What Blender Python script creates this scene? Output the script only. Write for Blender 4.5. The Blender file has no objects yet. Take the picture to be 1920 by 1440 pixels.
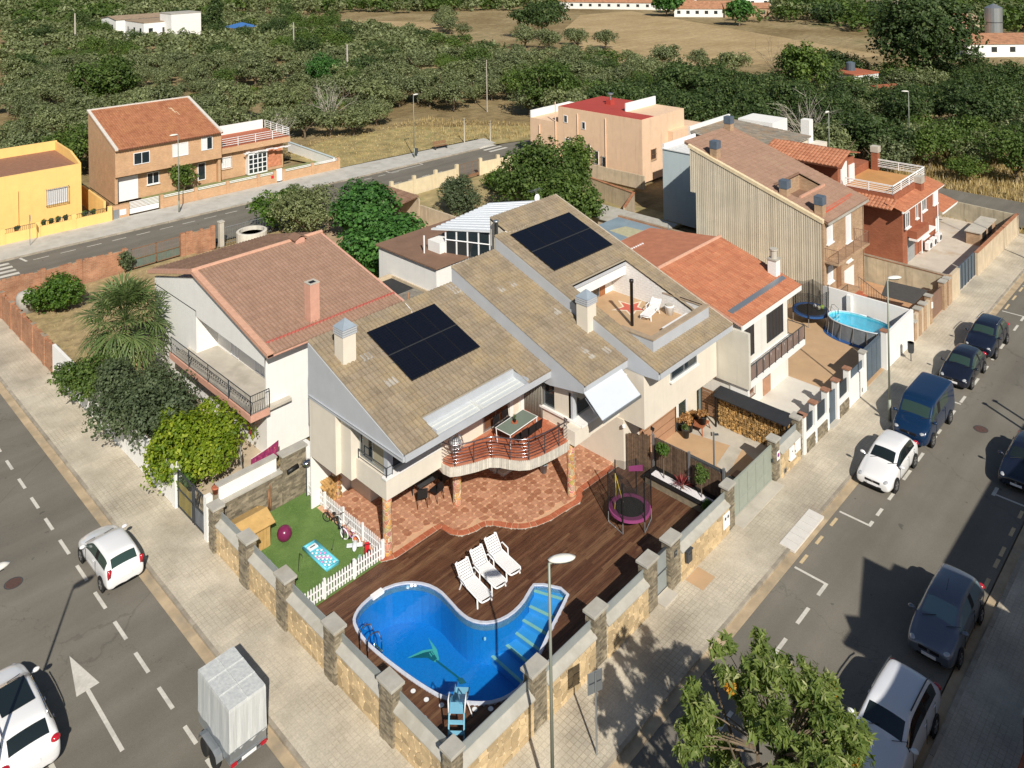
import bpy,bmesh,math,random
from math import sin,cos,pi,radians,sqrt,atan2,floor
from mathutils import Vector,Matrix,Euler,noise
random.seed(7)
SC=bpy.context.scene
COL=SC.collection
cd=bpy.data.cameras.new('camera')
cam=bpy.data.objects.new('camera',cd);COL.objects.link(cam);SC.camera=cam
ROLL=radians(0.93156)
R_=Vector((0.69727,-0.71681,0));F_=Vector((0.71681,0.69727,0));U_=Vector((0,0,1))
cx_=R_*cos(ROLL)+U_*(-sin(ROLL));cy_=U_*cos(ROLL)+R_*sin(ROLL)
M=Matrix(((cx_.x,cy_.x,-F_.x,-16.7635),(cx_.y,cy_.y,-F_.y,-19.2903),(cx_.z,cy_.z,-F_.z,27.0),(0,0,0,1)))
cam.matrix_world=M
cd.sensor_width=36;cd.lens=1537.1/1920*36;cd.shift_x=0;cd.shift_y=-(720+104.3)/1920
cd.clip_start=0.5;cd.clip_end=3000
w=bpy.data.worlds.new('World');SC.world=w;w.use_nodes=True
SUN_DIR=Vector((-0.66,-1.09,1.0)).normalized()
EL=math.asin(SUN_DIR.z)
nt=w.node_tree;nt.nodes.clear()
sky=nt.nodes.new('ShaderNodeTexSky');sky.sky_type='NISHITA';sky.sun_disc=False
sky.sun_elevation=EL;sky.sun_rotation=atan2(SUN_DIR.x,SUN_DIR.y)
sky.air_density=1.0;sky.dust_density=0.6
bg=nt.nodes.new('ShaderNodeBackground');bg.inputs[1].default_value=0.062
wo=nt.nodes.new('ShaderNodeOutputWorld')
nt.links.new(sky.outputs[0],bg.inputs[0]);nt.links.new(bg.outputs[0],wo.inputs[0])
sl=bpy.data.lights.new('sun','SUN');sl.energy=5.0;sl.angle=radians(0.53);sl.color=(1.0,0.94,0.84)
so=bpy.data.objects.new('sun',sl);COL.objects.link(so)
so.rotation_euler=(-SUN_DIR).to_track_quat('-Z','Y').to_euler();so.location=(0,0,60)
SC.view_settings.view_transform='Standard';SC.view_settings.look='None'
SC.view_settings.exposure=0.12;SC.view_settings.gamma=1.0
SC.view_settings.use_curve_mapping=False
SC.render.engine='CYCLES'
def tag(o,label=None,cat=None,group=None,kind=None):
 if label:o['label']=label
 if cat:o['category']=cat
 if group:o['group']=group
 if kind:o['kind']=kind
 return o
def thing(name,label,cat,loc=(0,0,0),rz=0.0,group=None,scale=None):
 o=bpy.data.objects.new(name,None);COL.objects.link(o)
 o.location=loc;o.rotation_euler=(0,0,rz);o.empty_display_size=0.2
 if scale:o.scale=scale if not isinstance(scale,(int,float))else(scale,)*3
 return tag(o,label,cat,group)
def wm(o):
 m=Matrix.LocRotScale(o.location,o.rotation_euler,o.scale)
 return wm(o.parent)@m if o.parent else m
KIDS={}
def link(name,me,parent=None,loc=None,rot=None):
 o=bpy.data.objects.new(name,me);COL.objects.link(o)
 if parent:o.parent=parent;KIDS.setdefault(parent.name,[]).append(o)
 if loc is not None:o.location=loc
 if rot is not None:o.rotation_euler=rot
 return o
def copy_tree(o,parent=None,loc=None,rz=None,label=None,group=None):
 c=o.copy();COL.objects.link(c)
 if parent:c.parent=parent;KIDS.setdefault(parent.name,[]).append(c)
 if loc is not None:c.location=loc
 if rz is not None:c.rotation_euler=(0,0,rz)
 if label:c['label']=label
 if group:c['group']=group
 for k in KIDS.get(o.name,[]):copy_tree(k,c)
 return c
class MB:
 def __init__(s):s.v=[];s.f=[];s.m=[];s.t=[];s.sm=[];s.cm=0;s.ct=0.5;s.csm=False
 def add(s,vs,fs):
  b=len(s.v);s.v+=[tuple(v)for v in vs]
  for f in fs:s.f.append([b+i for i in f]);s.m.append(s.cm);s.t.append(s.ct);s.sm.append(s.csm)
  return s
 def quad(s,a,b,c,d):return s.add([a,b,c,d],[(0,1,2,3)])
 def box(s,x0,y0,z0,x1,y1,z1,open_bottom=False):
  if x0>x1:x0,x1=x1,x0
  if y0>y1:y0,y1=y1,y0
  if z0>z1:z0,z1=z1,z0
  v=[(x0,y0,z0),(x1,y0,z0),(x1,y1,z0),(x0,y1,z0),(x0,y0,z1),(x1,y0,z1),(x1,y1,z1),(x0,y1,z1)]
  f=[(4,5,6,7),(0,1,5,4),(1,2,6,5),(2,3,7,6),(3,0,4,7)]
  if not open_bottom:f.append((3,2,1,0))
  return s.add(v,f)
 def obox(s,c,sz,rz=0,rx=0,ry=0):
  E=Euler((rx,ry,rz)).to_matrix();c=Vector(c);hx,hy,hz=sz[0]/2,sz[1]/2,sz[2]/2
  v=[c+E@Vector(p)for p in[(-hx,-hy,-hz),(hx,-hy,-hz),(hx,hy,-hz),(-hx,hy,-hz),(-hx,-hy,hz),(hx,-hy,hz),(hx,hy,hz),(-hx,hy,hz)]]
  return s.add(v,[(4,5,6,7),(0,1,5,4),(1,2,6,5),(2,3,7,6),(3,0,4,7),(3,2,1,0)])
 def prism(s,poly,z0,z1,cap0=True):
  n=len(poly)
  if sum(poly[i][0]*poly[(i+1)%n][1]-poly[(i+1)%n][0]*poly[i][1]for i in range(n))<0:poly=poly[::-1]
  v=[(p[0],p[1],z0)for p in poly]+[(p[0],p[1],z1)for p in poly]
  f=[tuple(range(n,2*n))]+[(i,(i+1)%n,(i+1)%n+n,i+n)for i in range(n)]
  if cap0:f.append(tuple(range(n-1,-1,-1)))
  return s.add(v,f)
 def sheet(s,poly,z):
  n=len(poly)
  if sum(poly[i][0]*poly[(i+1)%n][1]-poly[(i+1)%n][0]*poly[i][1]for i in range(n))<0:poly=poly[::-1]
  return s.add([(p[0],p[1],z)for p in poly],[tuple(range(n))])
 def slab(s,pts,th):
  n=len(pts);v=[tuple(p)for p in pts]+[(p[0],p[1],p[2]-th)for p in pts]
  return s.add(v,[tuple(range(n)),tuple(range(2*n-1,n-1,-1))]+[(i,i+n,(i+1)%n+n,(i+1)%n)for i in range(n)])
 def extr(s,pts,d):
  n=len(pts);v=[tuple(p)for p in pts]+[(p[0]+d[0],p[1]+d[1],p[2]+d[2])for p in pts]
  return s.add(v,[tuple(range(n-1,-1,-1)),tuple(range(n,2*n))]+[(i,(i+1)%n,(i+1)%n+n,i+n)for i in range(n)])
 def tube(s,path,r,n=6,cap=True,r2=None):
  path=[Vector(p)for p in path];k=len(path);rings=[];up=None
  for i,p in enumerate(path):
   t=(path[min(i+1,k-1)]-path[max(i-1,0)]).normalized()
   if up is None:
    up=Vector((0,0,1))if abs(t.z)<.9 else Vector((1,0,0))
   a=t.cross(up).normalized();b=a.cross(t).normalized();up=b
   rr=r if r2 is None else r+(r2-r)*i/max(1,k-1)
   rings.append([p+a*cos(2*pi*j/n)*rr+b*sin(2*pi*j/n)*rr for j in range(n)])
  v=[q for R in rings for q in R];f=[]
  for i in range(k-1):
   for j in range(n):f.append((i*n+j,i*n+(j+1)%n,(i+1)*n+(j+1)%n,(i+1)*n+j))
  if cap:f.append(tuple(range(n-1,-1,-1)));f.append(tuple((k-1)*n+j for j in range(n)))
  return s.add(v,f)
 def lathe(s,prof,c=(0,0,0),n=16,axis='z',sx=1,sy=1):
  v=[];f=[];k=len(prof)
  for r,h in prof:
   for j in range(n):
    a=2*pi*j/n;x,y,z=r*cos(a)*sx,r*sin(a)*sy,h
    if axis=='x':x,y,z=z,x,y
    if axis=='y':x,y,z=x,-z,y
    v.append((c[0]+x,c[1]+y,c[2]+z))
  for i in range(k-1):
   for j in range(n):f.append((i*n+j,i*n+(j+1)%n,(i+1)*n+(j+1)%n,(i+1)*n+j))
  f.append(tuple(range(n-1,-1,-1)));f.append(tuple((k-1)*n+j for j in range(n)))
  return s.add(v,f)
 def ball(s,c,r,n=12,m=8,sc=(1,1,1)):
  v=[];f=[]
  for i in range(m+1):
   th=pi*i/m
   for j in range(n):
    v.append((c[0]+r*sc[0]*sin(th)*cos(2*pi*j/n),c[1]+r*sc[1]*sin(th)*sin(2*pi*j/n),c[2]-r*sc[2]*cos(th)))
  for i in range(m):
   for j in range(n):f.append((i*n+j,i*n+(j+1)%n,(i+1)*n+(j+1)%n,(i+1)*n+j))
  return s.add(v,f)
 def mesh(s,name,mats,off=None,smooth=False):
  me=bpy.data.meshes.new(name)
  vs=s.v if off is None else[tuple(off@Vector(p))for p in s.v]
  me.from_pydata(vs,[],s.f)
  if not isinstance(mats,(list,tuple)):mats=[mats]
  for m in mats:me.materials.append(m)
  if len(mats)>1:me.polygons.foreach_set('material_index',s.m)
  a=me.attributes.new('tint','FLOAT','FACE');a.data.foreach_set('value',s.t)
  if smooth:me.polygons.foreach_set('use_smooth',[True]*len(s.f))
  elif any(s.sm):me.polygons.foreach_set('use_smooth',s.sm)
  me.update();return me
 def build(s,name,mats,parent=None,world=True,smooth=False,kind=None,label=None,bevel=0):
  off=None
  if parent and world:off=wm(parent).inverted()
  o=link(name,s.mesh(name,mats,off,smooth),parent)
  if kind:o['kind']=kind
  if label:o['label']=label
  if bevel:
   md=o.modifiers.new('bevel','BEVEL');md.width=bevel;md.segments=2;md.limit_method='ANGLE'
  return o
def struct(name,mb,mats,**k):
 return mb.build(name,mats,kind='structure',**k)
def box(name,mats,parent,*b,**k):return MB().box(*b).build(name,mats,parent,**k)
def rnd(a,b):return random.uniform(a,b)
MATS={}
def C(c):return(c[0],c[1],c[2],1)
class NT:
 def __init__(s,name,rough=0.7,metal=0.0,spec=0.4):
  s.m=bpy.data.materials.new(name);s.m.use_nodes=True;s.n=s.m.node_tree
  s.b=s.n.nodes['Principled BSDF'];s.b.inputs['Roughness'].default_value=rough
  s.b.inputs['Metallic'].default_value=metal;s.b.inputs['Specular IOR Level'].default_value=spec
  s._tc=None
 def N(s,t,**k):
  n=s.n.nodes.new(t)
  for a,v in k.items():setattr(n,a,v)
  return n
 def L(s,a,b):s.n.links.new(a,b)
 def co(s,kind='Object'):
  if s._tc is None:s._tc=s.N('ShaderNodeTexCoord')
  return s._tc.outputs[kind]
 def pos(s):return s.N('ShaderNodeNewGeometry').outputs['Position']
 def noise(s,scale,detail=4,rough=.55,vec=None,sc=None):
  n=s.N('ShaderNodeTexNoise');n.inputs['Scale'].default_value=scale
  n.inputs['Detail'].default_value=detail;n.inputs['Roughness'].default_value=rough
  v=vec or s.pos()
  if sc:
   mp=s.N('ShaderNodeMapping');mp.inputs['Scale'].default_value=sc;s.L(v,mp.inputs[0]);v=mp.outputs[0]
  s.L(v,n.inputs['Vector']);return n.outputs['Fac']
 def ramp(s,fac,pts):
  r=s.N('ShaderNodeValToRGB');e=r.color_ramp.elements
  while len(e)<len(pts):e.new(.5)
  for i,(p,c)in enumerate(pts):e[i].position=p;e[i].color=C(c)if len(c)==3 else c
  s.L(fac,r.inputs[0]);return r.outputs[0]
 def g(s,fac,a,b):
  return s.ramp(fac,[(a,(0,0,0)),(b,(1,1,1))])
 def mix(s,fac,a,b,mode='MIX'):
  n=s.N('ShaderNodeMix',data_type='RGBA',blend_type=mode)
  for i,v in((0,fac),(6,a),(7,b)):
   if hasattr(v,'node'):s.L(v,n.inputs[i])
   elif isinstance(v,(int,float)):n.inputs[i].default_value=v
   else:n.inputs[i].default_value=C(v)
  return n.outputs[2]
 def math(s,op,a,b=0.0):
  n=s.N('ShaderNodeMath',operation=op)
  for i,v in((0,a),(1,b)):
   if hasattr(v,'node'):s.L(v,n.inputs[i])
   else:n.inputs[i].default_value=v
  return n.outputs[0]
 def tint(s):
  n=s.N('ShaderNodeAttribute');n.attribute_name='tint';return n.outputs['Fac']
 def orand(s):return s.N('ShaderNodeObjectInfo').outputs['Random']
 def col(s,c):
  if hasattr(c,'node'):s.L(c,s.b.inputs['Base Color'])
  else:s.b.inputs['Base Color'].default_value=C(c)
  return s
 def rough(s,v):s.L(v,s.b.inputs['Roughness']);return s
 def bump(s,h,strength=.3,dist=.02):
  b=s.N('ShaderNodeBump');b.inputs['Strength'].default_value=strength;b.inputs['Distance'].default_value=dist
  s.L(h,b.inputs['Height']);s.L(b.outputs[0],s.b.inputs['Normal']);return s
def mul(c,k):return tuple(min(1,x*k)for x in c)
def plain(name,c,rough=.6,metal=0,var=.12,scale=3,bump=.1,spec=.4,dirt=None,tint=0):
 t=NT(name,rough,metal,spec)
 f=t.noise(scale,5,.6)
 col=t.ramp(f,[(.3,mul(c,1-var)),(.7,mul(c,1+var))])
 if dirt:
  f2=t.noise(.6,5,.65);col=t.mix(t.g(f2,.52,.75),col,dirt)
 if tint:
  col=t.mix(1.0,col,t.ramp(t.tint(),[(0,(1-tint,)*3),(1,(1.0,)*3)]),'MULTIPLY')
 t.col(col)
 if bump:t.bump(t.noise(scale*12,3),bump,.01)
 return t.m
def wallmat(name,c,var=.05,streak=.12,rough=.85):
 t=NT(name,rough,spec=.2)
 f=t.noise(1.3,5,.6);col=t.ramp(f,[(.3,mul(c,1-var)),(.7,mul(c,1+var))])
 st=t.noise(1.0,4,.6,sc=(3.2,3.2,.25))
 col=t.mix(t.math('MULTIPLY',t.g(st,.52,.8),streak*3),col,mul(c,.55))
 t.col(col);t.bump(t.noise(45,3),.15,.01);return t.m
def brickmat(name,c1,c2,mortar,bw=.25,bh=.075,ms=.012,var=.25,rough=.85):
 t=NT(name,rough,spec=.2)
 sp=t.N('ShaderNodeSeparateXYZ');t.L(t.pos(),sp.inputs[0])
 cb=t.N('ShaderNodeCombineXYZ');t.L(t.math('ADD',sp.outputs[0],sp.outputs[1]),cb.inputs[0]);t.L(sp.outputs[2],cb.inputs[1])
 b=t.N('ShaderNodeTexBrick');t.L(cb.outputs[0],b.inputs['Vector'])
 b.inputs['Color1'].default_value=C(c1);b.inputs['Color2'].default_value=C(c2);b.inputs['Mortar'].default_value=C(mortar)
 b.inputs['Scale'].default_value=1;b.inputs['Mortar Size'].default_value=ms;b.inputs['Brick Width'].default_value=bw;b.inputs['Row Height'].default_value=bh
 n=t.noise(1.1,5,.65);n2=t.noise(5,3,.6,sc=(1,1,6))
 col=t.mix(1.0,b.outputs[0],t.ramp(n,[(.3,(1-var,)*3),(.7,(1,)*3)]),'MULTIPLY')
 col=t.mix(1.0,col,t.ramp(n2,[(.35,(.82,)*3),(.65,(1,)*3)]),'MULTIPLY')
 t.col(col);t.bump(b.outputs['Fac'],-.25,.01);return t.m
def rooftile(name,c1,c2,lichen=None,rough=.85,tv=.35):
 t=NT(name,rough,spec=.2)
 col=t.ramp(t.tint(),[(0,c1),(1,c2)])
 n=t.noise(1.1,6,.65);col=t.mix(1.0,col,t.ramp(n,[(.3,(1-tv*.6,)*3),(.72,(1.05,)*3)]),'MULTIPLY')
 if lichen:
  l=t.noise(.55,6,.7);col=t.mix(t.math('MULTIPLY',t.g(l,.45,.7),.6),col,lichen)
 n3=t.noise(22,3,.6);col=t.mix(1.0,col,t.ramp(n3,[(.3,(.82,)*3),(.65,(1.06,)*3)]),'MULTIPLY')
 t.col(col);t.bump(t.noise(30,4),.3,.01);return t.m
def leafmat(name,c1,c2,c3=None,trans=.25,rough=.55):
 t=NT(name,rough,spec=.3)
 col=t.ramp(t.tint(),[(0,c1),(.6,c2),(1,c3 or mul(c2,1.35))])
 col=t.mix(1.0,col,t.ramp(t.orand(),[(0,(.78,.8,.78)),(1,(1.12,1.1,1.0))]),'MULTIPLY')
 t.col(col)
 tr=t.N('ShaderNodeBsdfTranslucent');t.L(t.mix(1.0,col,(1.3,1.35,.6),'MULTIPLY'),tr.inputs[0])
 ms=t.N('ShaderNodeMixShader');ms.inputs[0].default_value=trans
 t.L(t.b.outputs[0],ms.inputs[1]);t.L(tr.outputs[0],ms.inputs[2])
 t.L(ms.outputs[0],t.n.nodes['Material Output'].inputs[0]);return t.m
def glassmat(name,c=(.02,.03,.035),rough=.05):
 t=NT(name,rough,spec=.7);t.col(c);t.b.inputs['Coat Weight'].default_value=.5;return t.m
def carpaint(name,c,metal=.0,rough=.25):
 t=NT(name,rough,metal,.5);t.col(c);t.b.inputs['Coat Weight'].default_value=.9;t.b.inputs['Coat Roughness'].default_value=.06
 return t.m
def asphalt():
 t=NT('asphalt',.9,spec=.25)
 n=t.noise(.18,6,.6);col=t.ramp(n,[(.3,(.160,.146,.120)),(.7,(.215,.196,.162))])
 tr=t.noise(.5,3,.5,sc=(.12,1.6,1));col=t.mix(1.0,col,t.ramp(tr,[(.35,(.86,)*3),(.7,(1.06,)*3)]),'MULTIPLY')
 f=t.noise(55,3,.7);col=t.mix(1.0,col,t.ramp(f,[(.3,(.76,)*3),(.7,(1.2,)*3)]),'MULTIPLY')
 ck=t.N('ShaderNodeTexVoronoi',feature='DISTANCE_TO_EDGE');ck.inputs['Scale'].default_value=.11
 nv=t.noise(1.2,4,.6);mp=t.N('ShaderNodeMix',data_type='VECTOR');mp.inputs[0].default_value=.12
 t.L(t.pos(),mp.inputs[4]);cbn=t.N('ShaderNodeCombineXYZ');t.L(t.math('MULTIPLY',nv,18),cbn.inputs[0]);t.L(t.math('MULTIPLY',nv,14),cbn.inputs[1]);t.L(cbn.outputs[0],mp.inputs[5])
 t.L(mp.outputs[1],ck.inputs['Vector'])
 col=t.mix(t.math('MULTIPLY',t.ramp(ck.outputs[0],[(0,(1,)*3),(.0025,(0,)*3)]),.3),col,(.05,.048,.042))
 sp=t.noise(2.3,2,.4);col=t.mix(t.math('MULTIPLY',t.g(sp,.735,.76),.5),col,(.05,.05,.048))
 t.col(col);t.bump(t.noise(120,2),.35,.006);return t.m
M_ASPH=asphalt()
def paving(name,size=.2,base=((.42,.37,.29),(.62,.56,.45)),stain=(.27,.24,.19)):
 t=NT(name,.85,spec=.25)
 b=t.N('ShaderNodeTexBrick');t.L(t.pos(),b.inputs['Vector']);b.offset=0
 b.inputs['Color1'].default_value=(.9,.9,.9,1);b.inputs['Color2'].default_value=(1.05,1.04,1.02,1);b.inputs['Mortar'].default_value=(.66,.63,.58,1)
 b.inputs['Scale'].default_value=1;b.inputs['Mortar Size'].default_value=.012;b.inputs['Brick Width'].default_value=size;b.inputs['Row Height'].default_value=size
 n=t.noise(.45,7,.68);col=t.ramp(n,[(.3,base[0]),(.62,base[1])])
 g=t.noise(.16,5,.6);col=t.mix(t.math('MULTIPLY',t.g(g,.5,.72),.55),col,stain)
 b2=t.N('ShaderNodeTexBrick');t.L(t.pos(),b2.inputs['Vector']);b2.offset=.37
 b2.inputs['Color1'].default_value=(.93,.93,.93,1);b2.inputs['Color2'].default_value=(1.06,1.05,1.04,1);b2.inputs['Mortar'].default_value=(1,1,1,1)
 b2.inputs['Scale'].default_value=1;b2.inputs['Mortar Size'].default_value=0;b2.inputs['Brick Width'].default_value=1.6;b2.inputs['Row Height'].default_value=.8
 col=t.mix(1.0,col,b2.outputs[0],'MULTIPLY')
 s=t.noise(14,4,.7);col=t.mix(1.0,col,t.ramp(s,[(.3,(.80,)*3),(.65,(1.06,)*3)]),'MULTIPLY')
 mf=t.g(t.noise(.3,4,.6),.35,.7)
 col=t.mix(1.0,col,t.mix(mf,(1,1,1),b.outputs[0]),'MULTIPLY')
 t.col(col);t.bump(b.outputs['Fac'],-.3,.008);return t.m
M_PAVE=paving('pavement')
M_KERB=plain('kerb_stone',(.42,.37,.29),.85,var=.22,scale=2,dirt=(.24,.2,.15),tint=.25)
M_GUTTER=plain('gutter_concrete',(.44,.34,.22),.85,var=.25,scale=1.1,dirt=(.28,.24,.18))
M_PAINT=plain('road_paint',(.60,.575,.51),.8,var=.1,scale=9,dirt=(.36,.345,.31))
M_PAINTY=plain('kerb_paint',(.60,.46,.27),.8,var=.12,scale=9,dirt=(.38,.31,.21))
M_IRON=plain('cast_iron',(.10,.055,.045),.7,var=.25,scale=20)
def ground():
 t=NT('dry_ground',.95,spec=.1)
 n=t.noise(.035,7,.62);col=t.ramp(n,[(.3,(.20,.14,.065)),(.48,(.31,.235,.12)),(.6,(.39,.30,.165)),(.75,(.15,.16,.06))])
 n2=t.noise(.6,6,.7);col=t.mix(1.0,col,t.ramp(n2,[(.3,(.62,)*3),(.7,(1.15,)*3)]),'MULTIPLY')
 n3=t.noise(.7,4,.6,sc=(.3,2.5,1));col=t.mix(1.0,col,t.ramp(n3,[(.35,(.85,)*3),(.65,(1.08,)*3)]),'MULTIPLY')
 t.col(col);t.bump(t.noise(3,6,.7),.8,.15);return t.m
M_GROUND=ground()
M_DRY=plain('dry_grass',(.36,.27,.14),.95,var=.35,scale=1.6,bump=.6,dirt=(.22,.2,.08))
M_SOIL=plain('bare_soil',(.42,.30,.19),.95,var=.2,scale=.9,bump=.4,dirt=(.34,.22,.13))
M_CONC=plain('pale_concrete',(.50,.46,.39),.85,var=.1,scale=1.1,dirt=(.36,.33,.27))
M_OCHRE=plain('ochre_terrazzo',(.50,.335,.195),.7,var=.09,scale=1.2,dirt=(.40,.29,.18))
M_WHITE=wallmat('white_render',(.80,.79,.76),.03,.05)
M_WHITEP=plain('white_plastic',(.82,.82,.82),.35,var=.02,bump=0)
M_WHITEM=plain('white_metal',(.80,.80,.80),.4,var=.03,bump=0)
M_CREAM=wallmat('cream_render',(.70,.64,.54),.04,.06)
M_GREYF=plain('grey_fascia',(.45,.47,.50),.6,var=.05,scale=1.2,bump=.05)
M_COPING=plain('grey_coping_stone',(.42,.40,.35),.8,var=.12,scale=2,dirt=(.33,.30,.24))
M_SCREEN=plain('grey_metal_sheet',(.30,.33,.33),.45,.2,var=.08,scale=2,bump=0)
M_DARK=plain('dark_grey_metal',(.05,.055,.06),.5,var=.1,bump=0)
M_BLACK=plain('black',(.012,.012,.013),.5,var=.1,bump=0)
M_RUBBER=plain('tyre_rubber',(.02,.02,.02),.85,var=.1,bump=0)
M_CHROME=NT('chrome',.18,1.0);M_CHROME.col((.62,.62,.64));M_CHROME=M_CHROME.m
M_STEEL=NT('galvanised_steel',.4,.75);M_STEEL.col((.42,.45,.47));M_STEEL=M_STEEL.m
M_GLASS=glassmat('window_glass');M_GLASSG=glassmat('green_glass',(.03,.05,.045))
M_TILE1=rooftile('lichen_roof_tile',(.27,.215,.15),(.37,.30,.215),(.38,.285,.15))
M_TILE2=rooftile('red_brown_roof_tile',(.33,.205,.145),(.40,.255,.185),tv=.2)
M_TILE3=rooftile('orange_roof_tile',(.42,.155,.085),(.56,.24,.13),tv=.2)
M_TILE4=rooftile('brown_roof_tile',(.21,.125,.085),(.31,.19,.13),tv=.3)
M_TILE5=rooftile('terracotta_roof_tile',(.40,.155,.085),(.58,.27,.155),tv=.35)
M_YSTONE=plain('yellow_stone',(.66,.50,.29),.8,var=.16,scale=4,bump=.5,tint=.42)
M_GROUT=plain('grout',(.60,.52,.38),.9,var=.1)
M_SLATE=plain('brown_slate',(.30,.255,.18),.8,var=.3,scale=3,bump=.5,tint=.55)
M_BRICKR=brickmat('red_brick',(.50,.20,.10),(.60,.28,.15),(.45,.36,.26),.28,.1,.012,.4)
M_BRICKO=brickmat('orange_brick',(.64,.37,.20),(.70,.44,.25),(.60,.42,.27),.25,.065,.008,.2)
M_BRICKB=brickmat('deep_red_brick',(.36,.115,.06),(.42,.15,.08),(.33,.16,.10),.25,.065,.006,.2)
M_BRICKT=brickmat('tan_brick',(.46,.29,.17),(.58,.39,.25),(.50,.38,.26),.25,.07,.01,.3)
M_YELLOW=wallmat('yellow_render',(.84,.55,.20),.04,.05)
M_PINK=wallmat('peach_render',(.76,.54,.37),.05,.12)
M_PALEBLUE=wallmat('pale_blue_render',(.50,.58,.60),.04,.06)
M_BEIGEW=wallmat('stained_beige_render',(.55,.45,.32),.12,.25)
M_SALMON=plain('salmon_paint',(.62,.34,.25),.7,var=.08)
M_WOODD=plain('brown_wood',(.24,.13,.07),.7,var=.25,scale=4)
M_REED=plain('brown_reed',(.17,.11,.07),.9,var=.35,scale=6,bump=.5,tint=.5)
RZ=-.12
gr_=MB()
for a_,b_,c_,d_ in((-900,-900,1500,1),(-900,9.8,1500,1500),(-900,1,.5,9.8),(10,1,1500,9.8)):gr_.quad((a_,b_,-.30),(c_,b_,-.30),(c_,d_,-.30),(a_,d_,-.30))
struct('ground',gr_,M_GROUND)
def fsy(x,d=0):return 63.35-.0594*x+d
g=MB()
g.quad((-60,-9.5,RZ),(70.6,-9.5,RZ),(70.6,-2.5,RZ),(-60,-2.5,RZ))
g.quad((-14,-2.5,RZ),(-2.55,-2.5,RZ),(-2.55,53.5,RZ),(-14,53.9,RZ))
g.quad((-60,fsy(-60,-8.6),RZ),(67.5,fsy(67.5,-8.6),RZ),(67.5,fsy(67.5),RZ),(-60,fsy(-60),RZ))
g.quad((70.6,-40,RZ),(79,-40,RZ),(79,16,RZ),(70.6,16,RZ))
g.quad((58,48,RZ),(67.5,44,RZ),(67.5,52,RZ),(58,52,RZ))
struct('road',g,M_ASPH)
p=MB()
p.box(-2.4,-2.4,-.25,68.5,0.35,0)
p.box(-2.4,.35,-.25,.35,52.4,0)
p.box(-2.4,52.4,-.25,0,53.4,0)
p.box(-60,-16.5,-.25,69,-10.1,0)
struct('pavement',p,M_PAVE)
fp=MB();fp.prism([(-60,fsy(-60,.3)),(57.8,fsy(57.8,.3)),(61.5,60.6),(62.3,63.7),(41,65.9),(-60,fsy(-60,4.1))],-.25,0)
M_PAVE2=plain('grey_paving',(.50,.48,.43),.85,var=.12,scale=.8,dirt=(.38,.36,.31))
struct('far_pavement',fp,M_PAVE2)
gt=MB()
gt.box(5.0,-2.88,-.25,69,-2.5,-.105);gt.box(-2.88,5.0,-.25,-2.5,53,-.105)
gt.prism([(5.0,-2.88),(5.0,-2.5),(2,-2.5),(-1.2,-1.8),(-2.2,-.2),(-2.5,2),(-2.5,5),(-2.88,5),(-2.88,1.6),(-2.5,-.6),(-1.4,-2.1),(1.6,-2.88)],-.25,-.104)
gt.box(-60,-10.1,-.25,69,-9.55,-.105)
struct('gutter',gt,M_GUTTER)
kerb=tag(bpy.data.objects.new('kerb',None),kind='structure');COL.objects.link(kerb)
def kerb_run(x0,y0,x1,y1,L=1.0,w=.14):
 d=sqrt((x1-x0)**2+(y1-y0)**2);n=int(d/L);ang=atan2(y1-y0,x1-x0)
 ms=[]
 for q in range(3):
  m=MB();m.ct=.3*q+.1;m.box(0.008,-w/2,-.25,L-.008,w/2,.012-.004*q);ms.append(m.mesh('kerb_stone',M_KERB))
 for i in range(n):
  o=link('kerb_stone',random.choice(ms),kerb,(x0+(x1-x0)*i/n,y0+(y1-y0)*i/n,0),(0,0,ang))
kerb_run(4,-2.43,68,-2.43);kerb_run(-2.43,3,-2.43,53);kerb_run(8,-10.03,36,-10.03,1.0,.16)
kerb_run(3,fsy(3,.12),58,fsy(58,.12),1.6)
rp=MB()
for i in range(6):rp.slab([(17.55+i*.51,-2.7,.02),(18.04+i*.51,-2.7,.02),(18.04+i*.51,-1.98,.035),(17.55+i*.51,-1.98,.035)],.1)
struct('ramp_slabs',rp,plain('pale_ramp_concrete',(.66,.63,.58),.8,var=.06,scale=3))
struct('driveway_patch',MB().quad((12.9,-.9,.004),(13.9,-.9,.004),(13.9,-.05,.004),(12.9,-.05,.004)),M_OCHRE)
PZ=RZ+.005
mk=MB()
def dashx(x0,x1,y,w=.14):mk.quad((x0,y-w/2,PZ),(x1,y-w/2,PZ),(x1,y+w/2,PZ),(x0,y+w/2,PZ))
for x0,x1 in[(8.0,9.0),(10.1,11.1),(12.1,13.16),(14.12,15.17),(22.5,23.15),(24,25.01),(26.01,27.02),(28.02,28.95),(30.6,31.0),(31.26,31.8),(33.3,34.3),(35.4,36.3),(38,39),(40,41),(42,43),(44,45),(47.4,48.5)]:dashx(x0,x1,-4.41,.15)
for x in(16.86,21.6,50.25,56.15):mk.quad((x-.06,-4.48,PZ),(x+.06,-4.48,PZ),(x+.06,-3.02,PZ),(x-.06,-3.02,PZ))
dashx(16.05,16.8,-4.41,.15);dashx(21.66,21.98,-4.41,.15);dashx(49.35,50.19,-4.41,.15);dashx(56.2,57.2,-4.41,.15);dashx(35.3,35.6,-3.6,.15)
mk.quad((35.15,-4.48,PZ),(35.27,-4.48,PZ),(35.27,-3.02,PZ),(35.15,-3.02,PZ))
dashx(27.72,28.5,-7.97,.16);mk.quad((27.82,-9.3,PZ),(27.94,-9.3,PZ),(27.94,-8.06,PZ),(27.82,-8.06,PZ))
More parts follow.
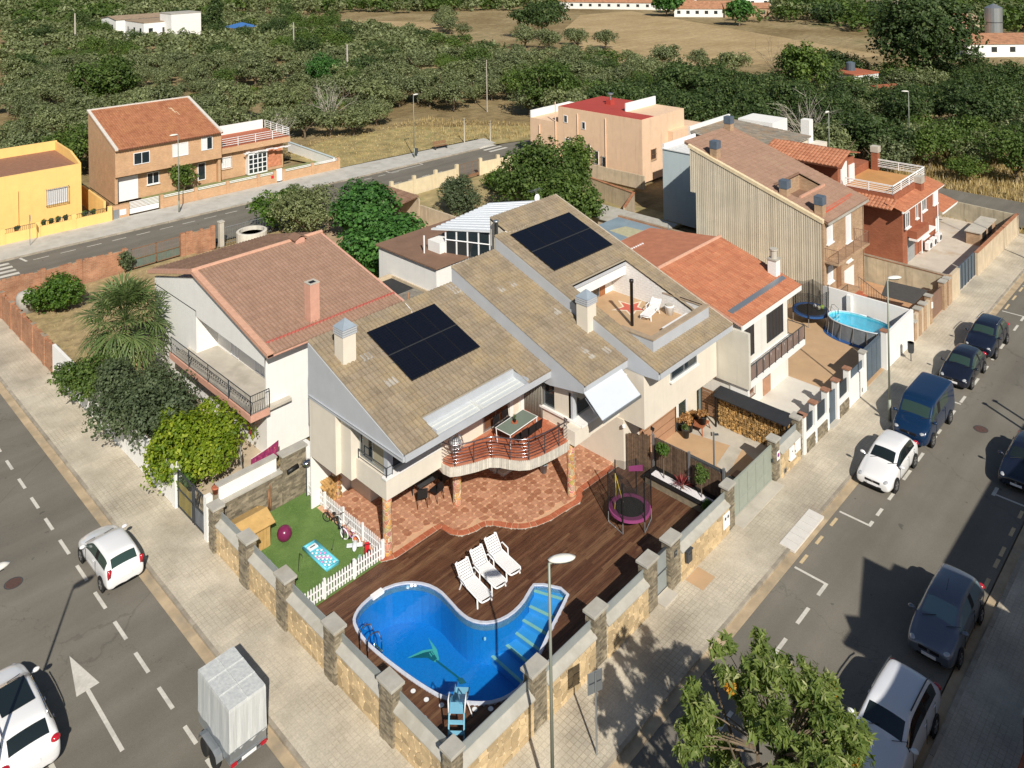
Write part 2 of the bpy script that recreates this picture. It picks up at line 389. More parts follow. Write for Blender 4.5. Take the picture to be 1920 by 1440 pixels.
for y0,y1 in[(25.45,26.6),(27.6,28.7),(29.8,30.9),(32,33.1),(23.3,24.42),(21.05,22.33),(18.81,20.05),(16.62,17.86),(14.43,15.66),(12.28,13.53),(10.15,11.37),(8.28,9.19),(6.65,7.5),(4.6,5.6)]:
 mk.quad((-4.59,y0,PZ),(-4.45,y0,PZ),(-4.45,y1,PZ),(-4.59,y1,PZ))
for y0,y1 in[(10.2,11.15),(8.2,9.2),(6.2,7.2)]:mk.quad((-8.27,y0,PZ),(-8.11,y0,PZ),(-8.11,y1,PZ),(-8.27,y1,PZ))
mk.add([(-6.33,15.25,PZ),(-6.74,13.18,PZ),(-5.95,13.18,PZ)],[(0,1,2)]);mk.quad((-6.43,9.87,PZ),(-6.29,9.87,PZ),(-6.29,13.175,PZ),(-6.43,13.175,PZ))
for i in range(12):
 x0=5.3+i*2.17;x1=x0+1.25;y=lambda x:fsy(x,-1.35)
 mk.quad((x0,y(x0)-.06,PZ),(x1,y(x1)-.06,PZ),(x1,y(x1)+.06,PZ),(x0,y(x0)+.06,PZ))
for i in range(4):
 x0=37.5+i*1.9;x1=x0+1.0;y=lambda x:fsy(x,-1.05)
 mk.quad((x0,y(x0)-.06,PZ),(x1,y(x1)-.06,PZ),(x1,y(x1)+.06,PZ),(x0,y(x0)+.06,PZ))
for x0 in(40.6,42.6,44.6,46.5):mk.quad((x0,56.0-.05*(x0-40)-.06,PZ),(x0+1.1,55.95-.05*(x0-40)-.06,PZ),(x0+1.1,55.95-.05*(x0-40)+.06,PZ),(x0,56.0-.05*(x0-40)+.06,PZ))
mk.quad((43.1,59.95,PZ),(48.2,59.85,PZ),(48.2,59.97,PZ),(43.1,60.07,PZ));mk.quad((43.05,60.0,PZ),(43.2,60.0,PZ),(43.3,61.4,PZ),(43.15,61.4,PZ));mk.quad((48.1,59.95,PZ),(48.25,59.95,PZ),(48.2,61.0,PZ),(48.05,61.0,PZ))
for k in range(3):mk.quad((57.9,59.95-k*1.08,PZ),(61.0,59.85-k*1.08,PZ),(61.0,60.35-k*1.08,PZ),(57.9,60.45-k*1.08,PZ))
for k in range(7):mk.quad((.3,62.3-k*1.0,PZ),(3.6,62.1-k*1.0,PZ),(3.6,62.6-k*1.0,PZ),(.3,62.8-k*1.0,PZ))
mk.quad((4.5,63.0,PZ),(4.7,63.0,PZ),(4.9,61.7,PZ),(4.7,61.7,PZ))
struct('road_markings',mk,M_PAINT)
my=MB()
for a in[(17.25,17.9),(18.81,19.47),(20.38,21.06),(50.72,51.79),(52.76,53.79),(54.78,55.79)]:my.quad((a[0],-3.18,PZ),(a[1],-3.18,PZ),(a[1],-3.04,PZ),(a[0],-3.04,PZ))
for a in[(19.0,19.8),(21.06,21.8),(22.64,23.3),(23.54,24.28),(25.22,25.91),(26.78,27.43),(29.2,30)]:my.quad((a[0],-9.35,PZ),(a[1],-9.35,PZ),(a[1],-9.2,PZ),(a[0],-9.2,PZ))
struct('yellow_markings',my,M_PAINTY)
def cover(x,y,r,lab,square=None,z=RZ,rz=0):
 t=thing('manhole_cover',lab,'manhole cover',(x,y,z),rz)
 m=MB()
 if square:
  m.box(-square[0]/2,-square[1]/2,-.02,square[0]/2,square[1]/2,.012);m.build('plate',M_IRON,t,world=False)
  f=MB()
  for sx in(-1,1):f.box(sx*square[0]/2,-square[1]/2-.03,-.02,sx*(square[0]/2+.03),square[1]/2+.03,.008)
  for sy in(-1,1):f.box(-square[0]/2,sy*square[1]/2,-.02,square[0]/2,sy*(square[1]/2+.03),.008)
  f.build('frame',M_CONC,t,world=False)
 else:
  m.lathe([(r*.86,-.02),(r*.86,.01)],n=24);m.build('plate',M_IRON,t,world=False)
  f=MB();f.lathe([(r,-.02),(r,.008),(r*.9,.008),(r*.9,-.02)],n=24);f.build('frame',M_DARK,t,world=False)
  k=MB()
  for a in range(6):k.obox((cos(a*pi/3)*r*.45,sin(a*pi/3)*r*.45,.012),(r*.5,.03,.01),a*pi/3)
  k.build('ribs',M_IRON,t,world=False)
cover(33.3,-6.0,.36,'round iron manhole cover in the middle of the right-hand street')
cover(-6.75,20.98,.36,'round iron manhole cover in the left-hand street at the photo edge')
cover(24.47,-1.99,0,'rusty rectangular cover in the pavement beside the white hatchback',(.5,.34))
cover(-2.0+.0,16.04,0,'rusty rectangular cover in the pavement behind the small white car',(.34,.5))
cover(30.7,-11.4,0,'dark rectangular drain cover in the shaded far pavement',(.6,.4))
cover(17.6,fsy(17.6,.7),0,'dark rectangular drain cover in the pavement by the brick fence',(.6,.35))
cover(42.8,-1.3,0,'small pale access cover in the pavement beyond the parked blue van',(.4,.3))
def tile_roof(o,u,v,nu,nv,mat,parent,name='roof_tiles',lift=.085,seg=3,holes=None,world=True,jit=.004):
 """courses of barrel tiles on a plane: o top-left corner, u along the eave, v down the slope"""
 o=Vector(o);u=Vector(u);v=Vector(v);nrm=u.cross(v).normalized()
 if nrm.z<0:nrm=-nrm
 m=MB();du=u/nu;dv=v/nv
 for j in range(nv):
  for i in range(nu):
   if holes:
    cu,cv=(i+.5)/nu,(j+.5)/nv
    if any(h[0]<cu<h[2]and h[1]<cv<h[3]for h in holes):continue
   m.ct=min(1,max(0,random.gauss(.5,.2)))
   b=o+du*i+dv*j;k=rnd(-jit,jit);
   prof=[(0,0),(.18,.75),(.5,1),(.82,.75),(1,0)]if seg>2 else[(0,0),(.5,1),(1,0)]
   top=[b+du*a+nrm*(lift*h*.8+.01+k)for a,h in prof]
   bot=[b+dv*1.12+du*a+nrm*(lift*h+.035+k)for a,h in prof]
   n=len(prof);vs=top+bot+[bot[0]-nrm*.03,bot[-1]-nrm*.03]
   m.add(vs,[(q,q+n,q+n+1,q+1)for q in range(n-1)]+[tuple([2*n]+[n+q for q in range(n)]+[2*n+1])])
 return m.build(name,mat,parent,kind='stuff',world=world)
def window(parent,c,axis,w,h,frame=M_WHITEM,glass=M_GLASS,panes=2,depth=.06,out=1,shutter=None,sill=None,fw=.06,grille=None,name='window'):
 """c = centre on the wall face (local to the thing's world), axis 'x' (wall runs along x, faces out*-y) or 'y' (runs along y, faces out*-x)"""
 def B(m,a0,a1,z0,z1,d0,d1):
  if axis=='x':m.box(c[0]+a0,c[1]-out*d0,c[2]+z0,c[0]+a1,c[1]-out*d1,c[2]+z1)
  else:m.box(c[0]-out*d0,c[1]+a0,c[2]+z0,c[0]-out*d1,c[1]+a1,c[2]+z1)
  return m
 f=MB()
 B(f,-w/2,-w/2+fw,-h/2,h/2,-.02,depth);B(f,w/2-fw,w/2,-h/2,h/2,-.02,depth)
 B(f,-w/2+fw,w/2-fw,h/2-fw,h/2,-.02,depth);B(f,-w/2+fw,w/2-fw,-h/2,-h/2+fw,-.02,depth)
 for k in range(1,panes):
  a=-w/2+w*k/panes;B(f,a-fw*.45,a+fw*.45,-h/2+fw,h/2-fw,-.02,depth*.8)
 fo=f.build(name,frame,parent)
 for k in range(panes):
  a0=-w/2+w*k/panes+fw*.45;a1=-w/2+w*(k+1)/panes-fw*.45
  mt=shutter if(shutter and(shutter is not True))else glass
  if isinstance(glass,list):mt=glass[k%len(glass)]
  B(MB(),max(a0,-w/2+fw),min(a1,w/2-fw),-h/2+fw,h/2-fw,0,.015).build('shutter' if mt in SHUT else 'pane',mt,fo)
 if sill:B(MB(),-w/2-.08,w/2+.08,-h/2-.09,-h/2-.002,-.02,.16).build('sill',sill,fo)
 if grille:
  q=MB();n=max(3,int(w/.13))
  for k in range(n+1):
   a=-w/2-.04+(w+.08)*k/n;B(q,a-.01,a+.01,-h/2-.12,h/2+.06,.16,.18)
  for z in(-h/2-.12,h/2+.04,0):B(q,-w/2-.05,w/2+.05,z,z+.025,.155,.185)
  for a in(-w/2-.04,w/2+.02):B(q,a,a+.02,-h/2-.11,-h/2-.09,0,.17);B(q,a,a+.02,h/2+.04,h/2+.06,0,.17)
  q.build('grille',grille,fo)
 return fo
def slatmat(name,c,pitch=.05):
 t=NT(name,.5);wv=t.N('ShaderNodeTexWave',wave_type='BANDS',bands_direction='Z');wv.inputs['Scale'].default_value=.314/pitch
 t.L(t.pos(),wv.inputs['Vector']);t.col(t.ramp(wv.outputs['Fac'],[(.2,mul(c,.8)),(.6,c)]));t.bump(wv.outputs['Fac'],.5,.01);return t.m
M_SHW=slatmat('white_slatted_shutter',(.80,.80,.80));M_SHD=slatmat('dark_slatted_shutter',(.055,.045,.04),.07)
SHUT=(M_SHW,M_SHD)
def railing(name,parent,pts,z0,h,mat,nrails=0,balusters=.12,post=1.6,r=.018,world=True,toprail=None,kind_parts=True):
 """posts, top rail and either balusters or horizontal rails along a polyline"""
 rl=MB();bl=MB();ps=[]
 for a,b in zip(pts[:-1],pts[1:]):
  a=Vector((a[0],a[1],z0));b=Vector((b[0],b[1],z0));L=(b-a).length
  rl.tube([a+Vector((0,0,h)),b+Vector((0,0,h))],r*1.3,5);rl.tube([a+Vector((0,0,.08)),b+Vector((0,0,.08))],r*.8,4)
  for k in range(nrails):rl.tube([a+Vector((0,0,.1+(h-.1)*(k+.5)/nrails)),b+Vector((0,0,.1+(h-.1)*(k+.5)/nrails))],r*.9,4)
  n=max(1,round(L/post))
  for k in range(n+1):q=a.lerp(b,k/n);ps.append(MB().tube([q,q+Vector((0,0,h))],r*1.3,5))
  if balusters:
   n=int(L/balusters)
   for k in range(1,n):q=a.lerp(b,k/n);bl.tube([q+Vector((0,0,.08)),q+Vector((0,0,h))],r*.55,4,cap=False)
 t=rl.build(name,mat,parent);[q.build('post',mat,t)for q in ps]
 if bl.v:bl.build('balusters',mat,t,kind='stuff')
 return t
def irregular(m,w,h,cell,gap=.012,th=.03,aspect=1.3):
 """list of irregular stone polygons (2D) filling w x h"""
 nx=max(1,round(w/(cell*aspect)));ny=max(1,round(h/cell));P={}
 for i in range(nx+1):
  for j in range(ny+1):
   x=w*i/nx;y=h*j/ny
   if 0<i<nx:x+=rnd(-.33,.33)*w/nx
   if 0<j<ny:y+=rnd(-.33,.33)*h/ny
   P[i,j]=(x,y)
 out=[]
 for i in range(nx):
  for j in range(ny):
   q=[P[i,j],P[i+1,j],P[i+1,j+1],P[i,j+1]]
   cxm=sum(a[0]for a in q)/4;cym=sum(a[1]for a in q)/4
   k=1-gap/min(w/nx,h/ny)*2
   q=[(cxm+(a[0]-cxm)*k,cym+(a[1]-cym)*k)for a in q]
   r=[]
   for a,b in zip(q,q[1:]+q[:1]):
    r.append((a[0]+(b[0]-a[0])*.14,a[1]+(b[1]-a[1])*.14));r.append((a[0]+(b[0]-a[0])*rnd(.8,.9),a[1]+(b[1]-a[1])*rnd(.8,.9)))
   out.append(r)
 return out
wall_parts=dict(n=0)
def wall_panel(p,axis,a0,a1,parent,z0=-.1,z1=1.22,stones=True):
 """core, yellow stones, bevelled coping and grey metal screen"""
 core=MB()
 if axis=='y':core.box(.02,a0,z0,.24,a1,z1)
 else:core.box(a0,.02,z0,a1,.24,z1)
 co=core.build('wall_core',M_GROUT,parent)
 for q in irregular(None,a1-a0,z1-z0-.02,.27,.008):
  m=MB();m.ct=rnd(0,1);th=rnd(.022,.036)
  if axis=='y':pts=[(.02,a0+x,z0+y+.01)for x,y in q];m.extr(pts,(-th,0,0))
  else:pts=[(a0+x,.02,z0+y+.01)for x,y in q];m.extr(pts,(0,-th,0))
  m.build('stone',M_YSTONE,co)
 c=MB()
 if axis=='y':c.add([(-.08,a0,z1),(-.08,a1,z1),(.3,a1,z1),(.3,a0,z1),(-.08,a0,z1+.04),(-.08,a1,z1+.04),(.2,a1,z1+.2),(.2,a0,z1+.2),(.3,a0,z1+.2),(.3,a1,z1+.2)],[(0,3,2,1),(0,1,5,4),(4,5,6,7),(7,6,9,8),(2,3,8,9),(0,4,7,8,3),(1,2,9,6,5)])
 else:c.add([(a0,-.08,z1),(a1,-.08,z1),(a1,.3,z1),(a0,.3,z1),(a0,-.08,z1+.04),(a1,-.08,z1+.04),(a1,.2,z1+.2),(a0,.2,z1+.2),(a0,.3,z1+.2),(a1,.3,z1+.2)],[(0,1,2,3),(0,4,5,1),(4,7,6,5),(7,8,9,6),(2,9,8,3),(0,3,8,7,4),(1,5,6,9,2)])
 c.build('coping',M_COPING,parent)
 s=MB()
 if axis=='y':s.box(.22,a0,z1+.2,.26,a1,z1+.5);s.box(.26,(a0+a1)/2-.05,z1+.3,.33,(a0+a1)/2+.05,z1+.42)
 else:s.box(a0,.22,z1+.2,a1,.26,z1+.52);s.box((a0+a1)/2-.05,.26,z1+.32,(a0+a1)/2+.05,.33,z1+.44)
 s.build('screen',M_SCREEN,parent)
def slate_faces(x0,y0,x1,y1,z0,z1,rows=.075,ln=.26):
 m=MB();per=[((x0,y0),(x1,y0)),((x1,y0),(x1,y1)),((x1,y1),(x0,y1)),((x0,y1),(x0,y0))]
 nr=int((z1-z0)/rows)
 for j in range(nr):
  z=z0+j*rows
  for(ax,ay),(bx,by)in per:
   L=sqrt((bx-ax)**2+(by-ay)**2);n=max(1,round(L/ln));off=0 if j%2 else.5;cuts=[0]+[min(1,max(0,(k+off+rnd(-.2,.2))/n))for k in range(n)]+[1]
   cuts=sorted(set(cuts));nx,ny=(by-ay)/L,-(bx-ax)/L
   for c0,c1 in zip(cuts[:-1],cuts[1:]):
    if c1-c0<.03:continue
    m.ct=rnd(0,1);d=rnd(.008,.035);e=.004/L
    p=[(ax+(bx-ax)*(c0+e),ay+(by-ay)*(c0+e)),(ax+(bx-ax)*(c1-e),ay+(by-ay)*(c1-e))]
    q=[(x+nx*d,y+ny*d)for x,y in p]
    v=[(p[0][0],p[0][1],z+.004),(q[0][0],q[0][1],z+.004),(q[1][0],q[1][1],z+.004),(p[1][0],p[1][1],z+.004),(p[0][0],p[0][1],z+rows-.004),(q[0][0],q[0][1],z+rows-.004),(q[1][0],q[1][1],z+rows-.004),(p[1][0],p[1][1],z+rows-.004)]
    m.add(v,[(1,2,6,5),(4,5,6,7),(0,1,5,4),(2,3,7,6),(0,3,2,1)])
 return m
def gate_pillar(parent,cx,cy,sx,sy,h=1.9,cap=.1):
 s=box('pillar',M_SLATE,parent,cx-sx/2,cy-sy/2,-.12,cx+sx/2,cy+sy/2,h)
 slate_faces(cx-sx/2,cy-sy/2,cx+sx/2,cy+sy/2,-.1,h-.01).build('slate_cladding',M_SLATE,s,kind='stuff')
 k=MB();k.box(cx-sx/2-.08,cy-sy/2-.08,h,cx+sx/2+.08,cy+sy/2+.08,h+cap);k.build('cap',M_COPING,s,bevel=.008)
gw=thing('garden_wall','long yellow stone garden wall with slate pillars along the left street, beside the playhouse lawn','wall',(0,8,0))
LP=[3.49,6.91,10.35,13.43,16.32]
for i,y in enumerate(LP):gate_pillar(gw,.12,y,.42,.70 if i<4 else.5)
edges=[.22]+LP
for i in range(5):wall_panel(None,'y',edges[i]+.355,edges[i+1]-(.355 if i<4 else.255),gw)
gw2=thing('garden_wall','yellow stone garden wall with slate pillars along the right street, from the corner to the entrance gate','wall',(5,0,0))
gate_pillar(gw2,.01,.19,.44,.42)
for x in(3.89,7.28,10.66):gate_pillar(gw2,x,.27,.70,.42)
for a,b in((.235,3.535),(4.245,6.925),(7.635,10.305)):wall_panel(None,'x',a,b,gw2)
gw3=thing('garden_wall','yellow stone garden wall with letterbox between the entrance gate and the grey driveway gate','wall',(14.6,0,0))
gate_pillar(gw3,12.34,.27,.72,.42);gate_pillar(gw3,16.98,.24,.58,.34)
wall_panel(None,'x',12.705,16.685,gw3)
gw4=thing('garden_wall','short yellow stone wall with meter boxes right of the grey driveway gate','wall',(23,0,0))
gate_pillar(gw4,21.6,.3,.42,.40,1.95);gate_pillar(gw4,24.2,.3,.42,.40,1.95)
wall_panel(None,'x',21.815,23.985,gw4)
t=thing('letterbox','black letterbox on the yellow wall beside the entrance pillar','letterbox',(13.08,-.1,.95))
m=MB();m.box(12.92,-.2,.72,13.26,-.02,1.2);m.build('box',M_DARK,t,bevel=.02);m=MB();m.box(12.88,-.22,1.2,13.3,-.02,1.24);m.build('lid',M_DARK,t)
box('slot',M_BLACK,t,12.98,-.206,1.08,13.2,-.2,1.11)
t=thing('intercom','small dark intercom on the slate pillar right of the entrance gate','intercom',(12.3,.03,1.4));box('plate',M_DARK,t,12.22,.0,1.3,12.4,.03,1.52);box('speaker',M_STEEL,t,12.27,-.008,1.42,12.35,0,1.48)
t=thing('meter_box','white meter box with two small windows at the end of the yellow wall','meter box',(16.4,-.04,.7))
box('door',M_WHITEP,t,16.08,-.07,.42,16.62,-.02,1.06,bevel=.01)
for k in(0,1):box('window',M_GLASS,t,16.16+k*.24,-.08,.82,16.28+k*.24,-.07,.94)
t=thing('meter_box','white meter box with a sloping lid on the wall right of the driveway gate','meter box',(23.0,-.05,.8))
box('door',M_WHITEP,t,22.62,-.1,.62,23.12,-.02,1.14,bevel=.01);box('lid',M_WHITEP,t,22.58,-.16,.56,23.16,-.02,.61);box('lock',M_BLACK,t,22.84,-.11,.9,22.9,-.1,.96)
t=thing('meter_box','larger white cabinet door beside the far pillar of the driveway wall','meter box',(23.6,-.05,.9));box('door',M_WHITEP,t,23.3,-.06,.58,23.9,-.02,1.25,bevel=.01);box('hinge',M_STEEL,t,23.28,-.07,.7,23.31,-.02,.78)
t=thing('vent_cover','small grey vent low in the yellow wall beside the no parking sign','vent',(22.2,-.04,.2));box('frame',M_STEEL,t,22.08,-.03,.1,22.34,-.015,.36);box('louvres',M_DARK,t,22.11,-.036,.14,22.31,-.03,.32)
t=thing('no_parking_sign','small white sign with a red and blue no parking disc on the driveway pillar','sign',(21.6,.04,1.45))
box('plate',M_WHITEP,t,21.46,.035,1.02,21.74,.05,1.46)
M_RED=plain('red_paint',(.55,.02,.03),.5,var=.05,bump=0);M_BLUE=plain('blue_paint',(.02,.06,.38),.5,var=.05,bump=0)
MB().lathe([(.1,-.035),(.1,-.03)],(21.6,0,1.26),20,'y').build('red_ring',M_RED,t);MB().lathe([(.07,-.03),(.07,-.022)],(21.6,0,1.26),20,'y').build('blue_disc',M_BLUE,t)
MB().obox((21.6,.02,1.26),(.15,.006,.022),0,0,radians(45)).build('red_bar',M_RED,t)
t=thing('entrance_gate','narrow grey metal door between the two closest slate pillars','gate',(11.5,.25,0))
box('panel',M_SCREEN,t,11.05,.24,.12,11.94,.29,1.72);m=MB()
for z in(.1,.9,1.7):m.box(11.03,.22,z,11.96,.31,z+.05)
m.build('frame',M_DARK,t);box('handle',M_STEEL,t,11.84,.18,.9,11.9,.24,.94);box('step',M_CONC,t,11.03,-.3,0,11.96,.6,.09);box('threshold',M_CONC,t,11.02,.2,.09,11.97,.4,.13)
t=thing('driveway_gate','wide grey green sliding metal gate of eight panels between slate pillars','gate',(19.3,.3,0))
M_GATE=plain('grey_green_metal',(.30,.33,.28),.5,var=.06,bump=0)
m=MB();m.box(17.3,.27,1.66,21.36,.35,1.76);m.box(17.3,.27,.05,21.36,.35,.12);m.box(17.3,.28,.62,21.36,.34,.67)
for k in range(6):x=17.3+k*.812;m.box(x-.0,.27,.12,x+.05,.35,1.66)
m.build('frame',M_GATE,t)
for k in range(5):
 x=17.35+k*.812
 for z0,z1 in((.125,.615),(.675,1.655)):box('panel',M_GATE,t,x+.005,.29,z0,x+.755,.32,z1)
box('lock',M_DARK,t,21.28,.2,.95,21.4,.27,1.1)
PO=[(1.94,8.14),(2.15,8.49),(2.59,8.74),(3.27,8.84),(4.08,8.72),(4.71,8.33),(5.14,7.73),(5.30,7.08),(5.23,6.39),(5.12,5.65),(5.15,5.02),(5.43,4.49),(5.89,4.14),(6.51,3.97),(7.27,4.02),(7.94,4.24),(8.35,4.37),(9.00,3.12),(8.19,2.82),(7.00,2.42),(6.24,2.12),(5.41,1.82),(4.51,1.56),(3.80,1.65),(3.21,1.98),(2.72,2.55),(2.29,3.26),(2.08,4.22),(1.93,5.27),(1.82,6.43),(1.80,7.37)]
def smooth(P,k=2,keep=()):
 for _ in range(k):
  Q=[]
  n=len(P)
  for i in range(n):
   a,b=P[i],P[(i+1)%n];Q.append((.75*a[0]+.25*b[0],.75*a[1]+.25*b[1]));Q.append((.25*a[0]+.75*b[0],.25*a[1]+.75*b[1]))
  P=Q
 return P
POOL=smooth(PO,1)
def inside(x,y,P):
 c=False;n=len(P)
 for i in range(n):
  x1,y1=P[i];x2,y2=P[(i+1)%n]
  if(y1>y)!=(y2>y)and x<(x2-x1)*(y-y1)/(y2-y1)+x1:c=not c
 return c
def offset(P,d):
 n=len(P);out=[]
 for i in range(n):
  a,b,c=Vector(P[i-1]),Vector(P[i]),Vector(P[(i+1)%n]);t=(c-a).normalized();out.append((b.x-t.y*d,b.y+t.x*d))
 return out
def spans(y,P):
 xs=[]
 n=len(P)
 for i in range(n):
  x1,y1=P[i];x2,y2=P[(i+1)%n]
  if(y1>y)!=(y2>y):xs.append((x2-x1)*(y-y1)/(y2-y1)+x1)
 xs.sort();return list(zip(xs[::2],xs[1::2]))
def M_deck():
 t=NT('deck_wood',.55,spec=.35)
 col=t.ramp(t.tint(),[(0,(.075,.032,.018)),(.7,(.115,.052,.028)),(1,(.16,.085,.045))])
 n=t.noise(1.0,5,.65,sc=(1.2,14,1));col=t.mix(1.0,col,t.ramp(n,[(.3,(.62,)*3),(.68,(1.35,)*3)]),'MULTIPLY')
 n=t.noise(.8,5,.6);col=t.mix(t.math('MULTIPLY',t.g(n,.5,.75),.4),col,(.21,.12,.065))
 t.col(col);t.bump(t.noise(8,3,.6,sc=(1,14,1)),.3,.01);return t.m
M_DECK=M_deck()
deck_z=.06
PC=[(4.62,10.2),(4.75,10.1),(5.22,9.85),(6.5,9.84),(7.78,9.83),(7.83,9.2),(8.1,8.75),(8.62,8.52),(9.29,8.42),(9.6,8.12),(9.99,7.45),(10.32,7.02),(10.92,6.66),(11.67,6.43),(12.62,6.34),(13.5,6.2),(13.95,6.42),(14.1,6.65),(14.83,6.62),(17.0,6.55)]
def patio_y(x):
 if x<4.62:return 99
 for(x1,y1),(x2,y2)in zip(PC[:-1],PC[1:]):
  if x1<=x<=x2 and x2>x1:return y1+(y2-y1)*(x-x1)/(x2-x1)
 return 99
deck=tag(bpy.data.objects.new('deck',None),kind='structure');COL.objects.link(deck)
m=MB();y=.28;PL=offset(POOL,-.0)
if sum(POOL[i][0]*POOL[(i+1)%len(POOL)][1]-POOL[(i+1)%len(POOL)][0]*POOL[i][1]for i in range(len(POOL)))>0:POOLO=offset(POOL,-.12)
else:POOLO=offset(POOL,.12)
while y<10.2:
 yc=y+.06;segs=[]
 x1=17.7
 hole=spans(yc,POOLO)
 xs=[.28]+[q for h in hole for q in h]+[x1]
 for a,b in zip(xs[::2],xs[1::2]):
  x=a
  while x<b-.02:
   L=min(b-x,rnd(1.8,3.2));e=x+L
   cuts=[x,e]
   k=x;run=None
   while k<e-1e-4:
    k2=min(e,k+.1)
    ok=yc<patio_y((k+k2)/2)-.0 or(k+k2)/2<4.62
    if ok and run is None:run=k
    if(not ok or k2>=e-1e-4)and run is not None:
     en=k if not ok else k2
     if en-run>.03:
      m.ct=rnd(0,1);m.box(run+.003,y+.003,-.1,en-.003,y+.117,deck_z+rnd(-.002,.002),True)
     run=None
    k=k2
   x=e
 y+=.12
m.build('deck_boards',M_DECK,deck,kind='stuff')
pool=thing('swimming_pool','free form blue swimming pool sunk into the dark wooden deck','swimming pool',(5,5,0))
M_COPEW=plain('pool_coping',(.55,.58,.66),.5,var=.12,scale=6)
def poolwall():
 t=NT('pool_liner',.5);n=t.noise(9,3,.6);t.col(t.ramp(n,[(.3,(.010,.20,.52)),(.7,(.016,.25,.60))]));return t.m
M_LINER=poolwall()
m=MB();n=len(POOL)
for i in range(n):
 a,b,c,d=POOL[i],POOL[(i+1)%n],POOLO[(i+1)%n],POOLO[i]
 z=.10
 m.add([(a[0],a[1],z),(b[0],b[1],z),(c[0],c[1],z-.01),(d[0],d[1],z-.01),(a[0],a[1],-.2),(b[0],b[1],-.2),(c[0],c[1],-.1),(d[0],d[1],-.1)],[(0,1,2,3),(0,4,5,1),(3,2,6,7)])
m.build('rim',M_COPEW,pool)
m=MB();zf=-1.55
m.sheet(POOL,zf)
for i in range(n):a,b=POOL[i],POOL[(i+1)%n];m.quad((a[0],a[1],zf),(b[0],b[1],zf),(b[0],b[1],.05),(a[0],a[1],.05))
m.build('liner',M_LINER,pool)
st=[((8.18,4.36),(8.75,2.98)),((7.67,4.12),(7.95,2.85)),((7.17,4.03),(7.34,2.65)),((6.71,4.0),(6.77,2.45)),((6.23,4.05),(6.20,2.2)),((5.65,4.3),(5.59,1.95))]
M_STEP=plain('step_liner',(.10,.36,.66),.5,var=.05,bump=0);M_NOSE=plain('step_nosing',(.62,.60,.42),.6,var=.06,bump=0)
top=((8.6,4.5),(9.05,3.1))
for i,(a,b)in enumerate(st):
 z=-.12-.22*i;pa,pb=(top if i==0 else st[i-1])
 m=MB();m.prism([a,b,pb,pa],-1.54,z);so_=m.build('step',M_STEP,pool)
 m=MB();dx=-.05;m.prism([(a[0]-.02,a[1]),(b[0]-.02,b[1]),(b[0]+.1,b[1]),(a[0]+.1,a[1])],z-.02,z+.012);m.build('nosing',M_NOSE,so_)
wt=NT('pool_water',.04,spec=.5)
gl=wt.N('ShaderNodeBsdfGlossy');gl.inputs['Roughness'].default_value=.03;tr=wt.N('ShaderNodeBsdfTransparent');tr.inputs[0].default_value=(.56,.86,.96,1)
fr=wt.N('ShaderNodeLayerWeight');fr.inputs[0].default_value=.5;bm=wt.N('ShaderNodeBump');bm.inputs['Strength'].default_value=.25;bm.inputs['Distance'].default_value=.03
wt.L(wt.noise(2.2,3,.5),bm.inputs['Height']);wt.L(bm.outputs[0],gl.inputs['Normal']);
ms=wt.N('ShaderNodeMixShader');wt.L(wt.math('ADD',wt.math('MULTIPLY',wt.math('POWER',fr.outputs['Facing'],4.0),.9),.02),ms.inputs[0]);wt.L(tr.outputs[0],ms.inputs[1]);wt.L(gl.outputs[0],ms.inputs[2]);wt.L(ms.outputs[0],wt.n.nodes['Material Output'].inputs[0])
M_WATER=wt.m
MB().sheet(POOL,-.02).build('water',M_WATER,pool)
M_GTL=plain('light_green_mosaic',(.16,.50,.36),.6,var=.08,bump=0);M_GTD=plain('dark_green_mosaic',(.012,.13,.13),.6,var=.08,bump=0)
gm=MB();G=lambda P,z:gm.sheet(P,z)
gm.cm=0;G([(4.75,7.12),(4.52,6.55),(4.2,6.8),(3.55,6.98),(4.15,6.42),(4.18,6.0),(4.38,5.98),(4.62,6.4)],zf+.01)
gm.cm=1;G([(4.44,6.5),(4.15,6.68),(3.62,6.9),(4.1,6.38),(4.16,6.08),(4.34,6.06)],zf+.015)
gm.cm=1;gm.sheet([(4.22,6.05),(4.30,6.05),(4.4,4.75),(4.32,4.75)],zf+.014);gm.sheet([(4.27,4.8),(4.46,4.72),(4.42,4.42),(4.2,4.55)],zf+.016)
gm.cm=0;gm.sheet([(4.24,6.3),(4.28,6.3),(4.32,6.5),(4.28,6.5)],zf+.02);gm.sheet([(4.33,6.3),(4.37,6.3),(4.41,6.5),(4.37,6.5)],zf+.02)
gm.build('guitar_mosaic',[M_GTL,M_GTD],pool)
box('skimmer',M_WHITEP,pool,3.2,8.72,.0,3.75,8.95,.115)
for x,y in((8.62,3.45),(5.32,4.3)):MB().lathe([(.05,-.05),(.05,.01)],(x,y,-.3),12).build('pool_light',M_WHITEP,pool)
t=thing('pool_ladder','chrome pool ladder over the left rim of the swimming pool','ladder',(1.85,6.9,0))
for y in(6.55,7.05):MB().tube([(1.35,y,.06),(1.35,y,.75),(1.45,y,.88),(1.6,y,.9),(1.85,y,.8),(2.0,y,.4),(2.02,y,-.6)],.024,6).build('rail',M_CHROME,t)
for z in(-.1,-.35):box('rung',M_CHROME,t,1.98,6.55,z,2.06,7.05,z+.03)
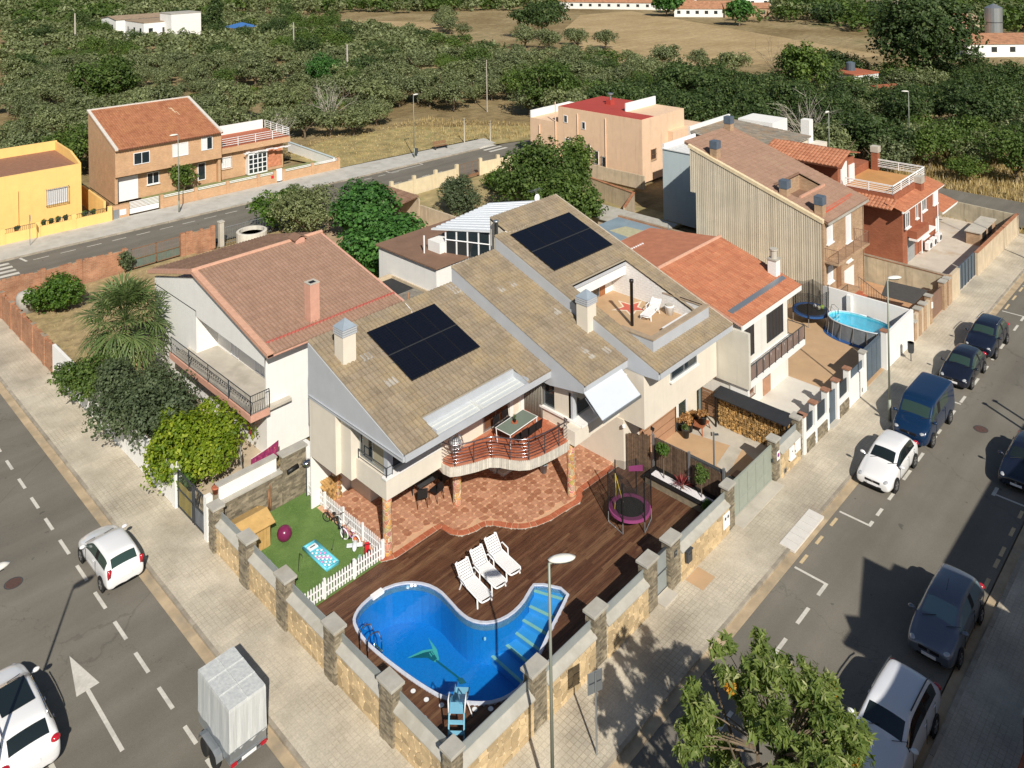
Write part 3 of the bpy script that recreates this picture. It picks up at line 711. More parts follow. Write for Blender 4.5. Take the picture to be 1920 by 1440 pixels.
for i,(x,y,lab,mt)in enumerate([(4.62,8.25,'pale blue chlorine float bobbing in the pool beside two white balls',plain('pale_blue_plastic',(.25,.5,.7),.4,bump=0)),(4.78,8.2,'white ball floating between the blue float and the pool rim',M_WHITEP),(4.9,8.1,'white ball floating closest to the pool rim',M_WHITEP)]):
 t=thing('pool_float',lab,'pool float',(x,y,-.02));MB().ball((x,y,0),.07,12,8).build('body',mt,t,smooth=True);MB().lathe([(.075,-.01),(.075,.01)],(x,y,0),14).build('rim',M_WHITEP,t)
for i,(x,y)in enumerate([(1.69,4.26),(1.80,3.65),(2.03,3.09),(2.73,2.12),(3.13,1.72)]):
 t=thing('deck_light','round white deck light, '+['farthest from the slide','second of the row before the slide','nearest the slide ladder side','just right of the slide','rightmost, in the wall shadow'][i],'deck light',(x,y,deck_z),group='round deck lights by the pool')
 MB().lathe([(.09,deck_z-.02),(.09,deck_z+.006)],(x,y,0),16).build('lens',M_WHITEP,t);MB().lathe([(.1,deck_z-.02),(.1,deck_z+.004),(.09,deck_z+.004)],(x,y,0),16).build('ring',M_STEEL,t)
pat=tag(bpy.data.objects.new('patio',None),kind='structure');COL.objects.link(pat)
pb=MB();pb.prism(PC+[(17.0,15.2),(4.62,15.2)],-.1,.105);pb.build('patio_base',plain('patio_mortar',(.58,.36,.22),.9,var=.1,scale=4),pat)
def terra(name,c1,c2):
 t=NT(name,.7,spec=.3);col=t.ramp(t.tint(),[(0,c1),(1,c2)])
 n=t.noise(7,4,.65);col=t.mix(1.0,col,t.ramp(n,[(.3,(.72,)*3),(.7,(1.1,)*3)]),'MULTIPLY');t.col(col);t.bump(t.noise(25,3),.3,.01);return t.m
M_TERRA=terra('terracotta_stone',(.36,.16,.09),(.56,.30,.19));M_TERRAB=terra('terracotta_border',(.42,.12,.06),(.50,.17,.09))
stn=[]
NX,NY=36,26;W0,H0=12.4,9.0;PP={}
for i in range(NX+1):
 for j in range(NY+1):PP[i,j]=(4.62+W0*i/NX+rnd(-.1,.1),6.2+H0*j/NY+rnd(-.1,.1))
rest=MB();singles=[]
for i in range(NX):
 for j in range(NY):
  q=[PP[i,j],PP[i+1,j],PP[i+1,j+1],PP[i,j+1]]
  cx0=sum(a[0]for a in q)/4;cy0=sum(a[1]for a in q)/4
  if cy0<patio_y(cx0)+.42 or cx0>16.9 or cx0<4.8:continue
  q=[(a[0],max(a[1],patio_y(min(16.9,max(4.63,a[0])))+.27))for a in q]
  q=[(cx0+(a[0]-cx0)*.91,cy0+(a[1]-cy0)*.91)for a in q];r=[]
  for a,b in zip(q,q[1:]+q[:1]):r.append((a[0]+(b[0]-a[0])*.2,a[1]+(b[1]-a[1])*.2));r.append((a[0]+(b[0]-a[0])*.8,a[1]+(b[1]-a[1])*.8))
  singles.append((cy0-.15*cx0,r))
singles.sort(key=lambda s:s[0])
for k,(q,r)in enumerate(singles):
 if k<290:m=MB();m.ct=rnd(0,1);m.prism(r,.1,.125+rnd(0,.004),False);m.build('paving_tile',M_TERRA,pat)
 else:rest.ct=rnd(0,1);rest.prism(r,.1,.125+rnd(0,.004),False)
rest.build('paving_tiles',M_TERRA,pat,kind='stuff')
pts=[Vector((*p,0))for p in PC];fine=[]
for a,b in zip(pts[:-1],pts[1:]):
 L=(b-a).length;k=max(1,int(L/.04))
 for i in range(k):fine.append(a.lerp(b,i/k))
fine.append(pts[-1]);acc=[0]
for a,b in zip(fine[:-1],fine[1:]):acc.append(acc[-1]+(b-a).length)
def at_len(s):
 for i in range(len(acc)-1):
  if acc[i+1]>=s:return i
 return len(acc)-2
s=.05
def nrm_at(i):
 a=fine[max(0,i-6)];b=fine[min(len(fine)-1,i+6)];t=(b-a).normalized();return Vector((-t.y,t.x,0))
edge=MB()
while s<acc[-1]-.3:
 i0=at_len(s+.012);i1=at_len(s+.29);p0,p1=fine[i0],fine[i1];n0,n1=nrm_at(i0),nrm_at(i1)
 m=MB();m.ct=rnd(0,1)
 q=[p0-n0*.03,p1-n1*.03,p1+n1*.25,p0+n0*.25]
 m.prism([(v.x,v.y)for v in q],.095,.135);m.build('border_tile',M_TERRAB,pat)
 s+=.3
for a,b in zip(PC[:-1],PC[1:]):edge.quad((a[0],a[1]-.012,-.05),(b[0],b[1]-.012,-.05),(b[0],b[1]-.012,.1),(a[0],a[1]-.012,.1))
edge.build('patio_edge',M_CONC,pat)
tm=NT('artificial_turf',.95,spec=.1);n_=tm.noise(.9,5,.65);c_=tm.ramp(n_,[(.3,(.115,.20,.055)),(.7,(.185,.285,.09))]);n_=tm.noise(60,2,.6);c_=tm.mix(1.0,c_,tm.ramp(n_,[(.3,(.7,)*3),(.7,(1.15,)*3)]),'MULTIPLY');tm.col(c_);tm.bump(tm.noise(150,2),.8,.02)
lawn=MB();lawn.box(.25,10.15,-.1,4.85,16.6,.09);struct('lawn',lawn,tm.m)
gb=MB();rr=random.Random(3)
for k in range(16000):
 x,y=rr.uniform(.3,4.8),rr.uniform(10.2,16.5);a=rr.uniform(0,6.3);h=rr.uniform(.015,.035);wd=.012
 gb.ct=rr.random();gb.add([(x-cos(a)*wd,y-sin(a)*wd,.088),(x+cos(a)*wd,y+sin(a)*wd,.088),(x+rr.uniform(-.02,.02),y+rr.uniform(-.02,.02),.09+h)],[(0,1,2)])
gb.build('grass_blades',leafmat('turf_blade',(.10,.19,.05),(.17,.28,.08),trans=.1),None,kind='stuff');bpy.data.objects['grass_blades']['label']='short green artificial grass pile on the small lawn';bpy.data.objects['grass_blades']['category']='grass'
pf=thing('picket_fence','white picket fence along the back and front of the green lawn','fence',(4.86,10.2,.09))
def picket_run(ax,ay,bx,by):
 L=sqrt((bx-ax)**2+(by-ay)**2);n=int(L/.135);ang=atan2(by-ay,bx-ax)
 pm=MB();pm.extr([(-.035,0,0),(.035,0,0),(.035,0,.66),(0,0,.72),(-.035,0,.66)],(0,.018,0));pme=pm.mesh('picket',M_WHITEP)
 for k in range(n+1):
  x=ax+(bx-ax)*k/n;y=ay+(by-ay)*k/n
  o=link('picket',pme,pf,(x-pf.location.x,y-pf.location.y,.05),(0,0,ang))
 for z in(.2,.5):MB().obox(((ax+bx)/2,(ay+by)/2,.09+z),(L,.03,.05),ang).build('rail',M_WHITEP,pf)
 k=max(1,round(L/1.6))
 for i in range(k+1):x=ax+(bx-ax)*i/k;y=ay+(by-ay)*i/k;MB().box(x-.045,y-.045,.08,x+.045,y+.045,.92).build('post',M_WHITEP,pf)
picket_run(4.83,16.35,4.83,10.22);picket_run(4.75,10.2,.35,10.2)
mh=thing('villa','large cream villa with three stepped tile roofs, black solar panels and a curved balcony','house',(4.4,8,0))
S1,S2,S3=.3212,.3369,.35335
r1=lambda y:5.76+S1*(y-8.1)
r2=lambda y:5.78+S2*(y-5.9)
r3=lambda y:5.76+S3*(y-3.95)
DECKM=plain('roof_underlay',(.30,.26,.2),.9,bump=0)
wl=MB()
wl.box(4.39,13.14,2.65,8,15.3,5.44);wl.box(4.66,12.32,2.65,8,13.14,5.44)
wl.box(4.92,10.04,2.65,8.08,12.32,3.6)
wl.box(5.35,10.55,3.6,8.5,12.32,5.40)
wl.box(8.08,10.3,2.65,14.0,12.3,5.40);wl.box(8.08,10.04,2.65,8.2,10.3,5.40)
wl.box(8.0,12.3,2.65,13.6,15.3,5.44)
wl.box(6.6,13.6,0.05,12.2,15.28,2.65);wl.box(12.2,10.7,.05,16.9,15.28,2.65)
wl.build('wall',M_CREAM,mh)
box('ledge',M_WHITE,mh,4.86,9.98,3.55,8.06,10.3,3.62);box('soffit',M_WHITE,mh,4.5,8.2,5.36,13.55,15.2,5.4)
bw=MB();bw.box(4.4,15.3,0,13.58,15.36,7.9);bw.build('back_wall',M_WHITE,mh)
f=MB();f.extr([(4.36,15.36,r1(15.36)-.04),(4.36,8.1,r1(8.1)-.04),(4.36,8.1,5.41),(4.36,15.36,5.43)],(.08,0,0));f.build('gable_fascia',M_GREYF,mh)
f=MB();f.box(4.30,8.1,5.60,4.355,15.3,5.62);f.build('fascia_seam',M_GREYF,mh)
box('eave_fascia',M_GREYF,mh,4.44,8.02,5.41,13.6,8.1,5.75)
box('corner_post',M_GREYF,mh,5.06,10.1,3.62,5.34,10.4,5.38)
window(mh,(5.16,11.3,4.5),'y',1.9,1.7,M_STEEL,[glassmat('cream_curtain_glass',(.40,.36,.26),.12),M_GLASS],2)
window(mh,(5.95,10.4,4.4),'x',1.15,1.5,M_STEEL,M_GLASS,1)
railing('guard_rail',mh,[(4.98,12.2),(4.98,10.1),(5.3,10.1)],3.6,.42,M_DARK,0,0,2)
rd=MB()
rd.slab([(4.4,9.15,r1(9.15)),(13.6,9.15,r1(9.15)),(13.6,15.4,r1(15.4)),(4.4,15.4,r1(15.4))],.12)
rd.slab([(4.4,8.1,r1(8.1)),(6.2,8.1,r1(8.1)),(6.2,9.15,r1(9.15)),(4.4,9.15,r1(9.15))],.12)
rd.slab([(12.05,8.1,r1(8.1)),(13.6,8.1,r1(8.1)),(13.6,9.15,r1(9.15)),(12.05,9.15,r1(9.15))],.12)
roof1=rd.build('roof',DECKM,mh)
tile_roof((4.4,15.42,r1(15.42)),(9.2,0,0),(0,-7.36,-7.36*S1),40,19,M_TILE1,roof1,holes=[(1.8/9.2,1-1.02/7.36,7.66/9.2,1.1)])
M_PATCH=rooftile('pale_patch_tile',(.40,.36,.31),(.46,.42,.36))
def patch(x,y,nx,ny,rf,s,parent):tile_roof((x,y,rf(y)+.012),(.2*nx,0,0),(0,-.4*ny,-.4*ny*s),nx,ny,M_PATCH,parent,name='patch_tiles')
patch(5.9,13.4,3,1,r1,S1,roof1);patch(6.0,11.6,3,1,r1,S1,roof1);patch(13.0,15.3,3,2,r1,S1,roof1)
cn=MB();cn.box(6.22,9.08,5.45,12.03,9.14,r1(9.15)-.03);cn.box(6.2,8.1,5.45,6.25,9.1,5.95);cn.box(12.0,8.1,5.45,12.05,9.1,5.95)
cn.build('canopy_surround',M_GREYF,mh)
M_POLY=plain('polycarbonate',(.52,.55,.56),.4,var=.05,bump=0);M_BATT=plain('batten',(.66,.67,.64),.5,var=.03,bump=0)
cp=MB();cp.slab([(6.25,8.12,5.56),(12.0,8.12,5.56),(12.0,9.08,5.70),(6.25,9.08,5.70)],.03);cpo=cp.build('canopy',M_POLY,mh)
for k in range(3):
 y=8.3+k*.26;z=5.57+(y-8.12)*.145
 for a,b in((6.3,9.0),(9.15,11.95)):box('batten',M_BATT,cpo,a,y,z,b,y+.05,z+.04)
box('batten',M_BATT,cpo,9.02,8.15,5.58,9.12,9.05,5.74)
M_PV=NT('solar_cell',.16,spec=.6);c_=M_PV.N('ShaderNodeTexBrick');c_.offset=0
mpn=M_PV.N('ShaderNodeMapping');M_PV.L(M_PV.pos(),mpn.inputs[0]);M_PV.L(mpn.outputs[0],c_.inputs['Vector'])
for q,v in(('Color1',(.004,.005,.009,1)),('Color2',(.005,.006,.011,1)),('Mortar',(.010,.012,.018,1))):c_.inputs[q].default_value=v
c_.inputs['Scale'].default_value=1;c_.inputs['Brick Width'].default_value=.16;c_.inputs['Row Height'].default_value=.16;c_.inputs['Mortar Size'].default_value=.006
M_PV.col(c_.outputs[0]);M_PV=M_PV.m
def solar(x0,x1,y0,y1,rf,s,lab,n=4):
 t=thing('solar_array',lab,'solar panels',(x0,y1,rf(y1)))
 w_=(x1-x0)/n;ym=(y0+y1)/2;L=.13
 for i in range(n):
  for a,b in((ym+.02,y1),(y0,ym-.02)):
   m=MB();m.slab([(x0+i*w_+.008,a,rf(a)+L+.04),(x0+(i+1)*w_-.008,a,rf(a)+L+.04),(x0+(i+1)*w_-.008,b,rf(b)+L+.04),(x0+i*w_+.008,b,rf(b)+L+.04)],.035)
   po=m.build('panel',M_BLACK,t)
   m=MB();e=.03;m.slab([(x0+i*w_+e,a+e,rf(a+e)+L+.043),(x0+(i+1)*w_-e,a+e,rf(a+e)+L+.043),(x0+(i+1)*w_-e,b-e,rf(b-e)+L+.043),(x0+i*w_+e,b-e,rf(b-e)+L+.043)],.004);m.build('cells',M_PV,po)
 m=MB()
 for y in(y0+.4,ym-.4,ym+.4,y1-.4):m.box(x0-.06,y-.02,rf(y)+.07,x1+.06,y+.02,rf(y)+L)
 m.build('rails',M_STEEL,t)
 m=MB();m.slab([(x0,ym-.02,rf(ym-.02)+L+.03),(x1,ym-.02,rf(ym-.02)+L+.03),(x1,ym+.02,rf(ym+.02)+L+.03),(x0,ym+.02,rf(ym+.02)+L+.03)],.02);m.build('middle_clamp',M_DARK,t)
solar(7.07,11.45,10.85,14.35,r1,S1,'black solar array on the lower left roof of the villa beside the cream chimney')
solar(17.84,23.22,11.45,14.9,r3,S3,'black solar array on the highest right roof of the villa',4)
wl=MB()
wl.box(13.6,5.98,5.40,13.62,15.3,5.42)
wl.extr([(13.58,15.36,r2(15.36)-.04),(13.58,5.9,r2(5.9)-.04),(13.58,5.9,5.38),(13.58,8.1,5.0),(13.58,15.36,5.0)],(.1,0,0));wl.build('gable_fascia',M_GREYF,mh)
box('eave_fascia',M_GREYF,mh,13.68,5.83,5.40,17.0,5.9,5.76);box('soffit',M_WHITE,mh,13.68,5.9,5.36,16.98,9,5.4)
rd=MB();rd.slab([(13.6,5.9,r2(5.9)),(17.02,5.9,r2(5.9)),(17.02,15.4,r2(15.4)),(13.6,15.4,r2(15.4))],.12);roof2=rd.build('roof',DECKM,mh)
tile_roof((13.56,15.42,r2(15.42)),(3.46,0,0),(0,-9.56,-9.56*S2),15,25,M_TILE1,roof2)
for a in((14.6,12.9,2,1),(15.5,12.9,2,1),(16.1,10.2,2,1),(15.2,7.6,2,2),(16.3,7.0,2,1)):patch(*a,r2,S2,roof2)
box('back_wall',M_WHITE,mh,13.6,15.32,0,17,15.36,8.75)
bay=MB();bay.box(14.02,6.42,2.72,17.0,9.1,3.42);bay.box(13.42,6.38,2.72,14.6,7.1,3.42);bay.box(14.02,9.1,2.72,17,10.3,5.4)
bay.box(15.0,8.2,3.42,17,9.1,5.4);bay.build('bay_wall',M_CREAM,mh)
lg=MB();lg.box(13.9,6.32,3.42,17.0,9.12,3.52);lg.build('sill',M_WHITE,mh)
box('lintel',M_CREAM,mh,13.95,6.9,4.85,14.35,9.1,5.36);box('corner_post',M_GREYF,mh,14.02,7.0,3.52,14.3,7.25,4.85)
window(mh,(14.1,8.1,4.19),'y',1.7,1.3,M_STEEL,M_GLASS,2);window(mh,(15.5,7.1,4.19),'x',2.3,1.3,M_STEEL,M_GLASS,2)
box('front_wall',M_CREAM,mh,14.02,7.12,3.52,17,8.2,5.36)
bp=MB();bp.box(13.98,9.0,2.72,14.1,10.28,5.3);bp.build('grey_curtain',plain('grey_curtain',(.20,.19,.165),.9,var=.15,scale=12),mh)
dr=MB()
for k in range(12):dr.tube([(13.95,9.02+k*.11,2.76),(13.95+rnd(-.02,.02),9.02+k*.11,4.0),(13.95,9.02+k*.11,5.3)],.05,5)
dr.build('curtain_folds',MATS.setdefault('gc',plain('grey_curtain_fabric',(.24,.225,.19),.95,var=.12,scale=10)),mh,smooth=True)
aw=MB();aw.add([(13.5,5.84,5.50),(16.5,5.84,5.50),(16.5,4.7,4.62),(13.5,4.7,4.58)],[(0,3,2,1)]);aw.add([(13.5,5.84,5.47),(16.5,5.84,5.47),(16.5,4.7,4.59),(13.5,4.7,4.55)],[(0,1,2,3)])
awo=aw.build('awning',plain('awning_fabric',(.55,.59,.64),.7,var=.02,bump=0),mh);box('valance',M_STEEL,awo,13.48,4.66,4.48,16.52,4.72,4.62)
for x in(13.6,16.4):MB().tube([(x,5.84,5.2),(x,5.3,4.75),(x,4.72,4.56)],.02,5).build('arm',M_STEEL,awo)
gf=MB();gf.box(16.95,6.12,-.05,23.9,12,2.6);gf.box(16.95,12,-.05,24,15.3,5.7);gf.build('ground_floor_wall',M_CREAM,mh)
wl=MB();wl.box(17.0,4.85,2.6,23.98,11.4,5.36);wl.box(17.02,11.4,2.6,24.0,16.8,5.36);wl.build('wall',M_CREAM,mh)
g_=MB();g_.extr([(16.98,15.3,r3(15.3)-.04),(16.98,3.95,r3(3.95)-.04),(16.98,3.95,5.38),(16.98,4.85,5.30),(16.98,15.3,5.30)],(.1,0,0));g_.build('gable_fascia',M_GREYF,mh)
box('eave_fascia',M_GREYF,mh,17.08,3.87,5.42,24.1,3.95,5.72);box('soffit',M_WHITE,mh,17.08,3.96,5.37,24.0,6,5.41)
rd=MB();z=r3
rd.slab([(17.0,3.95,z(3.95)),(24.1,3.95,z(3.95)),(24.1,4.95,z(4.95)),(17.0,4.95,z(4.95))],.12)
rd.slab([(17.0,4.95,z(4.95)),(17.9,4.95,z(4.95)),(17.9,10.3,z(10.3)),(17.0,10.3,z(10.3))],.12)
rd.slab([(23.0,4.95,z(4.95)),(24.1,4.95,z(4.95)),(24.1,10.3,z(10.3)),(23.0,10.3,z(10.3))],.12)
rd.slab([(17.0,10.3,z(10.3)),(24.1,10.3,z(10.3)),(24.1,15.35,z(15.35)),(17.0,15.35,z(15.35))],.12)
rd.slab([(18.02,15.35,z(15.35)),(24.1,15.35,z(15.35)),(24.1,16.8,z(16.8)),(18.02,16.8,z(16.8))],.12)
roof3=rd.build('roof',DECKM,mh)
tile_roof((17.0,15.4,z(15.4)),(7.05,0,0),(0,-11.5,-11.5*S3),31,30,M_TILE1,roof3,holes=[(.9/7.05,(15.4-10.32)/11.5,6.0/7.05,(15.4-4.95)/11.5)])
tile_roof((18.02,16.84,z(16.84)),(6.03,0,0),(0,-1.46,-1.46*S3),26,4,M_TILE1,roof3)
g_=MB();g_.extr([(24.06,16.84,z(16.84)+.05),(24.06,3.9,z(3.9)+.05),(24.06,3.9,z(3.9)-.3),(24.06,16.84,z(16.84)-.3)],(.12,0,0));g_.build('verge_coping',plain('beige_verge',(.46,.39,.30),.85,var=.12,scale=3),mh)
g_=MB();g_.extr([(18.02,15.4,5.3),(18.02,15.4,z(15.4)-.02),(18.02,16.8,z(16.8)-.02),(18.02,16.8,5.3)],(.08,0,0));g_.box(17.0,15.36,0,18.02,15.4,z(15.3)-.05);g_.box(18.02,16.76,0,24.1,16.8,z(16.7)-.06);g_.build('rear_wall',M_CREAM,mh)
box('terrace_floor',M_OCHRE,mh,17.98,5.0,5.75,23.0,11.4,5.86)
te=MB();te.box(23.0,5.0,5.86,23.1,6.95,6.8);te.extr([(23.0,6.95,6.79),(23.0,10.32,z(10.32)-.13),(23.0,11.4,z(11.4)-.13),(23.0,11.4,5.86),(23.0,6.95,5.86)],(.1,0,0))
M_WBRICK=brickmat('white_painted_brick',(.80,.79,.77),(.82,.81,.79),(.70,.69,.67),.3,.15,.012,.05)
te.build('terrace_wall',M_WBRICK,mh)
te=MB();te.box(17.9,5.0,5.86,17.98,6.95,6.72);te.extr([(17.9,6.95,6.7),(17.9,10.3,z(10.3)-.13),(17.9,11.4,z(11.4)-.13),(17.9,11.4,5.86),(17.9,6.95,5.86)],(.08,0,0));te.box(17.98,11.4,5.86,19.9,11.46,8.2);te.box(22.28,11.36,5.86,23,11.46,8.2);te.build('terrace_side_wall',M_WHITE,mh)
te=MB();te.box(18.05,4.98,5.86,23.0,5.06,6.72);te.build('terrace_front_wall',M_WHITE,mh)
te=MB();te.box(17.86,4.84,5.95,23.22,4.96,6.74);te.box(17.86,4.96,5.95,17.92,6.9,6.74);te.box(23.12,4.96,5.95,23.22,5.3,6.74);te.build('parapet',M_GREYF,mh)
te=MB();te.box(17.82,4.8,6.74,23.26,5.14,6.81);te.box(17.82,5.14,6.735,18.12,6.98,6.80);te.box(22.96,5.14,6.735,23.24,7.7,6.80)
te.build('parapet_coping',plain('brown_coping',(.38,.29,.20),.85,var=.15,scale=3),mh)
box('cut_fascia',M_GREYF,mh,17.98,10.3,z(10.3)-.32,23.0,10.36,z(10.3)-.03);box('terrace_lintel',M_WHITE,mh,17.98,10.36,7.1,23.0,11.42,7.62)
window(mh,(20.8,11.4,6.45),'x',1.9,1.1,M_STEEL,M_GLASS,3);box('door',plain('brown_door',(.30,.12,.05),.6),mh,21.78,11.33,5.88,22.28,11.4,7.0)
m=MB();cxs,cys=21.78,9.1
def starp(R,r,ph):return[(cxs+(R if k%2==0 else r)*cos(ph+k*pi/5),cys+(R if k%2==0 else r)*sin(ph+k*pi/5))for k in range(10)]
PH=radians(75)
m.sheet(starp(1.2,.5,PH),5.866);m.build('star_outline',plain('cream_tile',(.70,.62,.48),.7,bump=0),mh);m=MB();m.sheet(starp(.92,.38,PH),5.871);m.build('star',plain('red_tile',(.55,.13,.09),.7,var=.08,bump=0),mh)
fr_=window(mh,(20.6,4.85,4.4),'x',2.5,.55,M_STEEL,M_GLASS,2,sill=M_WHITE,fw=.08)
for p in((16.97,5.9,4.9),(16.93,6.0,2.3)):MB().lathe([(.03,0),(.09,.05),(.09,.16),(.02,.2)],(p[0]-.12,p[1],p[2]),10).build('wall_lamp',M_WHITEP,mh)
box('garage_door',plain('brown_garage_door',(.40,.23,.14),.6,var=.08),mh,18.3,6.02,.0,21.5,6.12,2.2)
for k in range(1,5):box('door_rib',M_WOODD,mh,18.3,6.0,k*.44,21.5,6.022,k*.44+.03)
box('garage_frame',M_DARK,mh,21.5,6.0,0,21.6,6.12,2.25);window(mh,(22.3,6.1,1.1),'x',.9,2.1,M_WHITEM,M_GLASSG,1)
gd=MB();gd.box(23.85,5.9,.0,25.2,5.96,2.2);gd.build('glass_screen',glassmat('pale_glass',(.18,.22,.21),.08),mh)
def M_crazy():
 t=NT('crazy_stone',.8,spec=.3)
 v=t.N('ShaderNodeTexVoronoi',feature='DISTANCE_TO_EDGE');v.inputs['Scale'].default_value=5.2;v2=t.N('ShaderNodeTexVoronoi');v2.inputs['Scale'].default_value=5.2
 t.L(t.pos(),v.inputs['Vector']);t.L(t.pos(),v2.inputs['Vector'])
 st_=t.mix(.5,t.ramp(t.noise(3,3),[(.3,(.42,.19,.09)),(.7,(.62,.36,.19))]),v2.outputs['Color'],'SOFT_LIGHT')
 t.col(t.mix(t.ramp(v.outputs[0],[(.035,(1,)*3),(.05,(0,)*3)]),st_,(.74,.62,.44)));t.bump(t.g(v.outputs[0],.02,.09),.8,.03);return t.m
M_CRAZY=M_crazy()
def column(x,y,top,lab=None):
 m=MB();pr=[(.215,.1),(.215,.18)]+[(.205,.18+(top-.18)*k/6)for k in range(1,7)]
 m.lathe(pr,(x,y,0),20);c=m.build('column',M_CRAZY,mh,smooth=True)
column(5.12,10.28,2.66);column(9.4,10.45,2.6);column(13.62,6.82,2.6);column(5.7,15.2,2.66)
BZ=2.85
BC=[(8.15,10.25),(8.06,9.85),(8.12,9.45),(8.45,9.2),(9.15,8.85),(9.85,8.6),(10.15,8.25),(10.35,7.85),(10.62,7.42),(11.0,7.10),(11.6,6.92),(12.4,6.80),(13.2,6.72),(13.5,6.8),(13.5,7.15)]
m=MB();m.prism(BC+[(14.02,7.15),(14.02,10.3)],BZ-.42,BZ);m.build('balcony_slab',M_CREAM,mh)
fl=[]
for a,b in zip(BC[:-1],BC[1:]):
 a=Vector((*a,0));b=Vector((*b,0));k=max(1,int((b-a).length/.09));fl+=[a.lerp(b,i/k)for i in range(k)]
fl.append(Vector((*BC[-1],0)))
m=MB()
for i in range(len(fl)-1):
 a,b=fl[i],fl[i+1];t_=(b-a).normalized();n_=Vector((t_.y,-t_.x,0))
 if i%1==0:
  m.ct=rnd(0,1);a2=a+t_*.008;b2=b-t_*.008;m.prism([(a2.x,a2.y),(b2.x,b2.y),(b2.x+n_.x*.03,b2.y+n_.y*.03),(a2.x+n_.x*.03,a2.y+n_.y*.03)],BZ-.40,BZ+.05)
m.build('balcony_slats',plain('pale_slat_cladding',(.64,.60,.52),.8,var=.12,scale=5,tint=.25),mh,kind='stuff')
ft=MB();NT_=0
def in_balc(x,y):
 return inside(x,y,BC+[(14.02,7.15),(14.02,10.28)])
k=.3
for i in range(30):
 for j in range(16):
  u,v=(i-8)*k,(j-8)*k;x=11+(u*cos(.25)-v*sin(.25));y=8.9+(u*sin(.25)+v*cos(.25))
  if in_balc(x-.14,y-.14)and in_balc(x+.14,y+.14)and in_balc(x-.14,y+.14)and in_balc(x+.14,y-.14):
   m=MB();m.ct=rnd(0,1);m.obox((x,y,BZ+.012),(.285,.285,.02),.25);m.build('floor_tile',M_TERRAB,mh);NT_+=1
m=MB();m.sheet([(x,y)for x,y in BC]+[(14.0,7.15),(14.0,10.28)],BZ+.004);m.build('floor_grout',plain('tile_grout',(.48,.20,.12),.8,var=.08),mh)
bl=offset(BC,.08);blp=[Vector((*p,0))for p in bl]
def curve(P,z,r,mt,nm,par):
 Q=[]
 for i in range(len(P)-1):
  for k in range(3):Q.append(P[i].lerp(P[i+1],k/3))
 Q.append(P[-1]);Q2=[Q[0]]+[(Q[i-1]+Q[i]*2+Q[i+1])/4 for i in range(1,len(Q)-1)]+[Q[-1]]
 return MB().tube([(q.x,q.y,z)for q in Q2],r,6).build(nm,mt,par,smooth=True)
M_CHR2=NT('tinted_chrome',.22,.95);M_CHR2.col((.40,.34,.36));M_CHR2=M_CHR2.m
br_=curve(blp,BZ+.98,.032,M_CHR2,'handrail',mh)
for k in range(5):curve(blp,BZ+.16+k*.16,.014,M_CHR2,'rail',br_)
tot=[0]
for a,b in zip(blp[:-1],blp[1:]):tot.append(tot[-1]+(b-a).length)
for k in range(9):
 s_=tot[-1]*k/8
 for i in range(len(blp)-1):
  if tot[i+1]>=s_-1e-6:p_=blp[i].lerp(blp[i+1],(s_-tot[i])/(tot[i+1]-tot[i]));break
 m=MB();m.tube([(p_.x,p_.y,BZ-.02),(p_.x,p_.y,BZ+.8),(p_.x-.01,p_.y-.06,BZ+.98)],.026,6);m.build('baluster_post',M_DARK,br_)
window(mh,(11.9,10.3,3.95),'x',1.75,2.1,M_STEEL,[glassmat('warm_reflecting_glass',(.16,.075,.04),.05),glassmat('warm_painted_reflection_glass_b',(.20,.09,.05),.05)],2)  # warm reflection painted into the base colour of both door panes
box('pilaster',M_WHITE,mh,12.85,10.2,2.86,13.1,10.3,5.3);box('pilaster',M_WHITE,mh,13.65,10.2,2.86,13.9,10.3,5.3)
def chimney(nm,x,y,w,d,zb,zt,par,mt,cap='pyramid',capm=M_STEEL,h=.55):
 c=box(nm,mt,par,x-w/2,y-d/2,zb,x+w/2,y+d/2,zt)
 if cap=='pyramid':
  for k in range(3):box('louvre',M_GREYF,c,x-w/2-.04,y-d/2-.04,zt+.03+k*.11,x+w/2+.04,y+d/2+.04,zt+.11+k*.11)
  box('cap_core',M_DARK,c,x-w/2+.05,y-d/2+.05,zt,x+w/2-.05,y+d/2-.05,zt+.34)
  m=MB();a=w/2+.05;b=d/2+.05;z0=zt+.36
  m.add([(x-a,y-b,z0),(x+a,y-b,z0),(x+a,y+b,z0),(x-a,y+b,z0),(x,y,z0+h*.7)],[(0,1,4),(1,2,4),(2,3,4),(3,0,4),(3,2,1,0)]);m.build('cap',M_SLATEC,c)
 return c
M_SLATEC=plain('blue_grey_cap',(.27,.32,.37),.5,var=.08,bump=0)
chimney('chimney',5.3,13.6,.72,.72,7.2,8.75,mh,M_CREAM)
chimney('chimney',16.9,8.4,.74,.74,6.2,7.95,mh,M_CREAM)
MB().lathe([(.09,5.86),(.09,8.25),(.12,8.25),(.12,8.4),(.05,8.42)],(20.05,7.75,0),14).build('stove_pipe',plain('dark_steel_pipe',(.05,.045,.045),.35,.5,bump=0),mh,smooth=True)
MB().tube([(22.0,16.7,10.1),(21.6,16.0,9.98),(20.4,15.5,9.86),(19.0,15.1,9.75),(18.2,15.2,9.78),(17.9,15.4,9.85),(18.1,14.8,9.66)],.02,5).build('roof_cable',M_WHITEP,mh)
MB().tube([(10.2,15.3,8.12),(10.1,14.6,7.93),(9.9,14.3,7.86)],.02,5).build('roof_cable',M_WHITEP,mh)
m=MB();m.lathe([(.12,9.3),(.12,10.3),(.17,10.3),(.17,10.4)],(17.75,16.0,0),10);m.build('flue',M_STEEL,mh,smooth=True)
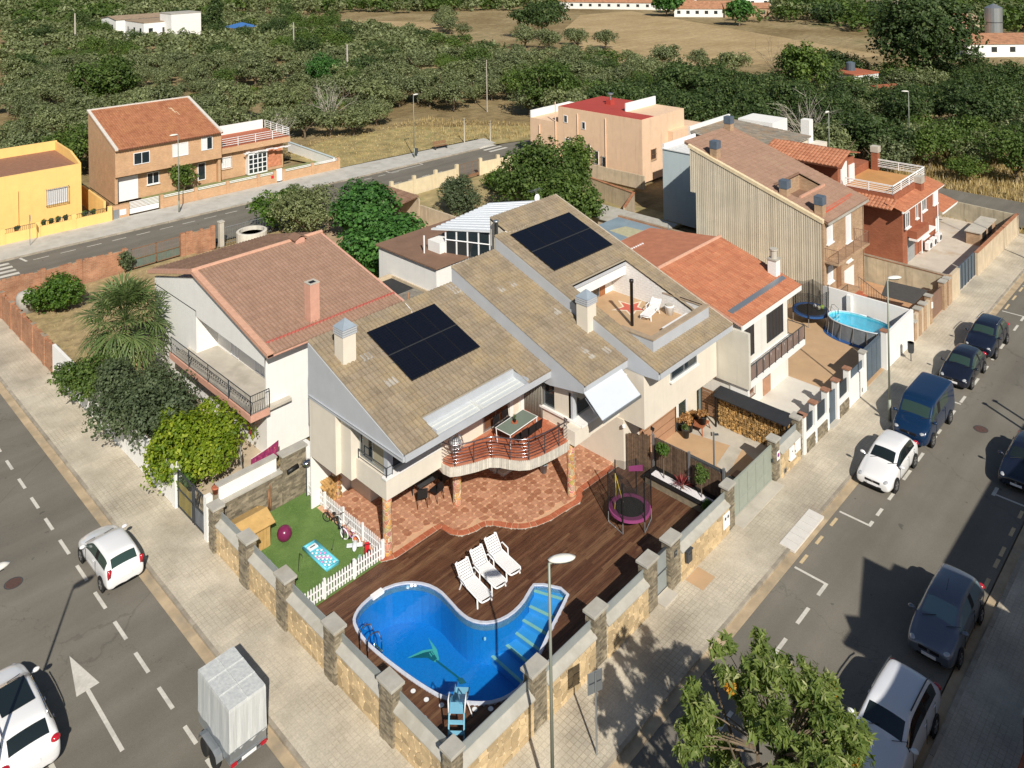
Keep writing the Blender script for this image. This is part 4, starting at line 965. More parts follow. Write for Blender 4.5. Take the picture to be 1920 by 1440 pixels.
def antenna(x,y,z0,h,lab,par=None):
 t=thing('antenna',lab,'antenna',(x,y,z0));MB().tube([(x,y,z0-.2),(x,y,z0+h)],.02,5).build('mast',M_STEEL,t)
 m=MB();m.tube([(x-.6,y,z0+h-.1),(x+.5,y+.1,z0+h-.1)],.012,4)
 for k in range(5):m.tube([(x-.5+k*.24,y-.28,z0+h-.1),(x-.5+k*.24,y+.28,z0+h-.1)],.008,4)
 m.build('dipoles',M_STEEL,t);return t
antenna(22.35,16.95,10.1,1.0,'tv antenna with white box standing on the top edge of the villa roof')
t=bpy.data.objects['antenna'];m=MB();m.ball((22.4,16.9,10.45),.25,10,7,(1,.5,1.2));m.build('white_box',M_WHITEP,t,smooth=True)
box('door_glass',M_GLASS,mh,12.4,10.62,.15,14.4,10.69,2.3);box('door_frame',M_STEEL,mh,12.3,10.6,.12,12.4,10.7,2.35);box('door_step',M_CREAM,mh,12.3,10.2,.1,14.8,10.6,.28)
cs=thing('conservatory','glazed white conservatory with a white ribbed sheet roof behind the villa','conservatory',(22,24,0))
box('base',M_WHITE,cs,19.5,23.7,0,27.5,30.2,4.95);box('base_roof',M_TILE4,cs,19.3,23.5,4.95,27.6,30.4,5.05);box('side_box',M_WHITE,cs,21.2,25.3,5.05,22.4,26.6,5.8)
m=MB();A_,B_,D_,E_=Vector((21.6,26.7,6.35)),Vector((28.0,27.0,6.7)),Vector((22.7,21.6,7.05)),Vector((30.5,23.0,7.2))
for k in range(13):
 p0=A_.lerp(B_,k/13);p1=D_.lerp(E_,k/13);q0=A_.lerp(B_,(k+.5)/13);q1=D_.lerp(E_,(k+.5)/13);s0=A_.lerp(B_,(k+1)/13);s1_=D_.lerp(E_,(k+1)/13);up=Vector((0,0,.11))
 m.add([p0+up,p1+up,q0+up,q1+up,q0,q1,s0,s1_,p0,p1],[(0,1,3,2),(2,3,5,4),(4,5,7,6),(8,9,1,0)])
m.build('sheet_roof',plain('white_sheet',(.70,.73,.76),.4,var=.03,bump=0),cs,kind='stuff')
def gwall(a,b,z0,za,zb,n):
 a,b=Vector((*a,0)),Vector((*b,0));m=MB();m.add([(a.x,a.y,z0),(b.x,b.y,z0),(b.x,b.y,zb),(a.x,a.y,za)],[(0,1,2,3)]);m.build('glazing',M_GLASS,cs);N_=(b-a).normalized();O_=Vector((N_.y,-N_.x,0))*.05
 for k in range(n+1):p=a.lerp(b,k/n);zt=za+(zb-za)*k/n;m=MB();m.extr([tuple(p+O_-N_*.05+Vector((0,0,z0))),tuple(p+O_+N_*.05+Vector((0,0,z0))),tuple(p+O_+N_*.05+Vector((0,0,zt))),tuple(p+O_-N_*.05+Vector((0,0,zt)))],tuple(-O_*1.5));m.build('mullion',M_WHITEM,cs)
 m=MB();m.tube([tuple(a+O_+Vector((0,0,za-.5))),tuple(b+O_+Vector((0,0,zb-.9)))],.05,4);m.build('rail',M_WHITEM,cs)
gwall((21.7,25.2),(22.9,21.9),5.05,6.5,7.0,4);gwall((22.9,21.9),(27.5,22.4),5.05,7.0,7.1,5)
box('floor',M_WHITE,cs,22.6,21.9,4.6,27.5,23.7,5.05);box('under_wall',M_WHITE,cs,22.7,22.0,0,27.4,23.7,4.6)
MB().tube([(20.6,26.3,6.3),(20.6,26.3,5.0),(21.3,25.9,4.9)],.06,6).build('downpipe',M_WHITEP,cs)
M_LENS=NT('headlight_lens',.08,.3,.8);M_LENS.col((.55,.56,.58));M_LENS=M_LENS.m
M_TAIL=NT('tail_light',.15,0,.7);M_TAIL.col((.42,.012,.025));M_TAIL=M_TAIL.m
M_RIM=NT('alloy_rim',.3,.8);M_RIM.col((.55,.55,.56));M_RIM=M_RIM.m
M_CARG=glassmat('car_glass',(.012,.018,.018),.04);M_CARGG=glassmat('greenish_car_glass',(.03,.055,.045),.05)
HATCH=[(0,.80,.26,.52,.60,.62),(.012,.90,.2,.62,.70,.66),(.05,.975,.18,.70,.77,.66),(.14,1,.17,.80,.86,.72),(.245,1,.17,.90,.945,.76),(.285,1,.17,.93,.985,.79),(.44,1,.17,.95,1.40,.68),(.50,1,.17,.96,1.455,.66),(.615,1,.17,.965,1.47,.655),(.64,1,.17,.967,1.468,.655),(.78,1,.17,.98,1.43,.64),(.84,.995,.17,.99,1.385,.635),(.945,.97,.2,.97,1.02,.70),(.975,.93,.22,.86,.92,.70),(1,.80,.3,.66,.72,.62)]
OLDH=[(0,.82,.28,.54,.62,.66),(.014,.91,.22,.60,.70,.64),(.08,.98,.2,.72,.80,.70),(.17,1,.2,.82,.88,.76),(.25,1,.2,.88,.93,.80),(.285,1,.2,.90,.98,.83),(.43,1,.2,.93,1.34,.74),(.49,1,.2,.935,1.415,.73),(.62,1,.2,.94,1.43,.73),(.65,1,.2,.94,1.43,.73),(.84,1,.2,.95,1.41,.72),(.885,1,.2,.95,1.36,.72),(.965,.985,.22,.92,.98,.78),(.985,.95,.24,.84,.90,.76),(1,.88,.3,.6,.66,.7)]
SUV=[(0,.84,.3,.66,.76,.66),(.014,.92,.25,.76,.86,.66),(.06,.97,.24,.88,.98,.70),(.14,1,.23,.98,1.06,.76),(.235,1,.23,1.06,1.12,.79),(.27,1,.23,1.09,1.17,.81),(.41,1,.23,1.12,1.58,.72),(.47,1,.23,1.13,1.64,.70),(.60,1,.23,1.135,1.66,.70),(.625,1,.23,1.137,1.66,.70),(.80,1,.23,1.15,1.63,.69),(.865,.995,.23,1.16,1.56,.69),(.955,.97,.26,1.10,1.17,.74),(.98,.93,.28,.95,1.02,.74),(1,.82,.34,.7,.76,.66)]
MPV=[(0,.80,.28,.58,.66,.62),(.016,.90,.22,.68,.75,.62),(.07,.97,.2,.80,.88,.68),(.14,1,.2,.90,.97,.74),(.20,1,.2,.97,1.03,.77),(.235,1,.2,1.0,1.08,.80),(.42,1,.2,1.04,1.52,.70),(.48,1,.2,1.045,1.58,.69),(.60,1,.2,1.05,1.60,.685),(.625,1,.2,1.05,1.60,.685),(.84,1,.2,1.06,1.57,.68),(.895,.995,.2,1.06,1.50,.68),(.965,.97,.24,1.02,1.1,.74),(.985,.93,.26,.92,.98,.72),(1,.84,.32,.7,.76,.66)]
VAN=[(0,.76,.3,.62,.72,.66),(.015,.88,.26,.80,.90,.72),(.05,.97,.25,.98,1.08,.78),(.11,1,.25,1.10,1.18,.84),(.155,1,.25,1.17,1.25,.86),(.18,1,.25,1.20,1.31,.87),(.30,1,.25,1.25,1.86,.86),(.345,1,.25,1.26,2.00,.87),(.40,1,.25,1.26,2.03,.88),(.43,1,.25,1.26,2.04,.88),(.80,1,.25,1.28,2.04,.88),(.955,1,.25,1.28,2.02,.88),(.975,.995,.25,1.28,1.98,.87),(.99,.985,.26,1.25,1.93,.86),(1,.96,.3,1.2,1.85,.84)]
def make_car(name,lab,prof,L,W,wb,loc,rz,paint,glass=M_CARG,cat='car',wr=.31,rails=None,plate=M_WHITEP,three_door=False,panel_van=False,z=RZ,grille=True,antenna_=False,doorline=True,lower=None,lamp=.2,tail_hi=False):
 t=thing(name,lab,cat,(loc[0],loc[1],z),rz)
 hw=W/2;m=MB();rings=[]
 for(f,ww,zb,zbelt,zr,wrf)in prof:
  x=L/2-f*L;w=hw*ww;r=hw*wrf*(1 if ww>.9 else ww/.97+.02);zm=zb+(zbelt-zb)*.55
  h=[(0,zb),(w*.86,zb),(w*.985,zb+.13),(w,zm),(w*.965,zbelt),(r+.03,zr-.06),(r-.06,zr-.012),(r*.5,zr+.015),(0,zr+.025)]
  ring=[(x,a,b)for a,b in h]+[(x,-a,b)for a,b in h[-2:0:-1]]
  rings.append(ring)
 n=len(rings[0]);vs=[p for R in rings for p in R];fs=[];keys=[]
 for i in range(len(rings)-1):
  for j in range(n):
   fs.append((i*n+j,(i+1)*n+j,(i+1)*n+(j+1)%n,i*n+(j+1)%n))
   jj=j if j<8 else 15-j;left=j<8;k=0
   if jj in(6,7):
    if i==5:k=1
    elif i==11 and not panel_van:k=2
   if jj==4:
    if 5<=i<=7:k=3 if left else 4
    elif 9<=i<=10 and not(panel_van and i==10):k=(5 if left else 6)
    elif i==8:k=7
   if jj==0 or(jj==1 and lower):k=8
   keys.append(k)
 fs.append(tuple(range(n)));keys.append(0);fs.append(tuple(range((len(rings)-1)*n+n-1,(len(rings)-1)*n-1,-1)));keys.append(0)
 me=bpy.data.meshes.new('tmp');me.from_pydata(vs,[],fs)
 for k in range(9):me.materials.append(paint)
 me.polygons.foreach_set('material_index',keys)
 bm=bmesh.new();bm.from_mesh(me);bmesh.ops.recalc_face_normals(bm,faces=bm.faces);bm.to_mesh(me);bm.free()
 o=bpy.data.objects.new('tmp',me);COL.objects.link(o);md=o.modifiers.new('s','SUBSURF');md.levels=2;md.render_levels=2
 dg=bpy.context.evaluated_depsgraph_get();ev=o.evaluated_get(dg).to_mesh()
 V=[tuple(v.co)for v in ev.vertices];P=[(p.material_index,list(p.vertices))for p in ev.polygons];N=[tuple(p.normal)for p in ev.polygons]
 o.evaluated_get(dg).to_mesh_clear();bpy.data.objects.remove(o)
 names={0:('body',paint),1:('windscreen',glass),2:('rear_window',glass),3:('side_window',glass),4:('side_window',glass),5:('side_window',glass),6:('side_window',glass),7:('door_pillar',M_BLACK),8:('underbody',M_BLACK)}
 for k,(nm,mt)in names.items():
  idx=[q for q in P if q[0]==k]
  if not idx:continue
  used={};nv=[]
  for _,vv in idx:
   for a in vv:
    if a not in used:used[a]=len(nv);nv.append(V[a])
  q=MB();q.add(nv,[[used[a]for a in vv]for _,vv in idx]);q.build(nm,mt,t,world=False,smooth=True)
 def zs(f,k):
  for a,b in zip(prof[:-1],prof[1:]):
   if a[0]<=f<=b[0]:s_=(f-a[0])/(b[0]-a[0]);return a[k]+(b[k]-a[k])*s_
 for sx in(-1,1):
  for sy in(-1,1):
   xw=sx*wb/2;ys=sy*(hw-.005)
   a=MB();a.lathe([(wr+.055,-.03),(wr+.055,.0)],(xw,ys if sy<0 else ys,wr),24,'y');a.build('wheel_arch',M_BLACK,t,world=False)
   q=MB();q.lathe([(wr-.1,-.1),(wr-.02,-.1),(wr,-.07),(wr,.05),(wr-.02,.085),(wr-.10,.09)],(0,0,0),24,'y')
   wo_=q.mesh('tyre',M_RUBBER,None,True);w_=link('wheel',wo_,t,(xw,sy*(hw-.06),wr))
   if sy>0:w_.rotation_euler=(0,0,pi)
   q=MB();q.lathe([(wr*.66,.06),(wr*.66,.088),(wr*.58,.092),(wr*.56,.075),(.0,.075)],(0,0,0),20,'y')
   for a_ in range(5):q.obox((cos(a_*2*pi/5)*wr*.33,-.088,sin(a_*2*pi/5)*wr*.33),(wr*.6,.02,.06),0,0,-a_*2*pi/5)
   link('rim',q.mesh('rim',M_RIM),w_)
 zf=zs(.04,3);F_x=L/2
 for sy in(-1,1):
  q=MB();q.ball((L/2-.26-lamp*.18,sy*hw*.68,zf-.035),1,14,8,(.22+lamp*.3,.15,.075));q.build('headlight',M_LENS,t,world=False,smooth=True)
  zt=zs(.97,3)-.02
  q=MB()
  if tail_hi:q.obox((-L/2+.075,sy*hw*.84,zt+.02),(.10,.13,.36),0,0,-.1)
  else:q.ball((-L/2+.15,sy*hw*.78,zt+.02),1,12,8,(.13,.16,.10))
  q.build('tail_light',M_TAIL,t,world=False,smooth=True)
  xm=L/2-L*prof[5][0]-.12
  q=MB();q.ball((xm,sy*(hw+.10),prof[5][3]+.07),1,10,8,(.085,.13,.075));q.tube([(xm,sy*hw*.93,prof[5][3]+.02),(xm,sy*(hw+.08),prof[5][3]+.05)],.03,5);q.build('mirror',paint,t,world=False,smooth=True)
 if grille:
  q=MB();q.obox((L/2-.035,0,zf-.14),(.08,W*.42,.12),0,0,0);q.build('grille',M_BLACK,t,world=False,bevel=.02)
  q=MB();q.obox((L/2-.05,0,.33),(.1,W*.5,.1));q.build('air_intake',M_BLACK,t,world=False,bevel=.02)
  MB().lathe([(.055,0),(.055,.012)],(L/2+.004,0,zf-.13),14,'x').build('badge',M_CHROME,t,world=False)
 q=MB();q.obox((L/2-.005,0,.42),(.03,.5,.11));q.build('number_plate',plate,t,world=False)
 q=MB();q.obox((-L/2-.005,0,zs(.98,3)-.22),(.03,.5,.11));q.build('number_plate',plate,t,world=False)
 q=MB()
 for f in((.33,.64)if three_door or panel_van else(.33,.615,.80)):
  for sy in(-1,1):x=L/2-f*L;q.box(x-.006,sy*(hw-.01),.28,x+.006,sy*(hw+.004),zs(f,3)-.04)
 q.build('door_seams',M_BLACK,t,world=False)
 for f in((.58,)if three_door or panel_van else(.58,.78)):
  for sy in(-1,1):q=MB();q.obox((L/2-f*L,sy*(hw+.008),zs(f,3)-.12),(.16,.03,.03));q.build('door_handle',paint,t,world=False,bevel=.008)
 xw0=L/2-L*prof[5][0]
 for k in(-.3,.2):q=MB();q.tube([(xw0+.06,k*W,prof[5][4]+.03),(xw0-.14,k*W+.45,prof[5][4]+.13)],.012,4);q.build('wiper',M_BLACK,t,world=False)
 if rails:
  for sy in(-1,1):
   pr=[p for p in prof if.45<p[0]<.88];q=MB();q.tube([(L/2-p[0]*L,sy*(hw*p[5]-.0),p[4]+.03)for p in pr],.022,6);q.build('roof_rail',rails,t,world=False,smooth=True)
 if antenna_:MB().tube([(L/2-.5*L,0,prof[7][4]),(L/2-.5*L-.35,0,prof[7][4]+.3)],.008,4).build('aerial',M_BLACK,t,world=False)
 return t
P_WHITE=carpaint('white_car_paint',(.78,.78,.78));P_WHITE2=carpaint('cool_white_paint',(.74,.76,.80));P_NAVY=carpaint('black_blue_paint',(.008,.011,.022));P_BLUE=carpaint('blue_van_paint',(.004,.022,.065));P_GREYB=carpaint('grey_blue_paint',(.17,.19,.23),.5,.3);P_BLACKP=carpaint('dark_navy_paint',(.008,.012,.026))
make_car('parked_car','white hatchback with dark grille parked by the kerb in front of the blue van',HATCH,4.25,1.72,2.62,(26.15,-3.62),pi,P_WHITE,M_CARG,lamp=.3)
make_car('parked_van','dark blue van parked between the white hatchback and the small dark hatchback',VAN,4.86,1.86,2.93,(31.35,-3.68),pi,P_BLUE,M_CARGG,'van',.33,panel_van=True,lamp=.5,tail_hi=True)
make_car('parked_car','dark navy hatchback parked right behind the blue van',HATCH,4.15,1.72,2.55,(38.75,-3.62),pi,P_NAVY,M_CARGG,lamp=.4)
make_car('parked_car','black compact suv with silver roof rails, farthest of the cars along the near kerb',SUV,4.4,1.75,2.65,(43.75,-3.68),pi,P_BLACKP,M_CARGG,rails=M_CHROME)
make_car('parked_car','grey blue people carrier parked in the building shadow ahead of the white suv',MPV,4.3,1.72,2.7,(17.75,-8.82),pi,P_GREYB,glassmat('painted_reflection_windscreen',(.16,.24,.27),.08),lamp=.3,antenna_=True)  # pale reflection painted into this car's glass colour
make_car('parked_car','white suv with dark roof bars half in sunlight near the bottom right corner',SUV,4.6,1.82,2.7,(11.6,-8.95),pi,P_WHITE2,M_CARG,rails=M_DARK,lamp=.4)
make_car('parked_car','dark navy car on the opposite kerb cut by the right edge of the photo',HATCH,4.3,1.74,2.62,(30.75,-8.75),pi,P_BLACKP,M_CARG)
make_car('parked_car','small white three door hatchback seen from behind on the left-hand street',OLDH,3.75,1.58,2.42,(-3.52,18.95),pi/2,P_WHITE,M_CARGG,wr=.28,three_door=True,tail_hi=True,grille=False,lamp=.1)
make_car('parked_car','white suv with black roof glass and rails at the left edge of the photo',SUV,4.7,1.9,2.75,(-8.85,13.1),pi/2,P_WHITE,M_CARG,rails=M_CHROME,lamp=.2)
k_=bpy.data.objects['parked_car.006']if 'parked_car.006' in bpy.data.objects else None
make_car('parked_car','white car with turquoise side trim cut off by the bottom edge at lower left',HATCH,4.2,1.75,2.6,(-8.1,6.75),pi*.62,P_WHITE,M_CARG,lamp=.2)
for o in bpy.data.objects:
 if o.get('label','').startswith('white suv with black roof glass'):
  m=MB();m.box(-.95,-.5,1.675,.35,.5,1.695);m.build('glass_roof',M_CARG,o,world=False,bevel=.008)
 if o.get('label','').startswith('small white three door'):
  m=MB();m.obox((-.55,.62,1.0),(.3,.1,.35));m.build('yellow_vest',plain('hi_vis_yellow',(.55,.75,.05),.6,bump=0),o,world=False)
t=thing('covered_trailer','twin axle galvanised trailer with a tall grey tarpaulin cover parked on the left-hand street','trailer',(-3.68,7.35,RZ),pi/2)
def T(m,n,mt,**k):return m.build(n,mt,t,world=False,**k)
L_,W_,zb,zt=2.25,1.30,.55,.92
m=MB()
for sx in(-1,1):m.box(sx*L_/2,-W_/2,zb,sx*(L_/2-.04),W_/2,zt)
for sy in(-1,1):m.box(-L_/2+.04,sy*W_/2,zb,L_/2-.04,sy*(W_/2-.04),zt)
T(m,'body',M_STEEL);T(MB().box(-L_/2,-W_/2,zb-.06,L_/2,W_/2,zb),'floor',M_STEEL)
m=MB()
for k in range(3):m.box(-L_/2-.02,-W_/2+.02+k*.44,zb+.08,-L_/2,-W_/2+.38+k*.44,zt-.05)
for z in(zb,zt-.03):m.box(-L_/2-.03,-W_/2,z,-L_/2-.002,W_/2,z+.03)
T(m,'tailgate_ribs',M_STEEL,kind='stuff')
tp=NT('tarpaulin',.55,spec=.4);wv=tp.noise(2.2,4,.6,vec=tp.co('Object'),sc=(3.5,3.5,.35));tp.col(tp.ramp(wv,[(.3,(.46,.48,.48)),(.7,(.60,.61,.59))]));tp.bump(wv,.35,.06)
m=MB();h=2.32;a,b=L_/2+.02,W_/2+.02;ring=[]
for z,k in((.86,1.0),(1.2,.99),(1.7,.985),(2.2,.985),(2.3,.97)):
 for i in range(40):
  s_=i/40*4;q=int(s_);f=s_-q
  c_=[(-1,-1),(1,-1),(1,1),(-1,1),(-1,-1)];x=(c_[q][0]*(1-f)+c_[q+1][0]*f);y=(c_[q][1]*(1-f)+c_[q+1][1]*f)
  wob=1+.018*sin(i*2.3)*(1 if 0<f<1 else 0)*(1-abs(z-1.5)/1.2);hem=.05*sin(i*1.7)if z<.9 else 0
  ring.append((x*a*k*wob,y*b*k*wob,z+hem))
m.add(ring,[(r*40+i,r*40+(i+1)%40,(r+1)*40+(i+1)%40,(r+1)*40+i)for r in range(4)for i in range(40)]+[tuple(160+i for i in range(40))]);T(m,'tarpaulin',tp.m)
m=MB()
for x in(-.4,.4):m.tube([(x,-b*.96,2.315),(x,b*.96,2.315)],.018,5)
m.tube([(-a*.95,0,2.315),(a*.95,0,2.315)],.018,5);T(m,'cover_hoops',tp.m)
for sy in(-1,1):
 for x in(-.33,.33):
  q=MB();q.lathe([(.16,-.07),(.27,-.07),(.28,-.05),(.28,.05),(.27,.07),(.16,.07)],(0,0,0),20,'y');w_=link('wheel',q.mesh('tyre',M_RUBBER,None,True),t,(x,sy*(W_/2+.13),.28))
  q=MB();q.lathe([(.17,-.06),(.17,.06),(.12,.062),(.10,.045),(0,.045)],(0,0,0),16,'y');r_=link('rim',q.mesh('rim',M_RIM),w_)
  if sy>0:w_.rotation_euler=(0,0,pi)
 m=MB();pts=[(-.66,.42),(-.6,.60),(-.4,.66),(.4,.66),(.6,.60),(.66,.42)]
 for p,q in zip(pts[:-1],pts[1:]):
  y0,y1=sy*(W_/2+.01),sy*(W_/2+.24);m.add([(p[0],y0,p[1]),(q[0],y0,q[1]),(q[0],y1,q[1]),(p[0],y1,p[1]),(p[0],y0,p[1]-.015),(q[0],y0,q[1]-.015),(q[0],y1,q[1]-.015),(p[0],y1,p[1]-.015)],[(0,1,2,3),(4,7,6,5),(3,2,6,7),(0,4,5,1)])
 T(m,'mudguard',M_STEEL)
 T(MB().box(-L_/2-.05,sy*(W_/2-.02),.42,-L_/2-.0,sy*(W_/2-.22),.53),'tail_light',M_TAIL)
T(MB().box(-L_/2-.04,-W_/2,.40,-L_/2+.02,W_/2,.44),'bumper_bar',M_STEEL);T(MB().box(-L_/2-.045,-.26,.43,-L_/2-.04,.26,.54),'number_plate',M_WHITEP)
m=MB();m.tube([(L_/2-.1,-.35,.45),(L_/2+1.15,0,.45)],.035,6);m.tube([(L_/2-.1,.35,.45),(L_/2+1.15,0,.45)],.035,6);T(m,'drawbar',M_STEEL);T(MB().tube([(L_/2+.9,.12,.1),(L_/2+.9,.12,.75)],.03,8),'jockey_wheel_post',M_STEEL)
wh=thing('white_house','white two storey house with brown tile roof, pink chimney and long iron balcony','house',(5,20.6,0))
HX,HY=5.05,20.65;FX=13.6
w_=MB();w_.box(HX,HY,0,FX,28.9,2.75);w_.box(HX+1.3,HY,2.75,FX,34.9,5.25);w_.box(HX,28.9,0,FX,34.9,5.3)
w_.box(HX,HY,2.75,HX+1.3,HY+.12,5.25)
w_.extr([(HX,HY,5.24),(HX,HY,5.32),(HX,28.6,7.35),(HX,34.9,5.75),(HX,34.9,5.24),(HX,28.95,5.24),(HX,28.95,4.95),(HX,HY+.1,4.72)],(.15,0,0));w_.build('wall',M_WHITE,wh)
box('balcony_floor',M_CONC,wh,3.98,20.3,2.62,HX+1.3,30.0,2.77);m=MB();m.box(3.9,20.2,2.48,3.98,30.1,2.82);m.box(3.98,20.2,2.48,5.0,20.3,2.82);m.build('balcony_edge',M_SALMON,wh)
rl=railing('balcony_railing',wh,[(5.0,20.26),(3.94,20.26),(3.94,29.9)],2.82,1.0,M_DARK,0,.13,2.4,.02)
sc=MB()
for k in range(38):
 y=20.6+k*.25;sc.lathe([(.05,-.006),(.05,.006),(.035,.006),(.035,-.006)],(3.94,y,3.45),8,'x')
sc.build('scrolls',M_DARK,rl,kind='stuff')
for y,w in((23.6,1.2),(26.6,.9)):window(wh,(HX+1.3,y,3.8),'y',w,1.9,M_WHITEM,M_SHW,2)
SW=.2257;RX0,RX1=4.72,13.75;ry=lambda y:5.76+SW*(y-19.85)if y<28.75 else 5.76+SW*8.9-.26*(y-28.75)
m=MB();m.slab([(RX0,19.85,ry(19.85)),(RX1,19.85,ry(19.85)),(RX1,28.75,ry(28.75)),(RX0,28.75,ry(28.75))],.14);m.slab([(RX0,28.75,ry(28.75)),(RX1,28.75,ry(28.75)),(RX1,35.2,ry(35.2)),(RX0,35.2,ry(35.2))],.14);rf=m.build('roof',M_SALMON,wh)
tile_roof((RX0+.3,28.75,ry(28.75)),(RX1-RX0-.5,0,0),(0,-8.9,-8.9*SW),38,24,M_TILE2,rf);tile_roof((RX1-.2,28.8,ry(28.75)),(-(RX1-RX0-.5),0,0),(0,6.4,-6.4*.26),38,16,M_TILE4,rf)
RIDGE=plain('ridge_mortar',(.56,.32,.22),.85,var=.12,scale=5)
m=MB();m.tube([(RX0,28.75,ry(28.75)+.06),(RX1,28.75,ry(28.75)+.06)],.13,8);m.build('ridge',RIDGE,rf)
m=MB()
for a,b in((19.85,28.75),(28.75,35.2)):m.extr([(RX0-.02,a,ry(a)-.12),(RX0-.02,a,ry(a)+.09),(RX0-.02,b,(ry(b))+.09),(RX0-.02,b,ry(b)-.12)],(.36,0,0))
m.build('verge',RIDGE,rf)
m=MB()
for k in range(34):m.obox((5.2+k*.25,20.65,ry(20.65)+.12),(.2,.05,.12),0,-.2)
M_REDB=plain('faded_red',(.40,.10,.08),.8,bump=0);m.build('snow_guard',M_REDB,rf,kind='stuff');box('guard_rail',M_REDB,rf,5.1,20.62,ry(20.62)+.07,13.6,20.66,ry(20.62)+.11)
c=box('chimney',M_SALMON,wh,7.95,20.9,5.8,8.55,21.5,8.15);box('chimney_rim',M_CONC,c,7.93,20.88,8.15,8.57,21.52,8.2);box('flue_hole',M_BLACK,c,8.05,21.0,8.2,8.4,21.3,8.21)
c=box('roof_vent',M_SALMON,wh,11.45,28.2,7.5,12.1,28.85,8.05);m=MB();m.slab([(11.3,28.1,8.02),(11.78,28.1,8.25),(11.78,29.0,8.25),(11.3,29.0,8.02)],.05);m.slab([(11.78,28.1,8.25),(12.26,28.1,8.02),(12.26,29.0,8.02),(11.78,29.0,8.25)],.05);m.build('vent_roof',M_TILE4,c)
ob=thing('outbuilding','low outbuilding with a black felt flat roof between the villa and the fig trees','outbuilding',(17,26,0))
box('wall',M_WHITE,ob,13.8,21.5,0,19.4,28.6,2.9);box('flat_roof',plain('black_felt',(.03,.032,.035),.8,var=.15),ob,13.75,21.4,2.9,19.45,28.7,3.0)
m=MB();m.box(13.7,28.6,2.9,19.4,28.85,3.25);m.box(19.4,21.4,2.9,19.49,28.6,3.2);m.build('parapet',M_BEIGEW,ob);box('roof_sheet',plain('old_sheet',(.22,.20,.17),.9,var=.3),ob,17.3,24.3,3.01,19.3,25.9,3.06)
MB().tube([(15.4,21.6,3.0),(15.4,21.6,5.2)],.05,6).build('rusty_post',plain('rust',(.42,.22,.12),.8),ob)
dw=thing('dividing_wall','stone clad dividing wall with a white painted top between the lawn and the white house','wall',(2.5,16.8,0))
box('core',M_SLATE,dw,.5,16.66,-.1,3.62,16.84,1.62);slate_faces(.5,16.66,3.62,16.84,0,1.6,.09,.34).build('slate_cladding',M_SLATE,dw,kind='stuff')
box('coping',M_COPING,dw,.45,16.58,1.62,3.62,16.95,1.70);box('white_wall',M_WHITE,dw,.55,16.86,1.70,3.45,17.0,2.32);box('top_coping',M_COPING,dw,.5,16.84,2.32,3.5,17.2,2.38)
box('core',M_SLATE,dw,3.66,16.62,-.1,4.9,16.84,2.35);slate_faces(3.66,16.62,4.9,16.84,0,2.3,.09,.34).build('slate_cladding',M_SLATE,dw,kind='stuff');box('top_coping',M_COPING,dw,3.6,16.55,2.35,5.0,17.1,2.42);box('white_pier',M_WHITE,dw,4.95,16.6,0,5.3,17.2,2.3)
fw=thing('boundary_wall','white painted boundary wall under the hedge shrubs along the left street','wall',(0,25,0))
box('wall',M_WHITE,fw,.02,20.55,0,.2,38.6,1.9);box('pier',M_WHITE,fw,-.02,20.3,0,.34,20.7,2.0)
ig=thing('iron_gate','black wrought iron pedestrian gate with a yellowish infill beside the white boundary wall','gate',(.1,18.6,0))
for y0,y1 in((18.62,20.25),(17.35,18.5)):
 m=MB()
 for k in range(int((y1-y0)/.13)+1):y=y0+k*.13;m.tube([(.1,y,.1),(.1,y,1.85)],.012,4,cap=False)
 q=m.build('bars',M_DARK,ig,kind='stuff');m=MB()
 for z in(.1,.95,1.8):m.box(.07,y0,z,.13,y1,z+.05)
 for y in(y0,y1-.04):m.box(.07,y,.05,.13,y+.04,1.9)
 m.build('frame',M_DARK,ig)
box('infill',plain('yellow_infill',(.45,.36,.10),.7),ig,.12,18.66,.15,.14,20.2,1.3);box('infill',plain('grey_infill',(.25,.27,.3),.6),ig,.12,17.4,.15,.14,18.45,.95)
box('post',M_WHITE,ig,.0,17.0,0,.3,17.3,2.0);box('post',M_SLATE,ig,.3,16.95,0,.75,17.25,1.95)
t=thing('flower_pot','terracotta pot on the gate post beside the white dividing wall','flower pot',(.5,17.1,1.95));MB().lathe([(.12,1.95),(.17,2.2),(.19,2.2),(.19,2.26),(.14,2.26)],(.5,17.1,0),14).build('pot',M_TERRAB,t,smooth=True);MB().lathe([(.14,2.2),(.14,2.23)],(.5,17.1,0),14).build('soil',M_SOIL,t)
gy=MB();gy.box(.2,16.95,-.2,5.05,31,.04);struct('yard_floor',gy,plain('sandy_paving',(.48,.39,.28),.9,var=.15,scale=1.3))
gs=MB();gs.box(.2,31,-.2,15.5,52.2,.05);gs.box(15.5,28.5,-.2,34,51.5,.05);struct('garden_ground',gs,M_DRY)
gs=MB();gs.box(20.5,31,.0,34,50,.07);struct('garden_soil',gs,M_SOIL)
gs=MB();gs.box(34.2,24,-.2,52,50.5,.05);struct('orchard_ground',gs,plain('orchard_grass',(.34,.27,.13),.95,var=.35,scale=.5,bump=.6,dirt=(.20,.21,.08)))
